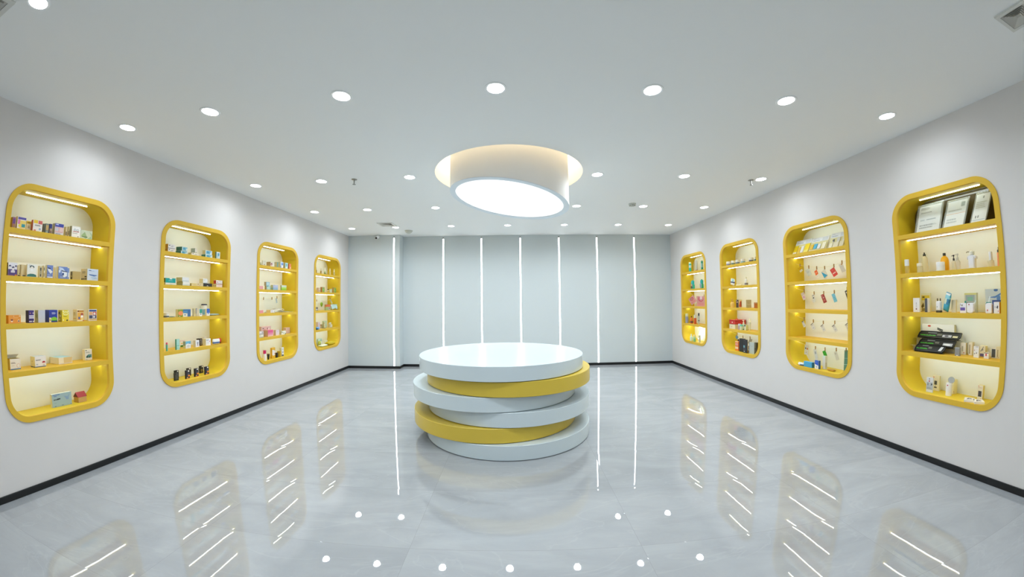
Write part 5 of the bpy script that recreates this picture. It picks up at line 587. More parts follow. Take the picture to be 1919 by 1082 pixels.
 {'k': 'rounddev', 'N': 'R1', 'T': 3, 'n': 'device', 'c': 'device', 'lk': 'white dome-topped device with red button', 's': 0.3323, 'd': 0.045, 'w': 0.0556, 'l': 0.03, 'h': 0.0816, 'zb': 0.0, 'rot': 0, 'f': '#ecebee', 'sd': '#ecebee', 'art': [('e', 0.35, 0.3, 0.08, 0.09, '#c03a3a'), ('r', 0.33, 0.12, 0.37, 0.22, '#a8a0a4')], 'flip': 1},
 {'k': 'box', 'N': 'R1', 'T': 3, 'n': 'blister_pack', 'c': 'pack', 'lk': 'clear blue-edged hanging pack', 's': 0.331, 'd': 0.14, 'w': 0.1506, 'l': 0.02, 'h': 0.1904, 'zb': 0.0, 'rot': 0, 'f': '#cdd6d2', 'sd': '#cdd6d2', 'art': [('p', [(0.15, 0.65), (0.6, 0.7), (1, 0.85), (1, 0.78), (0.6, 0.62)], '#5f8ac4'), ('e', 0.8, 0.62, 0.12, 0.12, '#6a94c4'), ('e', 0.65, 0.95, 0.13, 0.06, '#5c7fb0'), ('p', [(0.15, 0.45), (0.25, 0.7), (0.32, 0.7), (0.25, 0.45)], '#eaf4f6'), ('r', 0.05, 0.2, 0.35, 0.45, '#3a9c9a'), ('r', 0.0, 0.1, 0.1, 0.4, '#5aa0b4')]},
 {'k': 'box', 'N': 'R1', 'T': 3, 'n': 'carton', 'c': 'box', 'lk': 'navy carton behind the orange-sided one', 's': 0.3695, 'd': 0.11, 'w': 0.0748, 'l': 0.03, 'h': 0.1024, 'zb': 0.0, 'rot': 0, 'f': '#4a5f98', 'sd': '#4a5f98', 'art': []},
 {'k': 'box', 'N': 'R1', 'T': 3, 'n': 'carton', 'c': 'box', 'lk': 'white carton with orange side', 's': 0.4059, 'd': 0.045, 'w': 0.0497, 'l': 0.0394, 'h': 0.0887, 'zb': 0.0, 'rot': 0, 'f': '#ecebea', 'sd': '#d8a024', 'art': [('p', [(0.45, 0.5), (0.65, 0.72), (0.8, 0.6), (0.7, 0.4)], '#54505c'), ('e', 0.25, 0.55, 0.12, 0.1, '#c8c8d0'), ('e', 0.8, 0.2, 0.06, 0.05, '#d03a34')]},
 {'k': 'box', 'N': 'R1', 'T': 4, 'n': 'carton', 'c': 'box', 'lk': 'large white carton behind the trays', 's': -0.252, 'd': 0.216, 'w': 0.3263, 'l': 0.0284, 'h': 0.2497, 'zb': 0.0, 'rot': 0, 'f': '#eceae0', 'sd': '#d4cca0', 'art': [('e', 0.22, 0.92, 0.05, 0.035, '#d2503e'), ('p', [(0.48, 0.88), (0.66, 0.8), (0.64, 0.76), (0.47, 0.85)], '#3c3c34'), ('p', [(0.48, 0.84), (0.66, 0.74), (0.64, 0.71), (0.47, 0.81)], '#3c3c34')]},
 {'k': 'tray', 'N': 'R1', 'T': 4, 'n': 'display_tray', 'c': 'tray', 'lk': 'topmost black tray with two pale inserts', 's': -0.2189, 'd': 0.17, 'w': 0.4279, 'h': 0.0704, 'zb': 0.1172, 'f': '#1d1f1d', 'art': [('g', 0.03, 0.3, 0.42, 0.5, 12, '#4fd038'), ('r', 0.2, 0.78, 0.42, 0.9, '#8a8c8e'), ('r', 0.44, 0.42, 0.56, 0.72, '#6a6a5c'), ('r', 0.58, 0.2, 0.8, 0.6, '#b9bcc4'), ('e', 0.68, 0.42, 0.05, 0.14, '#4a4a52'), ('r', 0.83, 0.2, 0.95, 0.5, '#d6d0a8')]},
 {'k': 'tray', 'N': 'R1', 'T': 4, 'n': 'display_tray', 'c': 'tray', 'lk': 'middle black tray with foil insert', 's': -0.2076, 'd': 0.115, 'w': 0.3618, 'h': 0.0724, 'zb': 0.0487, 'f': '#1d1f1d', 'art': [('g', 0.03, 0.3, 0.42, 0.5, 12, '#4fd038'), ('r', 0.2, 0.78, 0.42, 0.9, '#8a8c8e'), ('r', 0.44, 0.42, 0.56, 0.72, '#6a6a5c'), ('r', 0.68, 0.15, 0.95, 0.6, '#b4b8bc'), ('e', 0.8, 0.35, 0.1, 0.15, '#e8eaea')]},
 {'k': 'tray', 'N': 'R1', 'T': 4, 'n': 'display_tray', 'c': 'tray', 'lk': 'lowest black tray with white strip insert', 's': -0.2321, 'd': 0.05, 'w': 0.2956, 'h': 0.0749, 'zb': 0.004, 'f': '#1d1f1d', 'art': [('g', 0.03, 0.3, 0.42, 0.5, 12, '#4fd038'), ('r', 0.2, 0.78, 0.42, 0.9, '#8a8c8e'), ('r', 0.44, 0.42, 0.56, 0.72, '#6a6a5c'), ('p', [(0.8, 0.2), (0.86, 0.85), (0.95, 0.85), (0.9, 0.2)], '#d4d8da')]},
 {'k': 'rack', 'N': 'R1', 'T': 4, 'n': 'acrylic_rack', 'c': 'rack', 'lk': 'clear stepped acrylic rack under the black trays', 's': -0.2298, 'd': 0.045, 'w': 0.4804, 'h': 0.18, 'l': 0.18, 'zb': 0.0, 'f': '#cfd4c8', 'steps': [(0.005, 0.004), (0.07, 0.0487), (0.125, 0.1172)]},
 {'k': 'box', 'N': 'R1', 'T': 4, 'n': 'tester', 'c': 'device', 'lk': 'grey slim tester with white clip', 's': 0.0365, 'd': 0.0644, 'w': 0.0435, 'l': 0.02, 'h': 0.0715, 'zb': 0.0, 'rot': 0, 'f': '#8f9296', 'sd': '#8f9296', 'art': [('e', 0.5, 0.06, 0.2, 0.05, '#efefec'), ('r', 0.0, 0.92, 1, 1, '#b8babc')]},
 {'k': 'box', 'N': 'R1', 'T': 4, 'n': 'carton', 'c': 'box', 'lk': 'white carton with red dot and grey picture', 's': 0.0178, 'd': 0.19, 'w': 0.0515, 'l': 0.023, 'h': 0.101, 'zb': 0.0, 'rot': 0, 'f': '#eae6da', 'sd': '#e4dab0', 'art': [('r', 0.22, 0.28, 0.5, 0.72, '#b9b8a8'), ('e', 0.65, 0.16, 0.1, 0.04, '#d2503e')]},
 {'k': 'box', 'N': 'R1', 'T': 4, 'n': 'carton', 'c': 'box', 'lk': 'cream carton with brown strip', 's': 0.0878, 'd': 0.19, 'w': 0.0361, 'l': 0.0352, 'h': 0.1111, 'zb': 0.0, 'rot': 0, 'f': '#e8e0c8', 'sd': '#e2d8b0', 'art': [('r', 0.2, 0.12, 0.42, 0.82, '#8c8270')]},
 {'k': 'box', 'N': 'R1', 'T': 4, 'n': 'carton', 'c': 'box', 'lk': 'white carton with grey gadgets picture', 's': 0.202, 'd': 0.0873, 'w': 0.0492, 'l': 0.0205, 'h': 0.0933, 'zb': 0.0, 'rot': 0, 'f': '#ecebe8', 'sd': '#e2d8b4', 'art': [('e', 0.18, 0.65, 0.08, 0.04, '#c8503e'), ('p', [(0.1, 0.3), (0.2, 0.4), (0.3, 0.36), (0.2, 0.28)], '#5c5a60'), ('p', [(0.45, 0.36), (0.6, 0.48), (0.7, 0.42), (0.55, 0.34)], '#5c5a60'), ('t', 0.4, 0.9, 0.9, 0.97, 1, '#8a8ca8')]},
 {'k': 'box', 'N': 'R1', 'T': 4, 'n': 'carton', 'c': 'box', 'lk': 'cream carton with purple foot', 's': 0.2026, 'd': 0.19, 'w': 0.0531, 'l': 0.042, 'h': 0.089, 'zb': 0.0, 'rot': 0, 'f': '#e6dfc4', 'sd': '#e2d6a0', 'art': [('r', 0, 0, 1, 0.28, '#6c6494'), ('p', [(0.15, 0.5), (0.7, 0.95), (0.75, 0.9), (0.25, 0.45)], '#7c7a72'), ('e', 0.55, 0.65, 0.12, 0.1, '#8c8c84')]},
 {'k': 'box', 'N': 'R1', 'T': 4, 'n': 'carton', 'c': 'box', 'lk': 'small white box with dark lid and red mark', 's': 0.2939, 'd': 0.0916, 'w': 0.0441, 'l': 0.035, 'h': 0.0473, 'zb': 0.0, 'rot': 0, 'f': '#efeae6', 'sd': '#efeae6', 'art': [('r', 0.35, 0.45, 0.6, 0.85, '#cf3a44'), ('r', 0, 0.9, 1, 1, '#4a4450')]},
 {'k': 'box', 'N': 'R1', 'T': 4, 'n': 'carton', 'c': 'box', 'lk': 'white carton with charcoal panel', 's': 0.3214, 'd': 0.1689, 'w': 0.0441, 'l': 0.0253, 'h': 0.0768, 'zb': 0.0, 'rot': 0, 'f': '#e4e4de', 'sd': '#e2d8b2', 'art': [('r', 0.08, 0.08, 0.85, 0.95, '#55585a')]},
 {'k': 'box', 'N': 'R1', 'T': 4, 'n': 'carton', 'c': 'box', 'lk': 'cream carton with brown strip, half hidden', 's': 0.3669, 'd': 0.16, 'w': 0.0392, 'l': 0.05, 'h': 0.0948, 'zb': 0.0, 'rot': 0, 'f': '#e2d8b0', 'sd': '#e2d8b0', 'art': [('r', 0.35, 0.15, 0.5, 0.75, '#96805a'), ('e', 0.55, 0.1, 0.08, 0.03, '#c8503e')]},
 {'k': 'box', 'N': 'R1', 'T': 5, 'n': 'picture_card', 'c': 'card', 'lk': 'white picture card standing in clear base', 's': -0.2317, 'd': 0.0812, 'w': 0.0662, 'l': 0.012, 'h': 0.1352, 'zb': 0.0, 'rot': 0, 'f': '#dfe2e6', 'sd': '#dfe2e6', 'art': [('r', 0.05, 0.18, 0.98, 0.68, '#bcc4cc'), ('r', 0.38, 0.86, 0.52, 0.93, '#6a6e74'), ('e', 0.45, 0.75, 0.1, 0.05, '#c03a44'), ('r', 0.2, 0.45, 0.3, 0.62, '#5a6068'), ('p', [(0.7, 0.45), (0.75, 0.65), (0.95, 0.55)], '#3c4248'), ('t', 0.1, 0.2, 0.9, 0.35, 2, '#9aa2aa')]},
 {'k': 'box', 'N': 'R1', 'T': 5, 'n': 'carton', 'c': 'box', 'lk': 'cream carton with black photo, at the back', 's': -0.2426, 'd': 0.19, 'w': 0.073, 'l': 0.02, 'h': 0.1396, 'zb': 0.0, 'rot': 0, 'f': '#ebe4c4', 'sd': '#e0d6a8', 'art': [('r', 0.3, 0.4, 0.68, 0.66, '#55564c'), ('r', 0.3, 0.18, 0.68, 0.27, '#55564c'), ('r', 0.46, 0.27, 0.5, 0.4, '#6a6a60'), ('e', 0.2, 0.88, 0.07, 0.04, '#d2603e')]},
 {'k': 'mirror', 'N': 'R1', 'T': 5, 'n': 'cosmetic_device', 'c': 'device', 'lk': 'white cylinder with red mark and mirror disc', 's': -0.0512, 'd': 0.1051, 'r': 0.0266, 'h': 0.1117, 'zb': 0.0, 'f': '#ecebee', 'cap': '#c8ced0'},
 {'k': 'box', 'N': 'R1', 'T': 5, 'n': 'carton', 'c': 'box', 'lk': 'deep cream carton behind the white cylinder', 's': -0.0745, 'd': 0.19, 'w': 0.0335, 'l': 0.0582, 'h': 0.1272, 'zb': 0.0, 'rot': 0, 'f': '#ebe3be', 'sd': '#e8dfb0', 'art': [], 'sart': [('e', 0.1, 0.17, 0.08, 0.03, '#c8502c')]},
 {'k': 'box', 'N': 'R1', 'T': 5, 'n': 'carton', 'c': 'box', 'lk': 'tall cream carton with black photo', 's': 0.2046, 'd': 0.19, 'w': 0.0496, 'l': 0.0339, 'h': 0.1202, 'zb': 0.0, 'rot': 0, 'f': '#ebe5d2', 'sd': '#dfcf8c', 'art': [('r', 0.15, 0.2, 0.8, 0.6, '#4a4850'), ('t', 0.1, 0.8, 0.9, 0.86, 1, '#cfa89a'), ('e', 0.2, 0.93, 0.1, 0.03, '#d8705c'), ('r', 0.65, 0.04, 0.8, 0.08, '#cf4a3a')]},
 {'k': 'flatbox', 'N': 'R1', 'T': 5, 'n': 'flat_carton', 'c': 'box', 'lk': 'flat white carton with black print, inner one', 's': 0.1826, 'd': 0.06, 'w': 0.085, 'l': 0.1, 'h': 0.02, 'zb': 0.0, 'rot': 28, 'f': '#eeeae0', 'art': [('p', [(0.2, 0.2), (0.35, 0.8), (0.6, 0.75), (0.8, 0.35), (0.5, 0.3)], '#2b2b2e'), ('r', 0.4, 0.4, 0.6, 0.6, '#b8b8b4')]},
 {'k': 'flatbox', 'N': 'R1', 'T': 5, 'n': 'flat_carton', 'c': 'box', 'lk': 'flat white carton with black print, outer one', 's': 0.2696, 'd': 0.06, 'w': 0.085, 'l': 0.1, 'h': 0.02, 'zb': 0.0, 'rot': 40, 'f': '#eeeae0', 'art': [('p', [(0.2, 0.2), (0.35, 0.8), (0.6, 0.75), (0.8, 0.35), (0.5, 0.3)], '#2b2b2e'), ('r', 0.4, 0.4, 0.6, 0.6, '#b8b8b4')]},
 {'k': 'board', 'N': 'R2', 'T': 1, 'n': 'sample_board', 'c': 'board', 'lk': 'sample board with yellow sachets', 's': -0.3316, 'sh': 0.2841, 'd': 0.09, 'w': 0.2767, 'h': 0.1799, 'zb': 0.0, 'f': '#d6cf9c', 'art': [(0.02, 0.02, 0.25, 0.62, '#e0c41c', '#e8e6e0'), (0.3, 0.06, 0.44, 0.5, '#e0bc38', '#e6cc68'), (0.47, 0.1, 0.64, 0.55, '#e6e8e8', '#e6e8e8'), (0.7, 0.08, 0.98, 0.66, '#ecd21c', '#e8da6c')]},
 {'k': 'board', 'N': 'R2', 'T': 1, 'n': 'sample_board', 'c': 'board', 'lk': 'sample board with blue sachet', 's': -0.0545, 'sh': 0.3129, 'd': 0.09, 'w': 0.274, 'h': 0.171, 'zb': 0.0, 'f': '#d6cf9c', 'art': [(0.05, 0.2, 0.22, 0.55, '#e2bf3c', '#e2bf3c'), (0.27, 0.2, 0.45, 0.55, '#45a4cc', '#45a4cc'), (0.5, 0.18, 0.66, 0.5, '#dcdee0', '#dcdee0'), (0.76, 0.14, 0.95, 0.58, '#e8e4cc', '#e8e4cc')]},
 {'k': 'board', 'N': 'R2', 'T': 1, 'n': 'sample_board', 'c': 'board', 'lk': 'sample board with cream sachets', 's': 0.2414, 'sh': 0.1996, 'd': 0.09, 'w': 0.226, 'h': 0.1822, 'zb': 0.0, 'f': '#d6cf9c', 'art': [(0.04, 0.04, 0.26, 0.36, '#e6e2ca', '#e6e2ca'), (0.3, 0.02, 0.65, 0.4, '#dedac2', '#dedac2'), (0.72, 0.02, 0.98, 0.4, '#dcd7bd', '#dcd7bd'), (0.2, 0.42, 0.3, 0.6, '#6a6a64', '#d4d4cc'), (0.5, 0.4, 0.68, 0.66, '#ccccc4', '#d4d4cc'), (0.86, 0.4, 0.98, 0.66, '#c8c8be', '#d0d0c8')]},
 {'k': 'card', 'N': 'R2', 'T': 2, 'n': 'hang_tag', 'c': 'tag', 'lk': 'yellow tag with white foot', 'a': [-0.4316, 1.8681], 'b': [-0.3873, 1.8932], 'c3': [-0.3369, 1.8359], 'd': 0.13, 'f': '#d2ae14', 'art': [('r', 0, 0.6, 1, 1, '#e2dcc0')], 'clip': [-0.3862, 1.9108]},
 {'k': 'card', 'N': 'R2', 'T': 2, 'n': 'hang_tag', 'c': 'tag', 'lk': 'pale mint tag', 'a': [-0.2989, 1.8307], 'b': [-0.2364, 1.8558], 'c3': [-0.1872, 1.775], 'd': 0.13, 'f': '#d9e0d2', 'art': [('e', 0.3, 0.85, 0.04, 0.04, '#7a8288'), ('t', 0.2, 0.3, 0.8, 0.6, 3, '#b9c2b8')], 'clip': [-0.2353, 1.8729]},
 {'k': 'card', 'N': 'R2', 'T': 2, 'n': 'hang_tag', 'c': 'tag', 'lk': 'orange and white tag', 'a': [-0.145, 1.8079], 'b': [-0.1045, 1.8299], 'c3': [-0.0614, 1.7288], 'd': 0.13, 'f': '#ece6d4', 'art': [('r', 0, 0, 1, 0.55, '#ec6c2c'), ('r', 0.2, 0.25, 0.7, 0.32, '#f4c4a0'), ('r', 0.2, 0.7, 0.8, 0.74, '#d8cfb8')], 'clip': [-0.1032, 1.8507]},
 {'k': 'card', 'N': 'R2', 'T': 2, 'n': 'hang_tag', 'c': 'tag', 'lk': 'white tag with blue corner', 'a': [-0.0326, 1.793], 'b': [0.0197, 1.8258], 'c3': [0.066, 1.7451], 'd': 0.13, 'f': '#dcdccc', 'art': [('p', [(0, 0), (1, 1), (0, 1)], '#3a9fc4')], 'clip': [0.0233, 1.8418], 'flipv': 1},
 {'k': 'card', 'N': 'R2', 'T': 2, 'n': 'hang_tag', 'c': 'tag', 'lk': 'red tag with white bar', 'a': [0.1013, 1.805], 'b': [0.1637, 1.8357], 'c3': [0.2207, 1.7485], 'd': 0.13, 'f': '#d9483e', 'art': [('r', 0.15, 0.55, 0.85, 0.68, '#f0c8bc'), ('r', 0.3, 0.2, 0.6, 0.24, '#e88a78')], 'clip': [0.1663, 1.8533]},
 {'k': 'card', 'N': 'R2', 'T': 2, 'n': 'hang_tag', 'c': 'tag', 'lk': 'grey-white tag with amber dot', 'a': [0.2343, 1.8588], 'b': [0.286, 1.8734], 'c3': [0.3335, 1.7769], 'd': 0.13, 'f': '#d6d3c6', 'art': [('e', 0.75, 0.14, 0.14, 0.09, '#c8922c'), ('r', 0.2, 0.35, 0.8, 0.37, '#b4b2a4')], 'clip': [0.2866, 1.883]},
 {'k': 'card', 'N': 'R2', 'T': 3, 'n': 'hang_tag', 'c': 'tag', 'lk': 'pale pink tag', 'a': [-0.3942, 1.5355], 'b': [-0.3396, 1.5561], 'c3': [-0.2963, 1.4641], 'd': 0.13, 'f': '#e2ccc0', 'art': [('e', 0.5, 0.65, 0.25, 0.14, '#d89cb8'), ('e', 0.25, 0.3, 0.1, 0.06, '#b0a090'), ('e', 0.7, 0.25, 0.1, 0.06, '#b0a090')], 'clip': [-0.3343, 1.5691]},
 {'k': 'card', 'N': 'R2', 'T': 3, 'n': 'hang_tag', 'c': 'tag', 'lk': 'white tag with black blot', 'a': [-0.204, 1.5101], 'b': [-0.1604, 1.522], 'c3': [-0.1392, 1.423], 'd': 0.13, 'f': '#dcdccc', 'art': [('e', 0.5, 0.42, 0.25, 0.08, '#26262a'), ('r', 0.1, 0.05, 0.9, 0.2, '#b4b2a8')], 'clip': [-0.1626, 1.5368]},
 {'k': 'card', 'N': 'R2', 'T': 3, 'n': 'hang_tag', 'c': 'tag', 'lk': 'dark red tag', 'a': [-0.0557, 1.5076], 'b': [-0.0061, 1.5251], 'c3': [0.0397, 1.4229], 'd': 0.13, 'f': '#a83a30', 'art': [('e', 0.3, 0.15, 0.15, 0.07, '#d8a098'), ('e', 0.5, 0.4, 0.25, 0.1, '#cf9088'), ('r', 0.2, 0.6, 0.8, 0.8, '#c06a5c')], 'clip': [-0.0067, 1.5353]},
 {'k': 'card', 'N': 'R2', 'T': 3, 'n': 'hang_tag', 'c': 'tag', 'lk': 'sky blue tag', 'a': [0.112, 1.5126], 'b': [0.1568, 1.5275], 'c3': [0.1986, 1.4307], 'd': 0.13, 'f': '#7cc4d6', 'art': [('e', 0.5, 0.45, 0.08, 0.04, '#3a7c98'), ('r', 0.4, 0.6, 0.8, 0.7, '#6ab4c8')], 'clip': [0.1559, 1.5434]},
 {'k': 'card', 'N': 'R2', 'T': 3, 'n': 'hang_tag', 'c': 'tag', 'lk': 'black and grey tag at the frame edge', 'a': [0.3087, 1.5451], 'b': [0.3446, 1.5632], 'c3': [0.3759, 1.4754], 'd': 0.13, 'f': '#34342c', 'art': [('e', 0.4, 0.25, 0.2, 0.12, '#c9c4b0'), ('r', 0.3, 0.4, 0.8, 0.8, '#55533e')], 'clip': [0.3428, 1.5746]},
 {'k': 'card', 'N': 'R2', 'T': 4, 'n': 'hang_tag', 'c': 'tag', 'lk': 'first plain white tag with black top edge', 'a': [-0.3905, 1.161], 'b': [-0.3543, 1.1803], 'c3': [-0.3144, 1.1062], 'd': 0.13, 'f': '#dedccf', 'art': [('r', 0, 0, 1, 0.1, '#3c342c'), ('t', 0.2, 0.18, 0.8, 0.3, 2, '#8a8880'), ('e', 0.5, 0.7, 0.25, 0.12, '#c4c4bc')], 'clip': [-0.3438, 1.2026]},
 {'k': 'card', 'N': 'R2', 'T': 4, 'n': 'hang_tag', 'c': 'tag', 'lk': 'second plain white tag with black top edge', 'a': [-0.2332, 1.1305], 'b': [-0.1932, 1.1604], 'c3': [-0.1497, 1.087], 'd': 0.13, 'f': '#dedccf', 'art': [('r', 0, 0, 1, 0.1, '#3c342c'), ('t', 0.2, 0.18, 0.8, 0.3, 2, '#8a8880'), ('e', 0.5, 0.7, 0.25, 0.12, '#c4c4bc')], 'clip': [-0.1861, 1.1819]},
 {'k': 'card', 'N': 'R2', 'T': 4, 'n': 'hang_tag', 'c': 'tag', 'lk': 'third plain white tag with black top edge', 'a': [-0.0675, 1.1235], 'b': [-0.0297, 1.1504], 'c3': [0.0168, 1.0778], 'd': 0.13, 'f': '#dedccf', 'art': [('r', 0, 0, 1, 0.1, '#3c342c'), ('t', 0.2, 0.18, 0.8, 0.3, 2, '#8a8880'), ('e', 0.5, 0.7, 0.25, 0.12, '#c4c4bc')], 'clip': [-0.0241, 1.1732]},
 {'k': 'card', 'N': 'R2', 'T': 4, 'n': 'hang_tag', 'c': 'tag', 'lk': 'fourth plain white tag with black top edge', 'a': [0.1098, 1.1321], 'b': [0.1477, 1.1581], 'c3': [0.1964, 1.0883], 'd': 0.13, 'f': '#dedccf', 'art': [('r', 0, 0, 1, 0.1, '#3c342c'), ('t', 0.2, 0.18, 0.8, 0.3, 2, '#8a8880'), ('e', 0.5, 0.7, 0.25, 0.12, '#c4c4bc')], 'clip': [0.1531, 1.1821]},
 {'k': 'card', 'N': 'R2', 'T': 4, 'n': 'hang_tag', 'c': 'tag', 'lk': 'fifth plain white tag with black top edge', 'a': [0.3006, 1.1588], 'b': [0.3386, 1.1875], 'c3': [0.3749, 1.1214], 'd': 0.13, 'f': '#dedccf', 'art': [('r', 0, 0, 1, 0.1, '#3c342c'), ('t', 0.2, 0.18, 0.8, 0.3, 2, '#8a8880'), ('e', 0.5, 0.7, 0.25, 0.12, '#c4c4bc')], 'clip': [0.3436, 1.2105]},
 {'k': 'card', 'N': 'R2', 'T': 5, 'n': 'hang_tag', 'c': 'tag', 'lk': 'white tag with three pictures', 'a': [-0.3334, 0.8648], 'b': [-0.267, 0.8631], 'c3': [-0.2782, 0.7365], 'd': 0.13, 'f': '#e2e0d2', 'art': [('r', 0.15, 0.28, 0.4, 0.42, '#3f4a2c'), ('e', 0.72, 0.38, 0.22, 0.1, '#c8843c'), ('r', 0.3, 0.5, 0.5, 0.62, '#e2d488'), ('e', 0.5, 0.75, 0.1, 0.06, '#c89a2c')]},
 {'k': 'card', 'N': 'R2', 'T': 5, 'n': 'hang_tag', 'c': 'tag', 'lk': 'white tag with grey picture', 'a': [-0.1873, 0.8191], 'b': [-0.1441, 0.8352], 'c3': [-0.1088, 0.7137], 'd': 0.13, 'f': '#dde0d8', 'art': [('r', 0.3, 0.25, 0.75, 0.5, '#a4a8a4')], 'clip': [-0.1528, 0.8451]},
 {'k': 'card', 'N': 'R2', 'T': 5, 'n': 'hang_tag', 'c': 'tag', 'lk': 'bright green tag', 'a': [-0.0399, 0.8111], 'b': [0.0038, 0.8334], 'c3': [0.0358, 0.7721], 'd': 0.13, 'f': '#3fa828', 'art': [], 'clip': [0.0026, 0.8481]},
 {'k': 'card', 'N': 'R2', 'T': 5, 'n': 'hang_tag', 'c': 'tag', 'lk': 'white tag with small ring mark', 'a': [0.1368, 0.8288], 'b': [0.1779, 0.8461], 'c3': [0.22, 0.7478], 'd': 0.13, 'f': '#e0dfcd', 'art': [('e', 0.4, 0.25, 0.2, 0.09, '#8a8a80'), ('e', 0.4, 0.25, 0.14, 0.06, '#e0dfcd')], 'clip': [0.1742, 0.862]},
 {'k': 'pouch', 'N': 'R2', 'T': 5, 'n': 'pouch', 'c': 'pouch', 'lk': 'white and blue crumpled packet', 's': -0.2811, 'd': 0.03, 'w': 0.0947, 'h': 0.0348, 'th': 0.05, 'zb': 0.0028, 'lean': 0, 'rot': 0, 'f': '#e4e8e6', 'art': [('r', 0.5, 0.1, 0.95, 0.6, '#5a84b8')]},
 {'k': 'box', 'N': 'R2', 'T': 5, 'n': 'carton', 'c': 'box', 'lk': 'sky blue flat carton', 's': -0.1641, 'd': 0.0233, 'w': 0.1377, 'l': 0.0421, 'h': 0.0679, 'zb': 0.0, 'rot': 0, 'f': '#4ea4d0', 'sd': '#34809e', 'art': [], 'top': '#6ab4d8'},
 {'k': 'box', 'N': 'R2', 'T': 5, 'n': 'carton', 'c': 'box', 'lk': 'carton with royal blue top', 's': -0.0276, 'd': 0.0322, 'w': 0.0584, 'l': 0.0339, 'h': 0.1054, 'zb': 0.0, 'rot': 0, 'f': '#e2e4e6', 'sd': '#2c5a9c', 'art': [('p', [(0, 0.55), (1, 0.4), (1, 1), (0, 1)], '#2f5cc0'), ('t', 0.2, 0.75, 0.8, 0.85, 1, '#7f9ce0'), ('e', 0.5, 0.25, 0.2, 0.12, '#b4b8c0')]},
 {'k': 'box', 'N': 'R2', 'T': 5, 'n': 'carton', 'c': 'box', 'lk': 'tall white carton below the green tag', 's': 0.0159, 'd': 0.1022, 'w': 0.037, 'l': 0.0316, 'h': 0.163, 'zb': 0.0, 'rot': 0, 'f': '#e6e7e6', 'sd': '#dfdfdb', 'art': [('r', 0, 0.94, 1, 1, '#bff0de')], 'sart': [('r', 0.1, 0.12, 0.8, 0.5, '#c8c6c0')]},
 {'k': 'pouch', 'N': 'R2', 'T': 5, 'n': 'trinket', 'c': 'trinket', 'lk': 'small amber trinket', 's': 0.1558, 'd': 0.06, 'w': 0.104, 'h': 0.026, 'th': 0.04, 'zb': 0.0, 'lean': 0, 'rot': 0, 'f': '#b98a2c', 'art': [], 'flat': 1},
 {'k': 'card', 'N': 'R2', 'T': 5, 'n': 'cloth_bag', 'c': 'bag', 'lk': 'long dark green cloth bag at the frame edge', 'a': [0.3624, 0.8797], 'b': [0.4267, 0.8872], 'c3': [0.4177, 0.6362], 'd': 0.06, 'f': '#5a8468', 'art': [('r', 0, 0.64, 1, 0.66, '#a8c4b0'), ('r', 0, 0.36, 1, 0.38, '#8fb09a')], 'clip': [0.3839, 0.888]},
 {'k': 'jar', 'N': 'R3', 'T': 1, 'n': 'jar', 'c': 'jar', 'lk': 'low white jar nearest the yellow side', 's': -0.3689, 'd': 0.06, 'r': 0.035, 'h': 0.0687, 'zb': 0.0, 'f': '#dfe0d8', 'cap': '#ece9dc', 'band': '#8484a0'},
 {'k': 'jar', 'N': 'R3', 'T': 1, 'n': 'jar', 'c': 'jar', 'lk': 'white jar with dark green marks', 's': -0.2364, 'd': 0.06, 'r': 0.0305, 'h': 0.0718, 'zb': 0.0, 'f': '#dfe0d8', 'cap': '#ece9dc', 'band': '#5c7c78'},
 {'k': 'jar', 'N': 'R3', 'T': 1, 'n': 'jar', 'c': 'jar', 'lk': 'white jar with navy band, third along', 's': -0.1061, 'd': 0.06, 'r': 0.0335, 'h': 0.0705, 'zb': 0.0, 'f': '#dfe0d8', 'cap': '#ece9dc', 'band': '#5a6c80'},
 {'k': 'jar', 'N': 'R3', 'T': 1, 'n': 'jar', 'c': 'jar', 'lk': 'white jar with aqua band', 's': 0.0462, 'd': 0.06, 'r': 0.0337, 'h': 0.07, 'zb': 0.0, 'f': '#dfe0d8', 'cap': '#ece9dc', 'band': '#7fa8b4'},
 {'k': 'jar', 'N': 'R3', 'T': 1, 'n': 'jar', 'c': 'jar', 'lk': 'white jar with dark slate band', 's': 0.2572, 'd': 0.06, 'r': 0.0336, 'h': 0.065, 'zb': 0.0, 'f': '#dfe0d8', 'cap': '#ece9dc', 'band': '#3f4a5c'},
 {'k': 'jar', 'N': 'R3', 'T': 1, 'n': 'jar', 'c': 'jar', 'lk': 'white jar with blue mark at frame edge', 's': 0.3555, 'd': 0.06, 'r': 0.0189, 'h': 0.0681, 'zb': 0.0, 'f': '#dfe0d8', 'cap': '#ece9dc', 'band': '#4a7c90'},
 {'k': 'pouch', 'N': 'R3', 'T': 2, 'n': 'pouch', 'c': 'pouch', 'lk': 'leaning navy and white pouch', 's': -0.2784, 'd': 0.07, 'w': 0.1445, 'h': 0.1125, 'th': 0.04, 'zb': 0.0136, 'lean': 0, 'rot': -10, 'f': '#e9ebe0', 'art': [('r', 0.1, 0.35, 0.95, 0.62, '#3c4a7c'), ('r', 0.3, 0.6, 0.95, 0.98, '#7fb4bc'), ('e', 0.5, 0.75, 0.15, 0.12, '#e2f2f0')]},
 {'k': 'pouch', 'N': 'R3', 'T': 2, 'n': 'brush', 'c': 'brush', 'lk': 'cream brush with dark bristles lying flat', 's': -0.1082, 'd': 0.06, 'w': 0.15, 'h': 0.0275, 'th': 0.03, 'zb': 0.0, 'lean': 0, 'rot': 0, 'f': '#e4deb8', 'art': [('r', 0.35, 0.1, 0.75, 0.9, '#3c4650')], 'flat': 1},
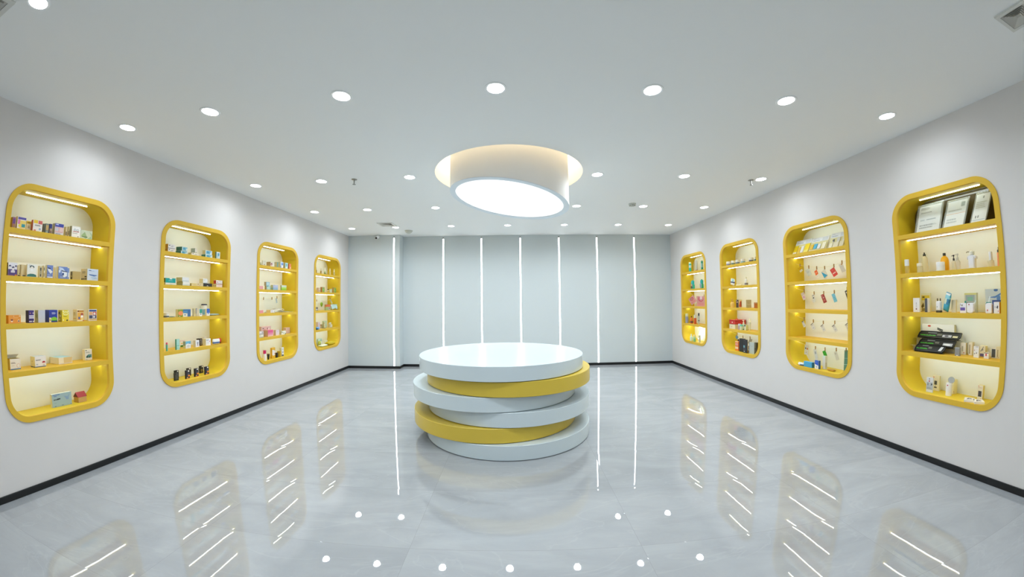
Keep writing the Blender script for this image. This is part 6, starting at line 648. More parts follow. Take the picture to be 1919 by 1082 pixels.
 {'k': 'bottle', 'N': 'R3', 'T': 2, 'n': 'bottle', 'c': 'bottle', 'lk': 'white bottle with round shoulders', 's': 0.0814, 'd': 0.08, 'r': 0.0261, 'h': 0.1383, 'zb': 0.0, 'f': '#e6e7da', 'cap': '#d8d8bc', 'capf': 0.22, 'capr': 0.4, 'sh': 0.62, 'band': '#7c7884'},
 {'k': 'pump', 'N': 'R3', 'T': 3, 'n': 'bottle', 'c': 'bottle', 'lk': 'peach bottle with slim pump', 's': -0.3227, 'd': 0.08, 'r': 0.0308, 'h': 0.1462, 'zb': 0.0, 'f': '#e3c06c', 'cap': '#d0a24c'},
 {'k': 'box', 'N': 'R3', 'T': 3, 'n': 'carton', 'c': 'box', 'lk': 'dark brown carton with orange-print side', 's': -0.1334, 'd': 0.05, 'w': 0.0672, 'l': 0.0624, 'h': 0.1307, 'zb': 0.0, 'rot': 0, 'f': '#3a241c', 'sd': '#e0cc98', 'art': [('r', 0.2, 0.6, 0.8, 0.8, '#a88c78'), ('r', 0.4, 0.1, 0.6, 0.5, '#5c4030'), ('r', 0.1, 0.85, 0.4, 0.95, '#c8b49c')], 'sart': [('p', [(0.1, 0.2), (0.4, 0.75), (0.75, 0.85), (0.8, 0.1), (0.3, 0.05)], '#c4562c'), ('r', 0.7, 0.1, 0.9, 0.8, '#7a4a44')]},
 {'k': 'box', 'N': 'R3', 'T': 3, 'n': 'carton', 'c': 'box', 'lk': 'grey-beige carton', 's': 0.0955, 'd': 0.06, 'w': 0.0141, 'l': 0.0854, 'h': 0.1288, 'zb': 0.0, 'rot': 0, 'f': '#a8a070', 'sd': '#b9b094', 'art': [], 'sart': [('r', 0, 0.45, 1, 0.48, '#d8d2b8'), ('r', 0.3, 0.57, 0.6, 0.6, '#8c846a'), ('r', 0, 0.0, 1, 0.3, '#b4aa84')]},
 {'k': 'box', 'N': 'R3', 'T': 3, 'n': 'carton', 'c': 'box', 'lk': 'coral carton with pale top', 's': 0.3113, 'd': 0.05, 'w': 0.0153, 'l': 0.0566, 'h': 0.0878, 'zb': 0.0, 'rot': 0, 'f': '#a84c20', 'sd': '#cf8a58', 'art': [], 'sart': [('r', 0, 0.82, 1, 1, '#d8c2a8')]},
 {'k': 'box', 'N': 'R3', 'T': 4, 'n': 'storage_box', 'c': 'box', 'lk': 'white box under the red case', 's': -0.293, 'd': 0.05, 'w': 0.1641, 'l': 0.2, 'h': 0.0769, 'zb': 0.0, 'rot': 0, 'f': '#ded6b4', 'sd': '#dcd2ac', 'art': [('e', 0.45, 0.5, 0.05, 0.08, '#8a8478')]},
 {'k': 'lidbox', 'N': 'R3', 'T': 4, 'n': 'zip_case', 'c': 'case', 'lk': 'red zip-up case on the white box', 's': -0.2873, 'd': 0.045, 'w': 0.1713, 'l': 0.205, 'h': 0.0758, 'zb': 0.0782, 'rot': 0, 'f': '#c8332c', 'sd': '#c63a30', 'art': [('e', 0.55, 0.45, 0.07, 0.14, '#efdcd4')], 'top': '#d84a44'},
 {'k': 'bottle', 'N': 'R3', 'T': 4, 'n': 'bottle', 'c': 'bottle', 'lk': 'lilac bottle with pale cap', 's': -0.0978, 'd': 0.0622, 'r': 0.0248, 'h': 0.0973, 'zb': 0.0, 'f': '#b9a4b0', 'cap': '#d6cfdc', 'capf': 0.32, 'capr': 0.9, 'sh': 0.95},
 {'k': 'jar', 'N': 'R3', 'T': 4, 'n': 'jar', 'c': 'jar', 'lk': 'pale jar with mint lid', 's': -0.0035, 'd': 0.03, 'r': 0.0233, 'h': 0.092, 'zb': 0.0, 'f': '#d2d6b0', 'cap': '#72c4a0'},
 {'k': 'pump', 'N': 'R3', 'T': 4, 'n': 'bottle', 'c': 'bottle', 'lk': 'white spray bottle with green foot', 's': -0.0161, 'd': 0.0814, 'r': 0.0271, 'h': 0.1619, 'zb': 0.0, 'f': '#e4e2cc', 'cap': '#e8e0c8', 'band': '#3f8c78'},
 {'k': 'box', 'N': 'R3', 'T': 4, 'n': 'carton', 'c': 'box', 'lk': 'clear box with navy mark', 's': 0.0362, 'd': 0.07, 'w': 0.0484, 'l': 0.042, 'h': 0.0891, 'zb': 0.0, 'rot': 0, 'f': '#e4e6cc', 'sd': '#dadc9c', 'art': [('e', 0.45, 0.82, 0.3, 0.16, '#2c5470'), ('r', 0.2, 0.9, 0.8, 0.98, '#3c444c')], 'sart': [('r', 0, 0, 1, 0.06, '#8a8430')]},
 {'k': 'bottle', 'N': 'R3', 'T': 4, 'n': 'bottle', 'c': 'bottle', 'lk': 'frosted spray bottle behind the clear box', 's': 0.1037, 'd': 0.11, 'r': 0.017, 'h': 0.1911, 'zb': 0.0, 'f': '#dfe0b4', 'cap': '#e2e4c0', 'clear': 1, 'capf': 0.3, 'capr': 0.8, 'sh': 0.9},
 {'k': 'card', 'N': 'R3', 'T': 5, 'n': 'hang_tag', 'c': 'tag', 'lk': 'blue diamond tag', 'a': [-0.3274, 0.8159], 'b': [-0.2839, 0.8597], 'c3': [-0.235, 0.8235], 'd': 0.13, 'f': '#6f9cb8', 'art': [], 'clip': [-0.273, 0.8766]},
 {'k': 'card', 'N': 'R3', 'T': 5, 'n': 'hang_tag', 'c': 'tag', 'lk': 'small black tag under the blue diamond', 'a': [-0.2485, 0.7702], 'b': [-0.2251, 0.7976], 'c3': [-0.1995, 0.7773], 'd': 0.12, 'f': '#1d1d20', 'art': []},
 {'k': 'box', 'N': 'R3', 'T': 5, 'n': 'carton', 'c': 'box', 'lk': 'orange and white carton', 's': -0.1942, 'd': 0.07, 'w': 0.0852, 'l': 0.05, 'h': 0.1588, 'zb': 0.0, 'rot': 0, 'f': '#e8782c', 'sd': '#e8782c', 'art': [('r', 0.05, 0.55, 0.95, 0.8, '#e09a8c'), ('r', 0, 0.18, 1, 0.42, '#f2d2b0'), ('r', 0, 0.9, 1, 1, '#efd9a0')]},
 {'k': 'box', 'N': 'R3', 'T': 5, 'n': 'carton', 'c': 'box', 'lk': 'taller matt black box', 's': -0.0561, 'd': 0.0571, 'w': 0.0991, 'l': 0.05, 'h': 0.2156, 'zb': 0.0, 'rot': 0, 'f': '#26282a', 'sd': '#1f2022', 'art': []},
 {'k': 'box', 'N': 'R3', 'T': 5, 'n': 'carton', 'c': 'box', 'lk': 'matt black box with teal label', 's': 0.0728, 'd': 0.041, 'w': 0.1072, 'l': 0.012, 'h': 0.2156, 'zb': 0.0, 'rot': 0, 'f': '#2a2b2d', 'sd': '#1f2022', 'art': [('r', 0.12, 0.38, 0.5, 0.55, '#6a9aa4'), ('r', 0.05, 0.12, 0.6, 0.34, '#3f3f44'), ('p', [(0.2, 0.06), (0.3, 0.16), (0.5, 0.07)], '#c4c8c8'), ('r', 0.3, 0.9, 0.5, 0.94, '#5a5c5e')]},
 {'k': 'card', 'N': 'R3', 'T': 5, 'n': 'hang_tag', 'c': 'tag', 'lk': 'grey cloth pouch tag', 'a': [0.0174, 0.7511], 'b': [0.0696, 0.8306], 'c3': [0.1391, 0.8217], 'd': 0.13, 'f': '#b9b092', 'art': [], 'clip': [0.0774, 0.8473]},
 {'k': 'box', 'N': 'R3', 'T': 5, 'n': 'carton', 'c': 'box', 'lk': 'pale grey tall box with V flap line', 's': 0.2024, 'd': 0.07, 'w': 0.1283, 'l': 0.012, 'h': 0.1852, 'zb': 0.0, 'rot': 0, 'f': '#b9c2bc', 'sd': '#c6c9b4', 'art': [('p', [(0, 0.7), (0.5, 0.64), (1, 0.7), (0.5, 0.66)], '#98a29c')]},
 {'k': 'box', 'N': 'R3', 'T': 5, 'n': 'carton', 'c': 'box', 'lk': 'thin book spine in red and blue', 's': 0.1276, 'd': 0.07, 'w': 0.0196, 'l': 0.05, 'h': 0.1166, 'zb': 0.0, 'rot': 0, 'f': '#4c5878', 'sd': '#4c5878', 'art': [('r', 0.0, 0.8, 1, 0.9, '#a84a3c'), ('r', 0, 0.4, 1, 0.5, '#d8d8d4'), ('r', 0, 0.05, 0.5, 0.3, '#a83c34')]},
 {'k': 'box', 'N': 'R3', 'T': 5, 'n': 'carton', 'c': 'box', 'lk': 'dark patterned carton at the frame edge', 's': 0.3026, 'd': 0.07, 'w': 0.0539, 'l': 0.05, 'h': 0.1845, 'zb': 0.003, 'rot': 0, 'f': '#3c3620', 'sd': '#3c3620', 'art': [('r', 0.1, 0.55, 0.4, 0.95, '#7c7450'), ('r', 0.2, 0.2, 0.5, 0.4, '#6a6240')]},
 {'k': 'can', 'N': 'R4', 'T': 1, 'n': 'spray_can', 'c': 'can', 'lk': 'teal spray can with white cap', 's': -0.2581, 'd': 0.08, 'r': 0.0258, 'h': 0.211, 'zb': 0.0, 'f': '#3cc0ac', 'cap': '#ecefdc', 'capf': 0.15, 'band': '#c8dcd8', 'bandz': (0.5, 0.8)},
 {'k': 'can', 'N': 'R4', 'T': 1, 'n': 'spray_can', 'c': 'can', 'lk': 'tall grey can with red foot', 's': 0.0179, 'd': 0.08, 'r': 0.0226, 'h': 0.2457, 'zb': 0.0, 'f': '#c9ccc2', 'cap': '#e6ebd8', 'capf': 0.1, 'band': '#a83c48', 'bandz': (0, 0.1)},
 {'k': 'can', 'N': 'R4', 'T': 1, 'n': 'spray_can', 'c': 'can', 'lk': 'teal can with thin nozzle', 's': 0.2396, 'd': 0.08, 'r': 0.0204, 'h': 0.2066, 'zb': 0.0, 'f': '#2c9c84', 'cap': '#a9a87c', 'capf': 0.12, 'capr': 0.25, 'band': '#8fc8cc', 'bandz': (0.3, 0.75)},
 {'k': 'tealb', 'N': 'R4', 'T': 2, 'n': 'teal_bottle', 'c': 'bottle', 'lk': 'teal flip bottle with busy dark label', 's': -0.1764, 'd': 0.06, 'w': 0.0856, 'l': 0.0521, 'h': 0.1869, 'zb': 0.0, 'rot': 0, 'f': '#3a9c8c', 'sd': '#35b8a4', 'art': [('r', 0, 0, 1, 0.5, '#8a8a80'), ('r', 0.1, 0.05, 0.4, 0.3, '#3c3820'), ('r', 0.6, 0.05, 0.95, 0.2, '#28382c'), ('r', 0.2, 0.3, 0.7, 0.5, '#d8b88c')]},
 {'k': 'tealb', 'N': 'R4', 'T': 2, 'n': 'teal_bottle', 'c': 'bottle', 'lk': 'teal flip bottle with pale label', 's': 0.1967, 'd': 0.06, 'w': 0.0641, 'l': 0.0514, 'h': 0.1828, 'zb': 0.0, 'rot': 0, 'f': '#3aa898', 'sd': '#30b098', 'art': [('r', 0, 0, 1, 0.5, '#9ab8c4'), ('r', 0.1, 0.1, 0.4, 0.45, '#5c7480')]},
 {'k': 'card', 'N': 'R4', 'T': 3, 'n': 'mask_sachet', 'c': 'sachet', 'lk': 'pink mask sachet hanging askew', 'a': [-0.4382, 1.4727], 'b': [-0.2224, 1.5663], 'c3': [-0.0634, 1.439], 'd': 0.11, 'f': '#dba4a0', 'art': [('e', 0.5, 0.3, 0.32, 0.26, '#cf5c6c'), ('e', 0.45, 0.27, 0.18, 0.16, '#d8a49c'), ('e', 0.42, 0.25, 0.12, 0.1, '#8a7c70'), ('r', 0.15, 0.62, 0.85, 0.9, '#d88a88')]},
 {'k': 'card', 'N': 'R4', 'T': 3, 'n': 'mask_sachet', 'c': 'sachet', 'lk': 'pink mask sachet hanging straight', 'a': [0.294, 1.5343], 'b': [-0.0391, 1.5387], 'c3': [-0.0267, 1.333], 'd': 0.09, 'f': '#d49a90', 'art': [('e', 0.5, 0.3, 0.32, 0.26, '#cf5c6c'), ('e', 0.45, 0.27, 0.18, 0.16, '#d8a49c'), ('e', 0.42, 0.25, 0.12, 0.1, '#8a7c70'), ('r', 0.15, 0.62, 0.85, 0.9, '#d88a88'), ('r', 0.3, 0.0, 0.6, 0.3, '#ecccd2')], 'clip': [0.2648, 1.5466]},
 {'k': 'bottle', 'N': 'R4', 'T': 4, 'n': 'bottle', 'c': 'bottle', 'lk': 'lavender bottle with clear white cap', 's': -0.4394, 'd': 0.07, 'r': 0.0306, 'h': 0.2014, 'zb': 0.0, 'f': '#9aa0b4', 'cap': '#dcdcb0', 'capf': 0.3, 'capr': 0.98, 'sh': 0.98},
 {'k': 'bottle', 'N': 'R4', 'T': 4, 'n': 'bottle', 'c': 'bottle', 'lk': 'orange bottle with dark cap and label', 's': -0.231, 'd': 0.07, 'r': 0.0289, 'h': 0.1531, 'zb': 0.0, 'f': '#dd7a30', 'cap': '#6c1c10', 'capf': 0.16, 'capr': 0.4, 'sh': 0.7, 'band': '#6a4a48'},
 {'k': 'bottle', 'N': 'R4', 'T': 4, 'n': 'bottle', 'c': 'bottle', 'lk': 'orange bottle with tall frosted cap', 's': -0.0763, 'd': 0.07, 'r': 0.0278, 'h': 0.1883, 'zb': 0.0, 'f': '#d8622c', 'cap': '#dedfc8', 'capf': 0.34, 'capr': 0.95, 'sh': 0.98},
 {'k': 'can', 'N': 'R4', 'T': 4, 'n': 'brush_stick', 'c': 'brush', 'lk': 'slim grey brush stick', 's': -0.0131, 'd': 0.11, 'r': 0.013, 'h': 0.2277, 'zb': 0.0, 'f': '#8c886c', 'cap': '#bcbc98', 'capf': 0.25, 'capr': 0.6},
 {'k': 'can', 'N': 'R4', 'T': 4, 'n': 'spray_can', 'c': 'can', 'lk': 'white can with navy cap', 's': 0.0754, 'd': 0.07, 'r': 0.0154, 'h': 0.2306, 'zb': 0.0, 'f': '#b9c0b8', 'cap': '#22223a', 'capf': 0.25, 'band': '#5c645c', 'bandz': (0.4, 0.5)},
 {'k': 'bottle', 'N': 'R4', 'T': 5, 'n': 'bottle', 'c': 'bottle', 'lk': 'clear white bottle with dark green side', 's': -0.1772, 'd': 0.0317, 'r': 0.0257, 'h': 0.1466, 'zb': 0.0, 'f': '#dcecdc', 'cap': '#d2dcd0', 'capf': 0.25, 'capr': 0.5, 'sh': 0.7},
 {'k': 'jar', 'N': 'R4', 'T': 5, 'n': 'jar', 'c': 'jar', 'lk': 'small green jar', 's': -0.0433, 'd': 0.035, 'r': 0.027, 'h': 0.0986, 'zb': 0.0, 'f': '#8cc084', 'cap': '#b4d8a4'},
 {'k': 'jar', 'N': 'R4', 'T': 5, 'n': 'jar', 'c': 'jar', 'lk': 'small black jar', 's': -0.2272, 'd': 0.07, 'r': 0.0168, 'h': 0.0708, 'zb': 0.0, 'f': '#241e08', 'cap': '#15130a'},
 {'k': 'bottle', 'N': 'R4', 'T': 5, 'n': 'bottle', 'c': 'bottle', 'lk': 'white mini bottle with teal foot', 's': -0.1299, 'd': 0.07, 'r': 0.0208, 'h': 0.1343, 'zb': 0.0, 'f': '#dde2da', 'cap': '#dcdcc6', 'capf': 0.3, 'capr': 0.6, 'sh': 0.8, 'band': '#3c8c74', 'bandz': (0, 0.2)},
 {'k': 'can', 'N': 'R4', 'T': 5, 'n': 'bottle', 'c': 'bottle', 'lk': 'pale mini tube at frame edge', 's': 0.0945, 'd': 0.07, 'r': 0.0198, 'h': 0.1444, 'zb': 0.0, 'f': '#d9dbcc', 'cap': '#cfcfb4', 'capf': 0.2},
]
TIER = {1: 'top tier', 2: 'second tier', 3: 'third tier', 4: 'fourth tier', 5: 'bottom tier'}
def art_mesh(art, w, h, fn, base=None):
    """printed artwork: coloured patches laid over a face; fn(u, v, layer) gives the 3D point"""
    bm = bmesh.new(); cols = []; rnd = random.Random(len(art) * 31 + int(w * 1e4))
    def mi(c):
        if c not in cols: cols.append(c)
        return cols.index(c)
    lay = 0
    if base:
        bm.faces.new([bm.verts.new(fn(u, v, 0)) for u, v in ((.004, .004), (.996, .004), (.996, .996), (.004, .996))]).material_index = mi(base)
    for a in art:
        lay += 1; k = a[0]
        if k == 'r': polys = [[(a[1], a[2]), (a[3], a[2]), (a[3], a[4]), (a[1], a[4])]]; c = a[5]
        elif k == 'e': polys = [[(a[1] + a[3] * math.cos(t * math.pi / 8), a[2] + a[4] * math.sin(t * math.pi / 8)) for t in range(16)]]; c = a[5]
        elif k == 'p': polys = [list(a[1])]; c = a[2]
        elif k == 't':      # rows of small illegible print
            _, u0, v0, u1, v1, n, c = a; polys = []
            for i in range(n):
                vb = v1 - (i + .8) * (v1 - v0) / n; vt = v1 - (i + .2) * (v1 - v0) / n; ue = u1 - rnd.random() * .3 * (u1 - u0); u = u0
                while u < ue:
                    q = min(ue, u + (.5 + rnd.random()) * (vt - vb) * h / max(w, 1e-3)); polys.append([(u, vb), (q, vb), (q, vt), (u, vt)]); u = q + .25 * (vt - vb) * h / max(w, 1e-3)
        elif k == 'g':
            _, u0, v0, u1, v1, n, c = a; polys = []
            for i in range(n):
                u = u0 + (u1 - u0) * i / n; hh = (.5 + .5 * rnd.random()) * (v1 - v0); polys.append([(u, v0), (u + .6 * (u1 - u0) / n, v0), (u + .6 * (u1 - u0) / n, v0 + hh), (u, v0 + hh)])
        for p in polys:
            pts = [(min(max(u, .006), .994), min(max(v, .006), .994)) for u, v in p]
            try: f = bm.faces.new([bm.verts.new(fn(u, v, lay)) for u, v in pts]); f.material_index = mi(c)
            except ValueError: pass
    return bm, [mat(c, .45, .35, var=0) for c in cols]
def add_art(name, parent, art, w, h, fn, base=None):
    if not art: return
    bm, ms = art_mesh(art, w, h, fn, base); link(name, bm, ms, parent)
E0, EL = .0006, .00025
def carton(p, mw):
    w, l, h = p['w'], p['l'], p['h']; bm = bmesh.new(); fs = bx(bm, -w / 2, w / 2, 0, l, 0, h)
    fs[0].material_index = fs[1].material_index = fs[3].material_index = 1; fs[5].material_index = 2
    bmesh.ops.bevel(bm, geom=list(bm.edges), offset=min(.0012, l * .2), segments=1, affect='EDGES')
    gl = p.get('gl'); rr = .08 if gl else .5
    o = link(p['n'], bm, [mat(p['f'], rr, .5 if gl else .35), mat(p['sd'], rr, .35), mat(p.get('top', p['sd']), rr, .35)], mw=mw)
    add_art('front_print', o, p['art'], w, h, lambda u, v, k: (-w / 2 + u * w, -E0 - k * EL, v * h), p['f'])
    if p.get('sart'):
        if p['N'][0] == 'L': add_art('side_print', o, p['sart'], l, h, lambda u, v, k: (-w / 2 - E0 - k * EL, l - u * l, v * h), p['sd'])
        else: add_art('side_print', o, p['sart'], l, h, lambda u, v, k: (w / 2 + E0 + k * EL, u * l, v * h), p['sd'])
    return o
def openbox(p, mw):
    w, l, h = p['w'], p['l'], p['h']; r = empty(p['n'], mw); t = .002
    bm = bmesh.new(); f, s = mat(p['f'], .5), mat(p['sd'], .5)
    bx(bm, -w / 2, w / 2, 0, t, 0, h, 0); bx(bm, -w / 2, w / 2, l - t, l, 0, h, 1); bx(bm, -w / 2, -w / 2 + t, t, l - t, 0, h, 1); bx(bm, w / 2 - t, w / 2, t, l - t, 0, h, 1); bx(bm, -w / 2 + t, w / 2 - t, t, l - t, 0, t, 1)
    link('carton_wall', bm, [f, s], r)
    bm = bmesh.new()
    def flap(pts): bm.faces.new([bm.verts.new(q) for q in pts])
    flap([(-w / 2, l, h), (w / 2, l, h), (w / 2 + .005, l - .055, h + .032), (-w / 2 - .005, l - .055, h + .034)]); bmesh.ops.solidify(bm, geom=bm.faces[:], thickness=.0015); link('lid_flap', bm, mat('#f0f0ee', .5), r)
    bm = bmesh.new(); flap([(-w / 2, l, h), (-w / 2, .01, h), (-w / 2 - .03, .015, h + .014), (-w / 2 - .03, l - .01, h + .018)]); bmesh.ops.solidify(bm, geom=bm.faces[:], thickness=.0015); link('dust_flap', bm, mat('#8a7a58', .6), r)
    bm = bmesh.new(); bx(bm, -w / 2 + .004, w / 2 - .004, .004, l - .004, h - .02, h - .012); link('contents', bm, mat('#5a5240', .6), r)
    add_art('front_print', r, p['art'], w, h, lambda u, v, k: (-w / 2 + u * w, -E0 - k * EL, v * h)); return r
def house(p, mw):
    w, l, h = p['w'], p['l'], p['h']; r = empty(p['n'], mw); bm = bmesh.new(); k = .012
    prof = [(0, 0), (l, 0), (l, h), (0, h)]
    fs = bx(bm, -w / 2, w / 2, 0, l, 0, h); fs[0].material_index = fs[1].material_index = 1; link('kraft_body', bm, [mat(p['f'], .6), mat(p['sd'], .6)], r)
    bm = bmesh.new(); ov = .004; rz = h + .042
    A = [bm.verts.new((-w / 2 - ov, y, z)) for y, z in ((-ov, h - .001), (l / 2, rz), (l + ov, h - .001))]; B = [bm.verts.new((w / 2 + ov, v.co.y, v.co.z)) for v in A]
    bm.faces.new((A[0], B[0], B[1], A[1])); bm.faces.new((A[1], B[1], B[2], A[2])); bm.faces.new(A); bm.faces.new(B[::-1]); bm.faces.new((A[0], A[2], B[2], B[0])); link('roof', bm, mat(p['cap'], .5), r)
    bm = bmesh.new(); s = -1 if p['N'][0] == 'L' else 1; x = s * (w / 2 + ov + .0006)
    bm.faces.new([bm.verts.new(q) for q in ((x, l * .1, h + .002), (x, l * .9, h + .002), (x, l / 2, rz - .006))]); link('gable_print', bm, mat('#5a3420', .6), r); return r
def lidbox(p, mw):
    w, l, h = p['w'], p['l'], p['h']; r = empty(p['n'], mw)
    bm = bmesh.new(); bx(bm, -w / 2, w / 2, 0, l, 0, h * .86, 0, .008); link('case_body', bm, mat(p['f'], .6), r)
    bm = bmesh.new(); bx(bm, -w / 2 - .003, w / 2 + .003, -.003, l + .003, h * .84, h, 0, .007); link('lid', bm, mat(p['top'], .55), r)
    bm = bmesh.new(); bx(bm, -w / 2 - .0042, w / 2 + .0042, -.0042, l + .002, h * .86, h * .89); link('zip', bm, mat('#9c1f1c', .5), r)
    bm = bmesh.new(); tube(bm, [(-.03, l * .45, h), (-.025, l * .45, h + .014), (.025, l * .45, h + .014), (.03, l * .45, h)], .006, 8); link('handle', bm, mat('#e04a44', .5), r)
    add_art('front_print', r, p['art'], w, h, lambda u, v, k: (-w / 2 + u * w, -.0012 - k * EL, v * h)); return r
def body_mat(p): return clear_mat(p['f'], .42) if p.get('clear') else mat(p['f'], .28, .45)
def banded(parent, p, rad, h):
    if 'band' in p:
        b0, b1 = p.get('bandz', (.15, .6)); bm = bmesh.new(); lathe(bm, [(rad + .0006, b0 * h), (rad + .0006, b1 * h)], 24, caps=False); link('label_print', bm, mat(p['band'], .4), parent, smooth=True)
def vessel(p, mw):
    r_, h, k = p['r'], p['h'], p['k']; r = empty(p['n'], mw); cm = mat(p['cap'], .3, .45)
    if k == 'jar':
        zc = h * .68; bm = bmesh.new(); lathe(bm, [(r_ * .9, 0), (r_, .004), (r_, zc - .004), (r_ * .94, zc)], 24); link('jar_body', bm, body_mat(p), r); banded(r, p, r_, zc)
        bm = bmesh.new(); lathe(bm, [(r_ * 1.02, zc), (r_ * 1.02, h - .003), (r_ * .97, h)], 24); link('lid', bm, cm, r)
    elif k == 'can':
        cf = p.get('capf', .2); zc = h * (1 - cf); cr = p.get('capr', 1.02 if cf < .12 or p['n'] == 'canister' else .92)
        bm = bmesh.new(); lathe(bm, [(r_ * .95, 0), (r_, .003), (r_, zc - .006), (r_ * .93, zc)], 24); link('can_body', bm, body_mat(p), r); banded(r, p, r_, zc)
        bm = bmesh.new(); lathe(bm, [(r_ * cr, zc), (r_ * cr, h - .006), (r_ * cr * .8, h)], 24); link('cap', bm, cm, r)
    elif k == 'bottle':
        cf = p.get('capf', .2); zc = h * (1 - cf); cr = r_ * p.get('capr', .5); sh = p.get('sh', .7) * zc; nk = cr * .92
        pr = [(r_ * .94, 0), (r_, .004), (r_, sh)]
        for t in (.25, .5, .75, 1): pr.append((nk + (r_ - nk) * math.cos(t * math.pi / 2), sh + (zc - .004 - sh) * math.sin(t * math.pi / 2) * .98 + .0005 * t))
        pr.append((nk, zc)); bm = bmesh.new(); lathe(bm, pr, 24); link('bottle_body', bm, body_mat(p), r); banded(r, p, r_, sh)
        bm = bmesh.new()
        if p.get('nip'): lathe(bm, [(cr, zc), (cr, zc + (h - zc) * .45), (cr * .5, zc + (h - zc) * .55), (cr * .45, h - .002), (cr * .3, h)], 20)
        else: lathe(bm, [(cr, zc), (cr, h - .003), (cr * .93, h)], 20)
        link('cap', bm, cm, r)
    elif k == 'dropper':
        zc = h * .60; bm = bmesh.new(); lathe(bm, [(r_ * .95, 0), (r_, .003), (r_, zc * .85), (r_ * .5, zc)], 20); link('bottle_body', bm, body_mat(p), r); banded(r, p, r_, zc * .8)
        bm = bmesh.new(); lathe(bm, [(r_ * .55, zc), (r_ * .55, h * .75), (r_ * .36, h * .8), (r_ * .33, h * .97), (r_ * .15, h)], 16); link('dropper_cap', bm, cm, r)
    elif k == 'pump':
        zc = h * .62; bm = bmesh.new(); lathe(bm, [(r_ * .95, 0), (r_, .004), (r_, zc * .8), (r_ * .8, zc * .92), (r_ * .42, zc)], 24); link('bottle_body', bm, body_mat(p), r)
        if 'band' in p: banded(r, dict(p, bandz=(.04, .22)), r_, zc)
        bm = bmesh.new(); lathe(bm, [(r_ * .5, zc), (r_ * .5, h * .76), (r_ * .2, h * .78), (r_ * .2, h * .9), (r_ * .42, h * .91), (r_ * .4, h)], 16); link('pump_collar', bm, cm, r)
        bm = bmesh.new(); tube(bm, [(0, 0, h * .955), (-r_ * .9, 0, h * .955), (-r_ * 1.25, 0, h * .93)], r_ * .14, 8); link('spout', bm, cm, r)
    elif k == 'taper':
        bm = bmesh.new(); lathe(bm, [(r_ * .55, 0), (r_ * .6, .006), (r_ * 1.0, h * .82), (r_ * 1.0, h * .9)], 20); link('tube_body', bm, body_mat(p), r)
        bm = bmesh.new(); lathe(bm, [(r_ * 1.02, h * .9), (r_ * 1.02, h)], 20); link('gold_band', bm, mat(p['cap'], .3, .5, metal=.4), r)
    elif k == 'mirror':
        bm = bmesh.new(); lathe(bm, [(r_ * .96, 0), (r_, .006), (r_, h * .93), (r_ * .9, h)], 28); link('cylinder_body', bm, body_mat(p), r)
        bm = bmesh.new(); lathe(bm, [(.027, -.004), (.029, 0), (.027, .004)], 28); bmesh.ops.rotate(bm, verts=bm.verts, cent=(0, 0, 0), matrix=Matrix.Rotation(math.radians(72), 3, 'X') ); bmesh.ops.rotate(bm, verts=bm.verts, cent=(0, 0, 0), matrix=Matrix.Rotation(math.radians(40), 3, 'Z')); bmesh.ops.translate(bm, verts=bm.verts, vec=(.012, .012, h + .026)); link('mirror_disc', bm, mat('#cfd4d6', .12, .6, metal=.5), r)
        bm = bmesh.new(); lathe(bm, [(.0052, 0), (.0052, .004)], 14); bmesh.ops.rotate(bm, verts=bm.verts, cent=(0, 0, 0), matrix=Matrix.Rotation(math.radians(90), 3, 'X')); bmesh.ops.translate(bm, verts=bm.verts, vec=(.002, -r_ + .002, h * .84)); link('red_button', bm, mat('#b02038', .4), r)
    return r
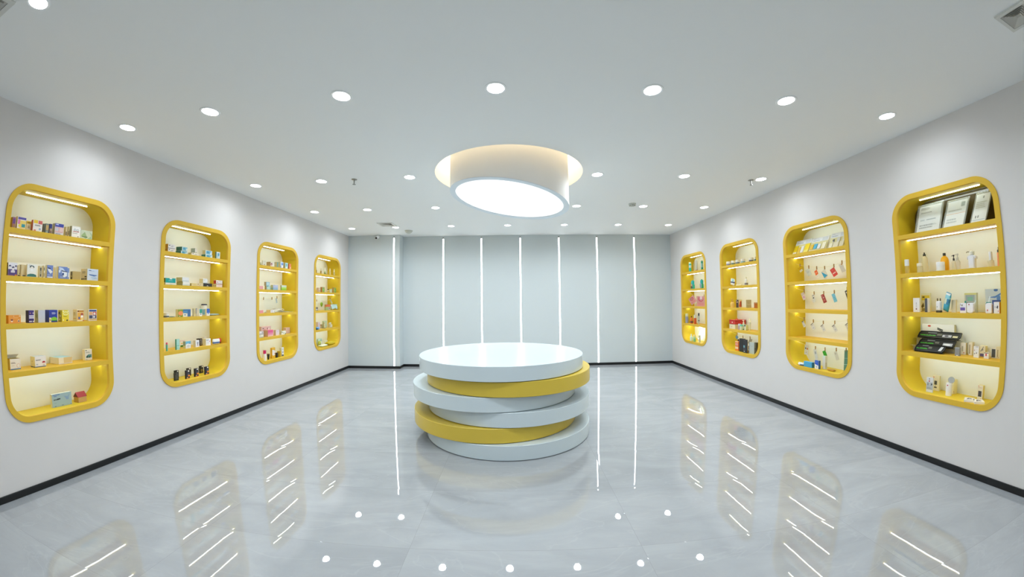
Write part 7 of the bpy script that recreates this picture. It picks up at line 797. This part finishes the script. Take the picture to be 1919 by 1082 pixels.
def pouch(p, mw):
    w, h, th, flat = p['w'], p['h'], p['th'], p.get('flat'); n, mm = 12, 10; bm = bmesh.new(); V = {}
    rnd = random.Random(int(w * 1e5)); ph = rnd.random() * 6
    H, W2 = (th if flat else h), w       # flat packs: th is the depth of the pack and h its thickness
    T_ = h if flat else th
    for side in (0, 1):
        for i in range(n + 1):
            for j in range(mm + 1):
                u, v = i / n, j / mm; b = (max(0, 1 - (2 * u - 1) ** 4) * max(0, 1 - (2 * v - 1) ** 4)) ** .6
                wob = .08 * math.sin(9 * u + ph) * math.sin(7 * v + ph); q = T_ / 2 * b * (1 - abs(wob)) * (1 if side == 0 else -1)
                ed = i in (0, n) or j in (0, mm)
                if ed and side: V[side, i, j] = V[0, i, j]; continue
                x = (u - .5) * w * (1 - .03 * math.sin(6 * v + ph) * (1 if abs(u - .5) > .4 else 0))
                V[side, i, j] = bm.verts.new((x, (v - .5) * H + H / 2 - H / 2, q + T_ / 2) if flat else (x, -q, v * H))
    for side in (0, 1):
        for i in range(n):
            for j in range(mm):
                q = [V[side, i, j], V[side, i + 1, j], V[side, i + 1, j + 1], V[side, i, j + 1]]
                f = bm.faces.new(q if side == 0 else q[::-1]); f.smooth = True
    fcol = lambda a: a
    cols = [p['f']]
    for f in bm.faces:          # artwork by face so that it follows the folds
        c = f.calc_center_median(); u, v = c.x / w + .5, (c.y / H + .5 if flat else c.z / H)
        if f.normal.y > 0 and not flat: continue
        for a in p['art']:
            hit = False
            if a[0] == 'r': hit = a[1] <= u <= a[3] and a[2] <= v <= a[4]
            elif a[0] == 'e': hit = ((u - a[1]) / a[3]) ** 2 + ((v - a[2]) / a[4]) ** 2 <= 1
            elif a[0] == 'p':
                pts = a[1]
                for (x0, y0), (x1, y1) in zip(pts, pts[1:] + pts[:1]):
                    if (y0 > v) != (y1 > v) and u < (x1 - x0) * (v - y0) / (y1 - y0) + x0: hit = not hit
            if hit:
                if a[-1] not in cols: cols.append(a[-1])
                f.material_index = cols.index(a[-1])
    bmesh.ops.recalc_face_normals(bm, faces=bm.faces)
    if not flat: bmesh.ops.rotate(bm, verts=bm.verts, cent=(0, 0, 0), matrix=Matrix.Rotation(math.radians(-p.get('lean', 0)), 3, 'X'))
    o = link(p['n'], bm, [mat(c, .3, .45) for c in cols])
    if not flat:
        rz = Matrix.Translation((0, 0, h / 2)) @ Matrix.Rotation(math.radians(-p.get('rot', 0)), 4, 'Y') @ Matrix.Translation((0, 0, -h / 2)); o.matrix_world = mw @ rz
    else: o.matrix_world = mw @ Matrix.Translation((0, th / 2, 0))
    # welded seam strips at the two ends
    for s in ((-1, 1) if flat else (1,)):
        bm = bmesh.new()
        if flat: bx(bm, s * w / 2 - .004, s * w / 2 + .004, -H * .42, H * .42, T_ / 2 - .0008, T_ / 2 + .0008)
        else: bx(bm, -w * .46, w * .46, -.0008, .0008, h - .004, h + .005)
        link('sealed_edge', bm, mat(p['f'], .3, .45), o)
    return o
def card(p, N):
    a, b, c = [Vector((q[0], q[1])) for q in (p['a'], p['b'], p['c3'])]; d = p['d']; t = .0016
    e1, e2 = b - a, c - b          # a..b is the short edge at the top, b..c the long edge
    z0 = SHELF[p['T']]
    org = niche_mw(N, b.x, d, b.y); r = None
    def P(u, v, y): q = a - b + e1 * u + e2 * v; return (q.x, y, q.y)
    bm = bmesh.new(); F = [bm.verts.new(P(u, v, -t / 2)) for u, v in ((0, 0), (1, 0), (1, 1), (0, 1))]; K = [bm.verts.new(P(u, v, t / 2)) for u, v in ((0, 0), (1, 0), (1, 1), (0, 1))]
    bm.faces.new(F); bm.faces.new(K[::-1]); bridge(bm, F, K); bmesh.ops.recalc_face_normals(bm, faces=bm.faces)
    o = link(p['n'], bm, mat(p['f'], .5, .3), mw=org)
    add_art('front_print', o, p['art'], e1.length, e2.length, lambda u, v, k: P(u, v, -t / 2 - E0 - k * EL), p['f'])
    return o
def peg(N, s, z, d, label):
    r = empty('clothes_peg', niche_mw(N, s, d, z))
    bm = bmesh.new(); bx(bm, -.004, .004, -.006, -.001, -.022, .020, 0, .001); link('front_jaw', bm, mat('#b08a50', .6), r)
    bm = bmesh.new(); bx(bm, -.004, .004, .001, .006, -.022, .020, 0, .001); link('back_jaw', bm, mat('#a9834a', .6), r)
    bm = bmesh.new(); tube(bm, [(-.005, 0, .003), (.005, 0, .003)], .0025, 8); link('spring', bm, M_STEEL, r)
    tag(r, label, 'clothes peg', 'wooden clothes pegs')
def cert(p, mw):
    w, h, sh = p['w'], p['h'], p['sh']; r = empty(p['n'], mw); lean = .22
    def Q(x, z, y): return (x + sh * z, y + lean * z, z)
    def plate(name, x0, x1, z0, z1, y0, y1, m, par=r):
        bm = bmesh.new(); A = [bm.verts.new(Q(x, z, y0)) for x, z in ((x0, z0), (x1, z0), (x1, z1), (x0, z1))]; B = [bm.verts.new(Q(x, z, y1)) for x, z in ((x0, z0), (x1, z0), (x1, z1), (x0, z1))]
        bm.faces.new(A); bm.faces.new(B[::-1]); bridge(bm, A, B); bmesh.ops.recalc_face_normals(bm, faces=bm.faces); return link(name, bm, m, par)
    plate('back_plate', -w / 2, w / 2, 0, h, .004, .007, M_ACR); plate('front_plate', -w / 2, w / 2, 0, h, -.004, -.001, M_ACR)
    pw, z0, z1 = w * .43, h * .04, h * .93
    s = plate('paper_sheet', -pw, pw, z0, z1, .001, .002, mat(p['f'], .6, .2))
    add_art('certificate_print', r, p['art'], 2 * pw, z1 - z0, lambda u, v, k: Q(-pw + 2 * pw * u, z0 + v * (z1 - z0), .0008 - k * .0001), p['f'])
    plate('foot_strip', -w / 2, w / 2, 0, .008, -.02, .03, M_ACR); return r
def shirt(p, mw):
    w, h, l = p['w'], p['h'], p['l']; r = empty(p['n'], mw); bm = bmesh.new(); H = h * .74
    out = [(-.33, 0), (.33, 0), (.36, .62), (.40, .78), (.52, .72), (.5, .9), (.2, 1), (-.2, 1), (-.5, .9), (-.52, .72), (-.40, .78), (-.36, .62)]
    A = [bm.verts.new((x * w, 0, z * H)) for x, z in out]; B = [bm.verts.new((x * w, l, z * H)) for x, z in out]
    bm.faces.new(A); bm.faces.new(B[::-1]); bridge(bm, A, B); bmesh.ops.recalc_face_normals(bm, faces=bm.faces)
    bmesh.ops.bevel(bm, geom=[e for e in bm.edges if abs(e.verts[0].co.y - e.verts[1].co.y) < 1e-6], offset=.007, segments=3, affect='EDGES'); link('bottle_body', bm, mat(p['f'], .35, .4), r)
    bm = bmesh.new(); lathe(bm, [(.013, H), (.021, H + .008), (.023, H + .03), (.018, h - .006), (.006, h)], 20, 0, l / 2); link('dispenser_head', bm, mat('#dcdccc', .3), r)
    bm = bmesh.new(); tube(bm, [(-.012, l / 2 - .01, H + .028), (-.034, l / 2 - .02, H + .03), (-.04, l / 2 - .022, H + .022)], .003, 8); link('trigger', bm, mat('#6a6450', .4), r); return r
def trimmer(p, mw):
    w, h, l = p['w'], p['h'], p['l']; r = empty(p['n'], mw)
    bm = bmesh.new(); bx(bm, -w / 2, w / 2, 0, l, h * .17, h, 0, .006); link('handle_body', bm, mat(p['f'], .35), r)
    bm = bmesh.new(); bx(bm, -w / 2, w / 2, 0, l, 0, h * .17, 0, .003); link('dark_foot', bm, mat('#4a463c', .4), r)
    for x in (-w * .33, w * .33):
        bm = bmesh.new(); bx(bm, x - .003, x + .003, l / 2 - .004, l / 2 + .004, h, h + .024, 0, .001); link('prong', bm, mat('#4a4638', .4), r)
    add_art('front_print', r, [p['art'][-1]], w, h, lambda u, v, k: (-w / 2 + u * w, -E0 - k * EL, v * h)); return r
def rounddev(p, mw):
    w, h, l = p['w'], p['h'], p['l']; r = empty(p['n'], mw); bm = bmesh.new(); fl = p.get('flip'); out = []
    R = w / 2
    for k in range(13):
        a = math.pi * k / 12; out.append((R * math.cos(a), h - .55 * R + .55 * R * math.sin(a)))
    out += [(-R, .55 * R * .3), (-R * .8, 0), (R * .8, 0), (R, .55 * R * .3)]
    if not fl: out = [(-x, h - z) for x, z in out]
    A = [bm.verts.new((x, 0, z)) for x, z in out]; B = [bm.verts.new((x, l, z)) for x, z in out]; bm.faces.new(A); bm.faces.new(B[::-1]); bridge(bm, A, B)
    bmesh.ops.recalc_face_normals(bm, faces=bm.faces); bmesh.ops.bevel(bm, geom=[e for e in bm.edges if abs(e.verts[0].co.y - e.verts[1].co.y) < 1e-6], offset=.003, segments=2, affect='EDGES')
    link('device_shell', bm, mat(p['f'], .3), r)
    bm = bmesh.new(); a = p['art'][0]; lathe(bm, [(.0055, 0), (.005, .003)], 16); bmesh.ops.rotate(bm, verts=bm.verts, cent=(0, 0, 0), matrix=Matrix.Rotation(math.radians(90), 3, 'X')); bmesh.ops.translate(bm, verts=bm.verts, vec=((a[1] - .5) * w, .001, a[2] * h)); link('button', bm, mat(a[5], .4), r)
    add_art('front_print', r, p['art'][1:], w, h, lambda u, v, k: (-w / 2 + u * w, -E0 - k * EL, v * h)); return r
def tray(p, mw):
    w, h = p['w'], p['h']; r = empty(p['n'], mw); dep = .05; tl = math.atan2(h * .8, dep)
    # tray lies tilted towards the viewer; local frame: u along, v up the slope
    L_ = max(h, .05); cs, sn = math.cos(math.radians(52)), math.sin(math.radians(52))
    def Q(x, v, n): return (x, v * L_ * cs - n * sn, v * L_ * sn + n * cs + .004)
    bm = bmesh.new(); t = .012; k = .012
    o = [(-w / 2, 0), (w / 2 - .015, 0), (w / 2, .3), (w / 2, 1), (-w / 2 + .015, 1), (-w / 2, .7)]
    A = [bm.verts.new(Q(x, v, t)) for x, v in o]; B = [bm.verts.new(Q(x, v, 0)) for x, v in o]; I = [bm.verts.new(Q(x * .97, .06 + v * .88, t)) for x, v in o]; J = [bm.verts.new(Q(x * .97, .06 + v * .88, t * .4)) for x, v in o]
    bridge(bm, A, B); bm.faces.new(B[::-1]); bridge(bm, A, I); bridge(bm, I, J); bm.faces.new(J); bmesh.ops.recalc_face_normals(bm, faces=bm.faces); link('tray_body', bm, mat(p['f'], .35, .5), r)
    bm = bmesh.new(); bx(bm, -w / 2 - .006, w / 2 - .004, -.006, .02, 0, .0035); link('front_lip', bm, mat('#141514', .3, .5), r)
    add_art('insert_print', r, p['art'], w, L_, lambda u, v, kk: Q((u - .5) * w * .97, .06 + v * .88, t * .45 + kk * .0004), p['f']); return r
def rack(p, mw):
    w, h, l = p['w'], p['h'], p['l']; r = empty(p['n'], mw)
    for k, (y, z) in enumerate(p['steps']):
        if not k: continue
        bm = bmesh.new(); bx(bm, -w / 2, w / 2, y, y + .034, z - .004, z - .001); link('step', bm, M_ACR, r)
        bm = bmesh.new(); bx(bm, -w / 2, w / 2, y + .034, y + .037, .0005, z - .001); link('riser', bm, M_ACR, r)
    return r
def flatbox(p, mw):
    w, l, h = p['w'], p['l'], p['h']; bm = bmesh.new(); bx(bm, -w / 2, w / 2, -l / 2, l / 2, 0, h, 0, .0015); o = link('flat_carton', bm, mat(p['f'], .5), mw=mw)
    add_art('top_print', o, p['art'], w, l, lambda u, v, k: ((u - .5) * w, (v - .5) * l, h + E0 + k * EL), p['f']); return o
def board(p, mw):
    w, h, sh = p['w'], p['h'], p['sh']; r = empty(p['n'], mw); lean = .25
    def Q(x, z, y): return (x + sh * z, y + lean * z, z)
    def plate(name, x0, x1, z0, z1, y0, y1, m):
        bm = bmesh.new(); A = [bm.verts.new(Q(x, z, y0)) for x, z in ((x0, z0), (x1, z0), (x1, z1), (x0, z1))]; B = [bm.verts.new(Q(x, z, y1)) for x, z in ((x0, z0), (x1, z0), (x1, z1), (x0, z1))]
        bm.faces.new(A); bm.faces.new(B[::-1]); bridge(bm, A, B); bmesh.ops.recalc_face_normals(bm, faces=bm.faces); return link(name, bm, m, r)
    plate('backing_sheet', -w / 2, w / 2, 0, h, 0, .003, mat(p['f'], .35, .4))
    plate('header_strip', -w / 2, w / 2, h * .7, h, -.0015, -.0005, mat('#dfe3e8', .5))
    add_art('header_print', r, [('t', .08, .75, .6, .83, 1, '#9aa0aa'), ('r', .62, .72, .94, .96, '#ccd2d8'), ('t', .08, .9, .3, .95, 1, '#b0b4ba')], w, h, lambda u, v, k: Q((u - .5) * w, v * h, -.002 - k * EL))
    for u0, v0, u1, v1, c1, c2 in p['art']:
        s = plate('sample_sachet', (u0 - .5) * w, (u1 - .5) * w, v0 * h, v1 * h, -.008, -.001, mat(c1, .35, .45))
        if c2 != c1: plate('sachet_foot', (u0 - .5) * w, (u1 - .5) * w, v0 * h, (v0 + (v1 - v0) * .28) * h, -.0095, -.0082, mat(c2, .4))
    return r
def panel(p, mw):
    w, h, l = p['w'], p['h'], p['l']; bm = bmesh.new(); o = [(-w / 2, 0), (w / 2, 0)]; R = .165
    for a0, cx in ((0, w / 2 - R), (90, -w / 2 + R)):
        for k in range(9): a = math.radians(a0 + 90 * k / 8); o.append((cx + R * math.cos(a), h - R + R * math.sin(a)))
    A = [bm.verts.new((x, 0, z)) for x, z in o]; B = [bm.verts.new((x, l, z)) for x, z in o]; bm.faces.new(A); bm.faces.new(B[::-1]); bridge(bm, A, B); bmesh.ops.recalc_face_normals(bm, faces=bm.faces)
    return link(p['n'], bm, mat(p['f'], .12, .6, var=.1), mw=mw)
def tealb(p, mw):
    w, h, l = p['w'], p['h'], p['l']; r = empty(p['n'], mw)
    bm = bmesh.new(); bx(bm, -w / 2, w / 2, 0, l, 0, h * .52, 0, .008); link('bottle_body', bm, mat(p['sd'], .35, .45), r)
    bm = bmesh.new(); bx(bm, -w * .42, w * .42, .004, l - .004, h * .52, h * .92, 0, .008); link('shoulder', bm, mat('#25b0b4', .35, .45), r)
    bm = bmesh.new(); lathe(bm, [(l * .3, h * .92), (l * .28, h * .97), (l * .15, h)], 20, 0, l / 2); link('cap', bm, mat('#2fa99a', .35), r)
    add_art('label_print', r, p['art'], w, h, lambda u, v, k: ((u - .5) * w * .94, -E0 - k * EL, .008 + v * h * .98)); return r
def leaf(p, mw):
    w, h = p['w'], p['h']; r = empty(p['n'], mw); bm = bmesh.new(); n = 14
    L1 = []
    for k in range(n + 1):
        t = k / n; x = w / 2 * math.sin(math.pi * t ** .75) ** .9 if 0 < t < 1 else 0; L1.append((x, h / 2 - h * t))
    F = {}
    for s in (-1, 1):
        for k, (x, z) in enumerate(L1): F[s, k] = bm.verts.new((s * x, -.004 * math.sin(math.pi * k / n), z)) if x > 1e-6 else None
    C = [bm.verts.new((0, -.012 * math.sin(math.pi * k / n), z)) for k, (x, z) in enumerate(L1)]
    for s in (-1, 1):
        for k in range(n):
            q = [v for v in (C[k], F[s, k], F[s, k + 1], C[k + 1]) if v]
            if len(q) > 2: bm.faces.new(q)
    bmesh.ops.recalc_face_normals(bm, faces=bm.faces); bmesh.ops.solidify(bm, geom=bm.faces[:], thickness=.004); link('leaf_blade', bm, mat(p['f'], .4), r, smooth=True)
    bm = bmesh.new(); tube(bm, [(0, -.013, h * .42), (0, -.016, 0), (0, -.012, -h * .4)], .0015, 6); link('midrib', bm, mat('#5f8a18', .4), r)
    bm = bmesh.new(); tube(bm, [(0, 0, h / 2 - .004), (.002, 0, h / 2 + .06), (0, 0, p['ztop'] - p['z'])], .0008, 6); link('thread', bm, mat('#d8d8b8', .6), r); return r
def bag(p, mw):
    w, l, h = p['w'], p['l'], p['h']; bm = bmesh.new(); nx, ny = 34, 10; rnd = random.Random(5); G = {}
    for i in range(nx + 1):
        for j in range(ny + 1):
            u, v = i / nx, j / ny; env = math.sin(math.pi * min(1, max(0, u))) ** .5 * (math.exp(-((u - .2) / .28) ** 2) * .85 + .28 * (1 - u)); env *= math.sin(math.pi * (.12 + .82 * v)) ** .6
            z = h * max(0, env + (rnd.random() - .5) * .16 * (1 if 0 < i < nx and 0 < j < ny else 0)); G[i, j] = bm.verts.new(((u - .5) * w + rnd.uniform(-.004, .004), v * l + rnd.uniform(-.003, .003), max(.0015, z)))
    for i in range(nx):
        for j in range(ny): f = bm.faces.new((G[i, j], G[i + 1, j], G[i + 1, j + 1], G[i, j + 1])); f.smooth = False
    bmesh.ops.solidify(bm, geom=bm.faces[:], thickness=.0012)
    o = link(p['n'], bm, mat(p['f'], .3, .5, var=.03), mw=mw)
    bm = bmesh.new(); tube(bm, [(-w * .12, l * .4, h * .72), (-w * .02, l * .35, h * .80), (w * .1, l * .3, h * .62), (w * .12, l * .3, h * .45)], .004, 8); link('twisted_neck', bm, mat(p['f'], .3, .5, var=.03), o); return o
M_ACR = clear_mat('#e8efe9', .16)
FN = dict(box=carton, openbox=openbox, house=house, lidbox=lidbox, jar=vessel, can=vessel, bottle=vessel, dropper=vessel, pump=vessel, taper=vessel, mirror=vessel, pouch=pouch, cert=cert, shirt=shirt, trimmer=trimmer, rounddev=rounddev, tray=tray, rack=rack, flatbox=flatbox, board=board, tealb=tealb, leaf=leaf, bag=bag, panel=panel)
for p in PRODUCTS:
    N, T_ = p['N'], p['T']; p.setdefault('art', [])
    where = ', ' + TIER[T_] + ', ' + NAME[N]
    if p['k'] == 'card':
        o = card(p, N)
        if 'clip' in p: peg(N, p['clip'][0], p['clip'][1], p['d'], 'wooden peg holding the ' + ' '.join(p['lk'].split()[:4]) + where)
    elif p['k'] == 'leaf': p['ztop'] = SHELF[2] - SHT - .02; o = leaf(p, niche_mw(N, p['s'], p['d'], p['z']))
    else: o = FN[p['k']](p, niche_mw(N, p['s'], p['d'], SHELF[T_] + p.get('zb', 0) + .0004, p.get('rot', 0)))
    tag(o, p['lk'] + where, p['c'], 'goods on the ' + TIER[T_] + ' of the ' + NAME[N])
# strings the tags hang from, and bare pegs
STRINGS = [('R2', 2, [(-0.473, 0.13, 1.9384), (-0.3863, 0.13, 1.9086), (-0.2352, 0.13, 1.8751), (-0.1029, 0.13, 1.8549), (0.0236, 0.13, 1.8451), (0.1664, 0.13, 1.8553), (0.2867, 0.13, 1.8849), (0.473, 0.13, 1.9049)], 'pale string holding six tags'), ('R2', 3, [(-0.473, 0.13, 1.6035), (-0.3344, 0.13, 1.5669), (-0.1625, 0.13, 1.5389), (-0.0067, 0.13, 1.5365), (0.156, 0.13, 1.5453), (0.3428, 0.13, 1.5765), (0.473, 0.13, 1.5965)], 'pale string holding five tags'), ('R2', 4, [(-0.473, 0.13, 1.2308), (-0.3438, 0.13, 1.2026), (-0.186, 0.13, 1.1853), (-0.024, 0.13, 1.1773), (0.1531, 0.13, 1.1861), (0.3436, 0.13, 1.2124), (0.473, 0.13, 1.2324)], 'pale string holding five matching tags'), ('R2', 5, [(-0.473, 0.13, 0.8918), (-0.3303, 0.13, 0.8674), (-0.2699, 0.13, 0.8583), (-0.1528, 0.13, 0.8464), (0.0026, 0.13, 0.8515), (0.1742, 0.13, 0.866), (0.3176, 0.13, 0.8774), (0.473, 0.13, 0.8974)], 'pale string above the blue carton'), ('R3', 5, [(-0.473, 0.13, 0.8984), (-0.3016, 0.13, 0.8699), (-0.273, 0.13, 0.8745), (-0.1089, 0.13, 0.8458), (0.0774, 0.13, 0.8493), (0.2623, 0.13, 0.8688), (0.473, 0.13, 0.8888)], 'pale string above the black boxes'), ('R4', 3, [(-0.473, 0.1, 1.6367), (-0.2031, 0.1, 1.568), (0.0311, 0.1, 1.5411), (0.2469, 0.1, 1.5484), (0.473, 0.1, 1.5684)], 'pale string holding pink sachets'), ('L3', 3, [(-0.473, 0.13, 1.5778), (-0.1893, 0.13, 1.5578), (0.0137, 0.13, 1.5612), (0.1418, 0.13, 1.5769), (0.473, 0.13, 1.6086)], 'pale string with three pegs'), ('L4', 3, [(-0.473, 0.12, 1.5471), (-0.2118, 0.12, 1.5271), (-0.0325, 0.12, 1.5038), (0.1379, 0.12, 1.4982), (0.2151, 0.12, 1.5249), (0.3338, 0.12, 1.5633), (0.473, 0.12, 1.5989)], 'pale string holding one tag')]
PEGS = [('L3', 3, -0.1893, 1.556, 0.13, 'bare wooden peg nearest the frame edge'), ('L3', 3, 0.0137, 1.5594, 0.13, 'bare wooden peg in mid string'), ('L4', 3, -0.2137, 1.5271, 0.12, 'bare wooden peg by the frame edge'), ('R3', 5, -0.1089, 0.8437, 0.13, 'bare wooden peg above the black boxes')]
for N, T_, pts, lk in STRINGS:
    bm = bmesh.new(); tube(bm, [(s, d, z) for s, d, z in pts], .0013, 6); o = link('hanging_string', bm, mat('#e8e2b4', .6), mw=niche_mw(N)); tag(o, lk + ', ' + TIER[T_] + ', ' + NAME[N], 'string', 'strings across the niches')
for N, T_, s, z, d, lk in PEGS: peg(N, s, z, d, lk + ', ' + TIER[T_] + ', ' + NAME[N])
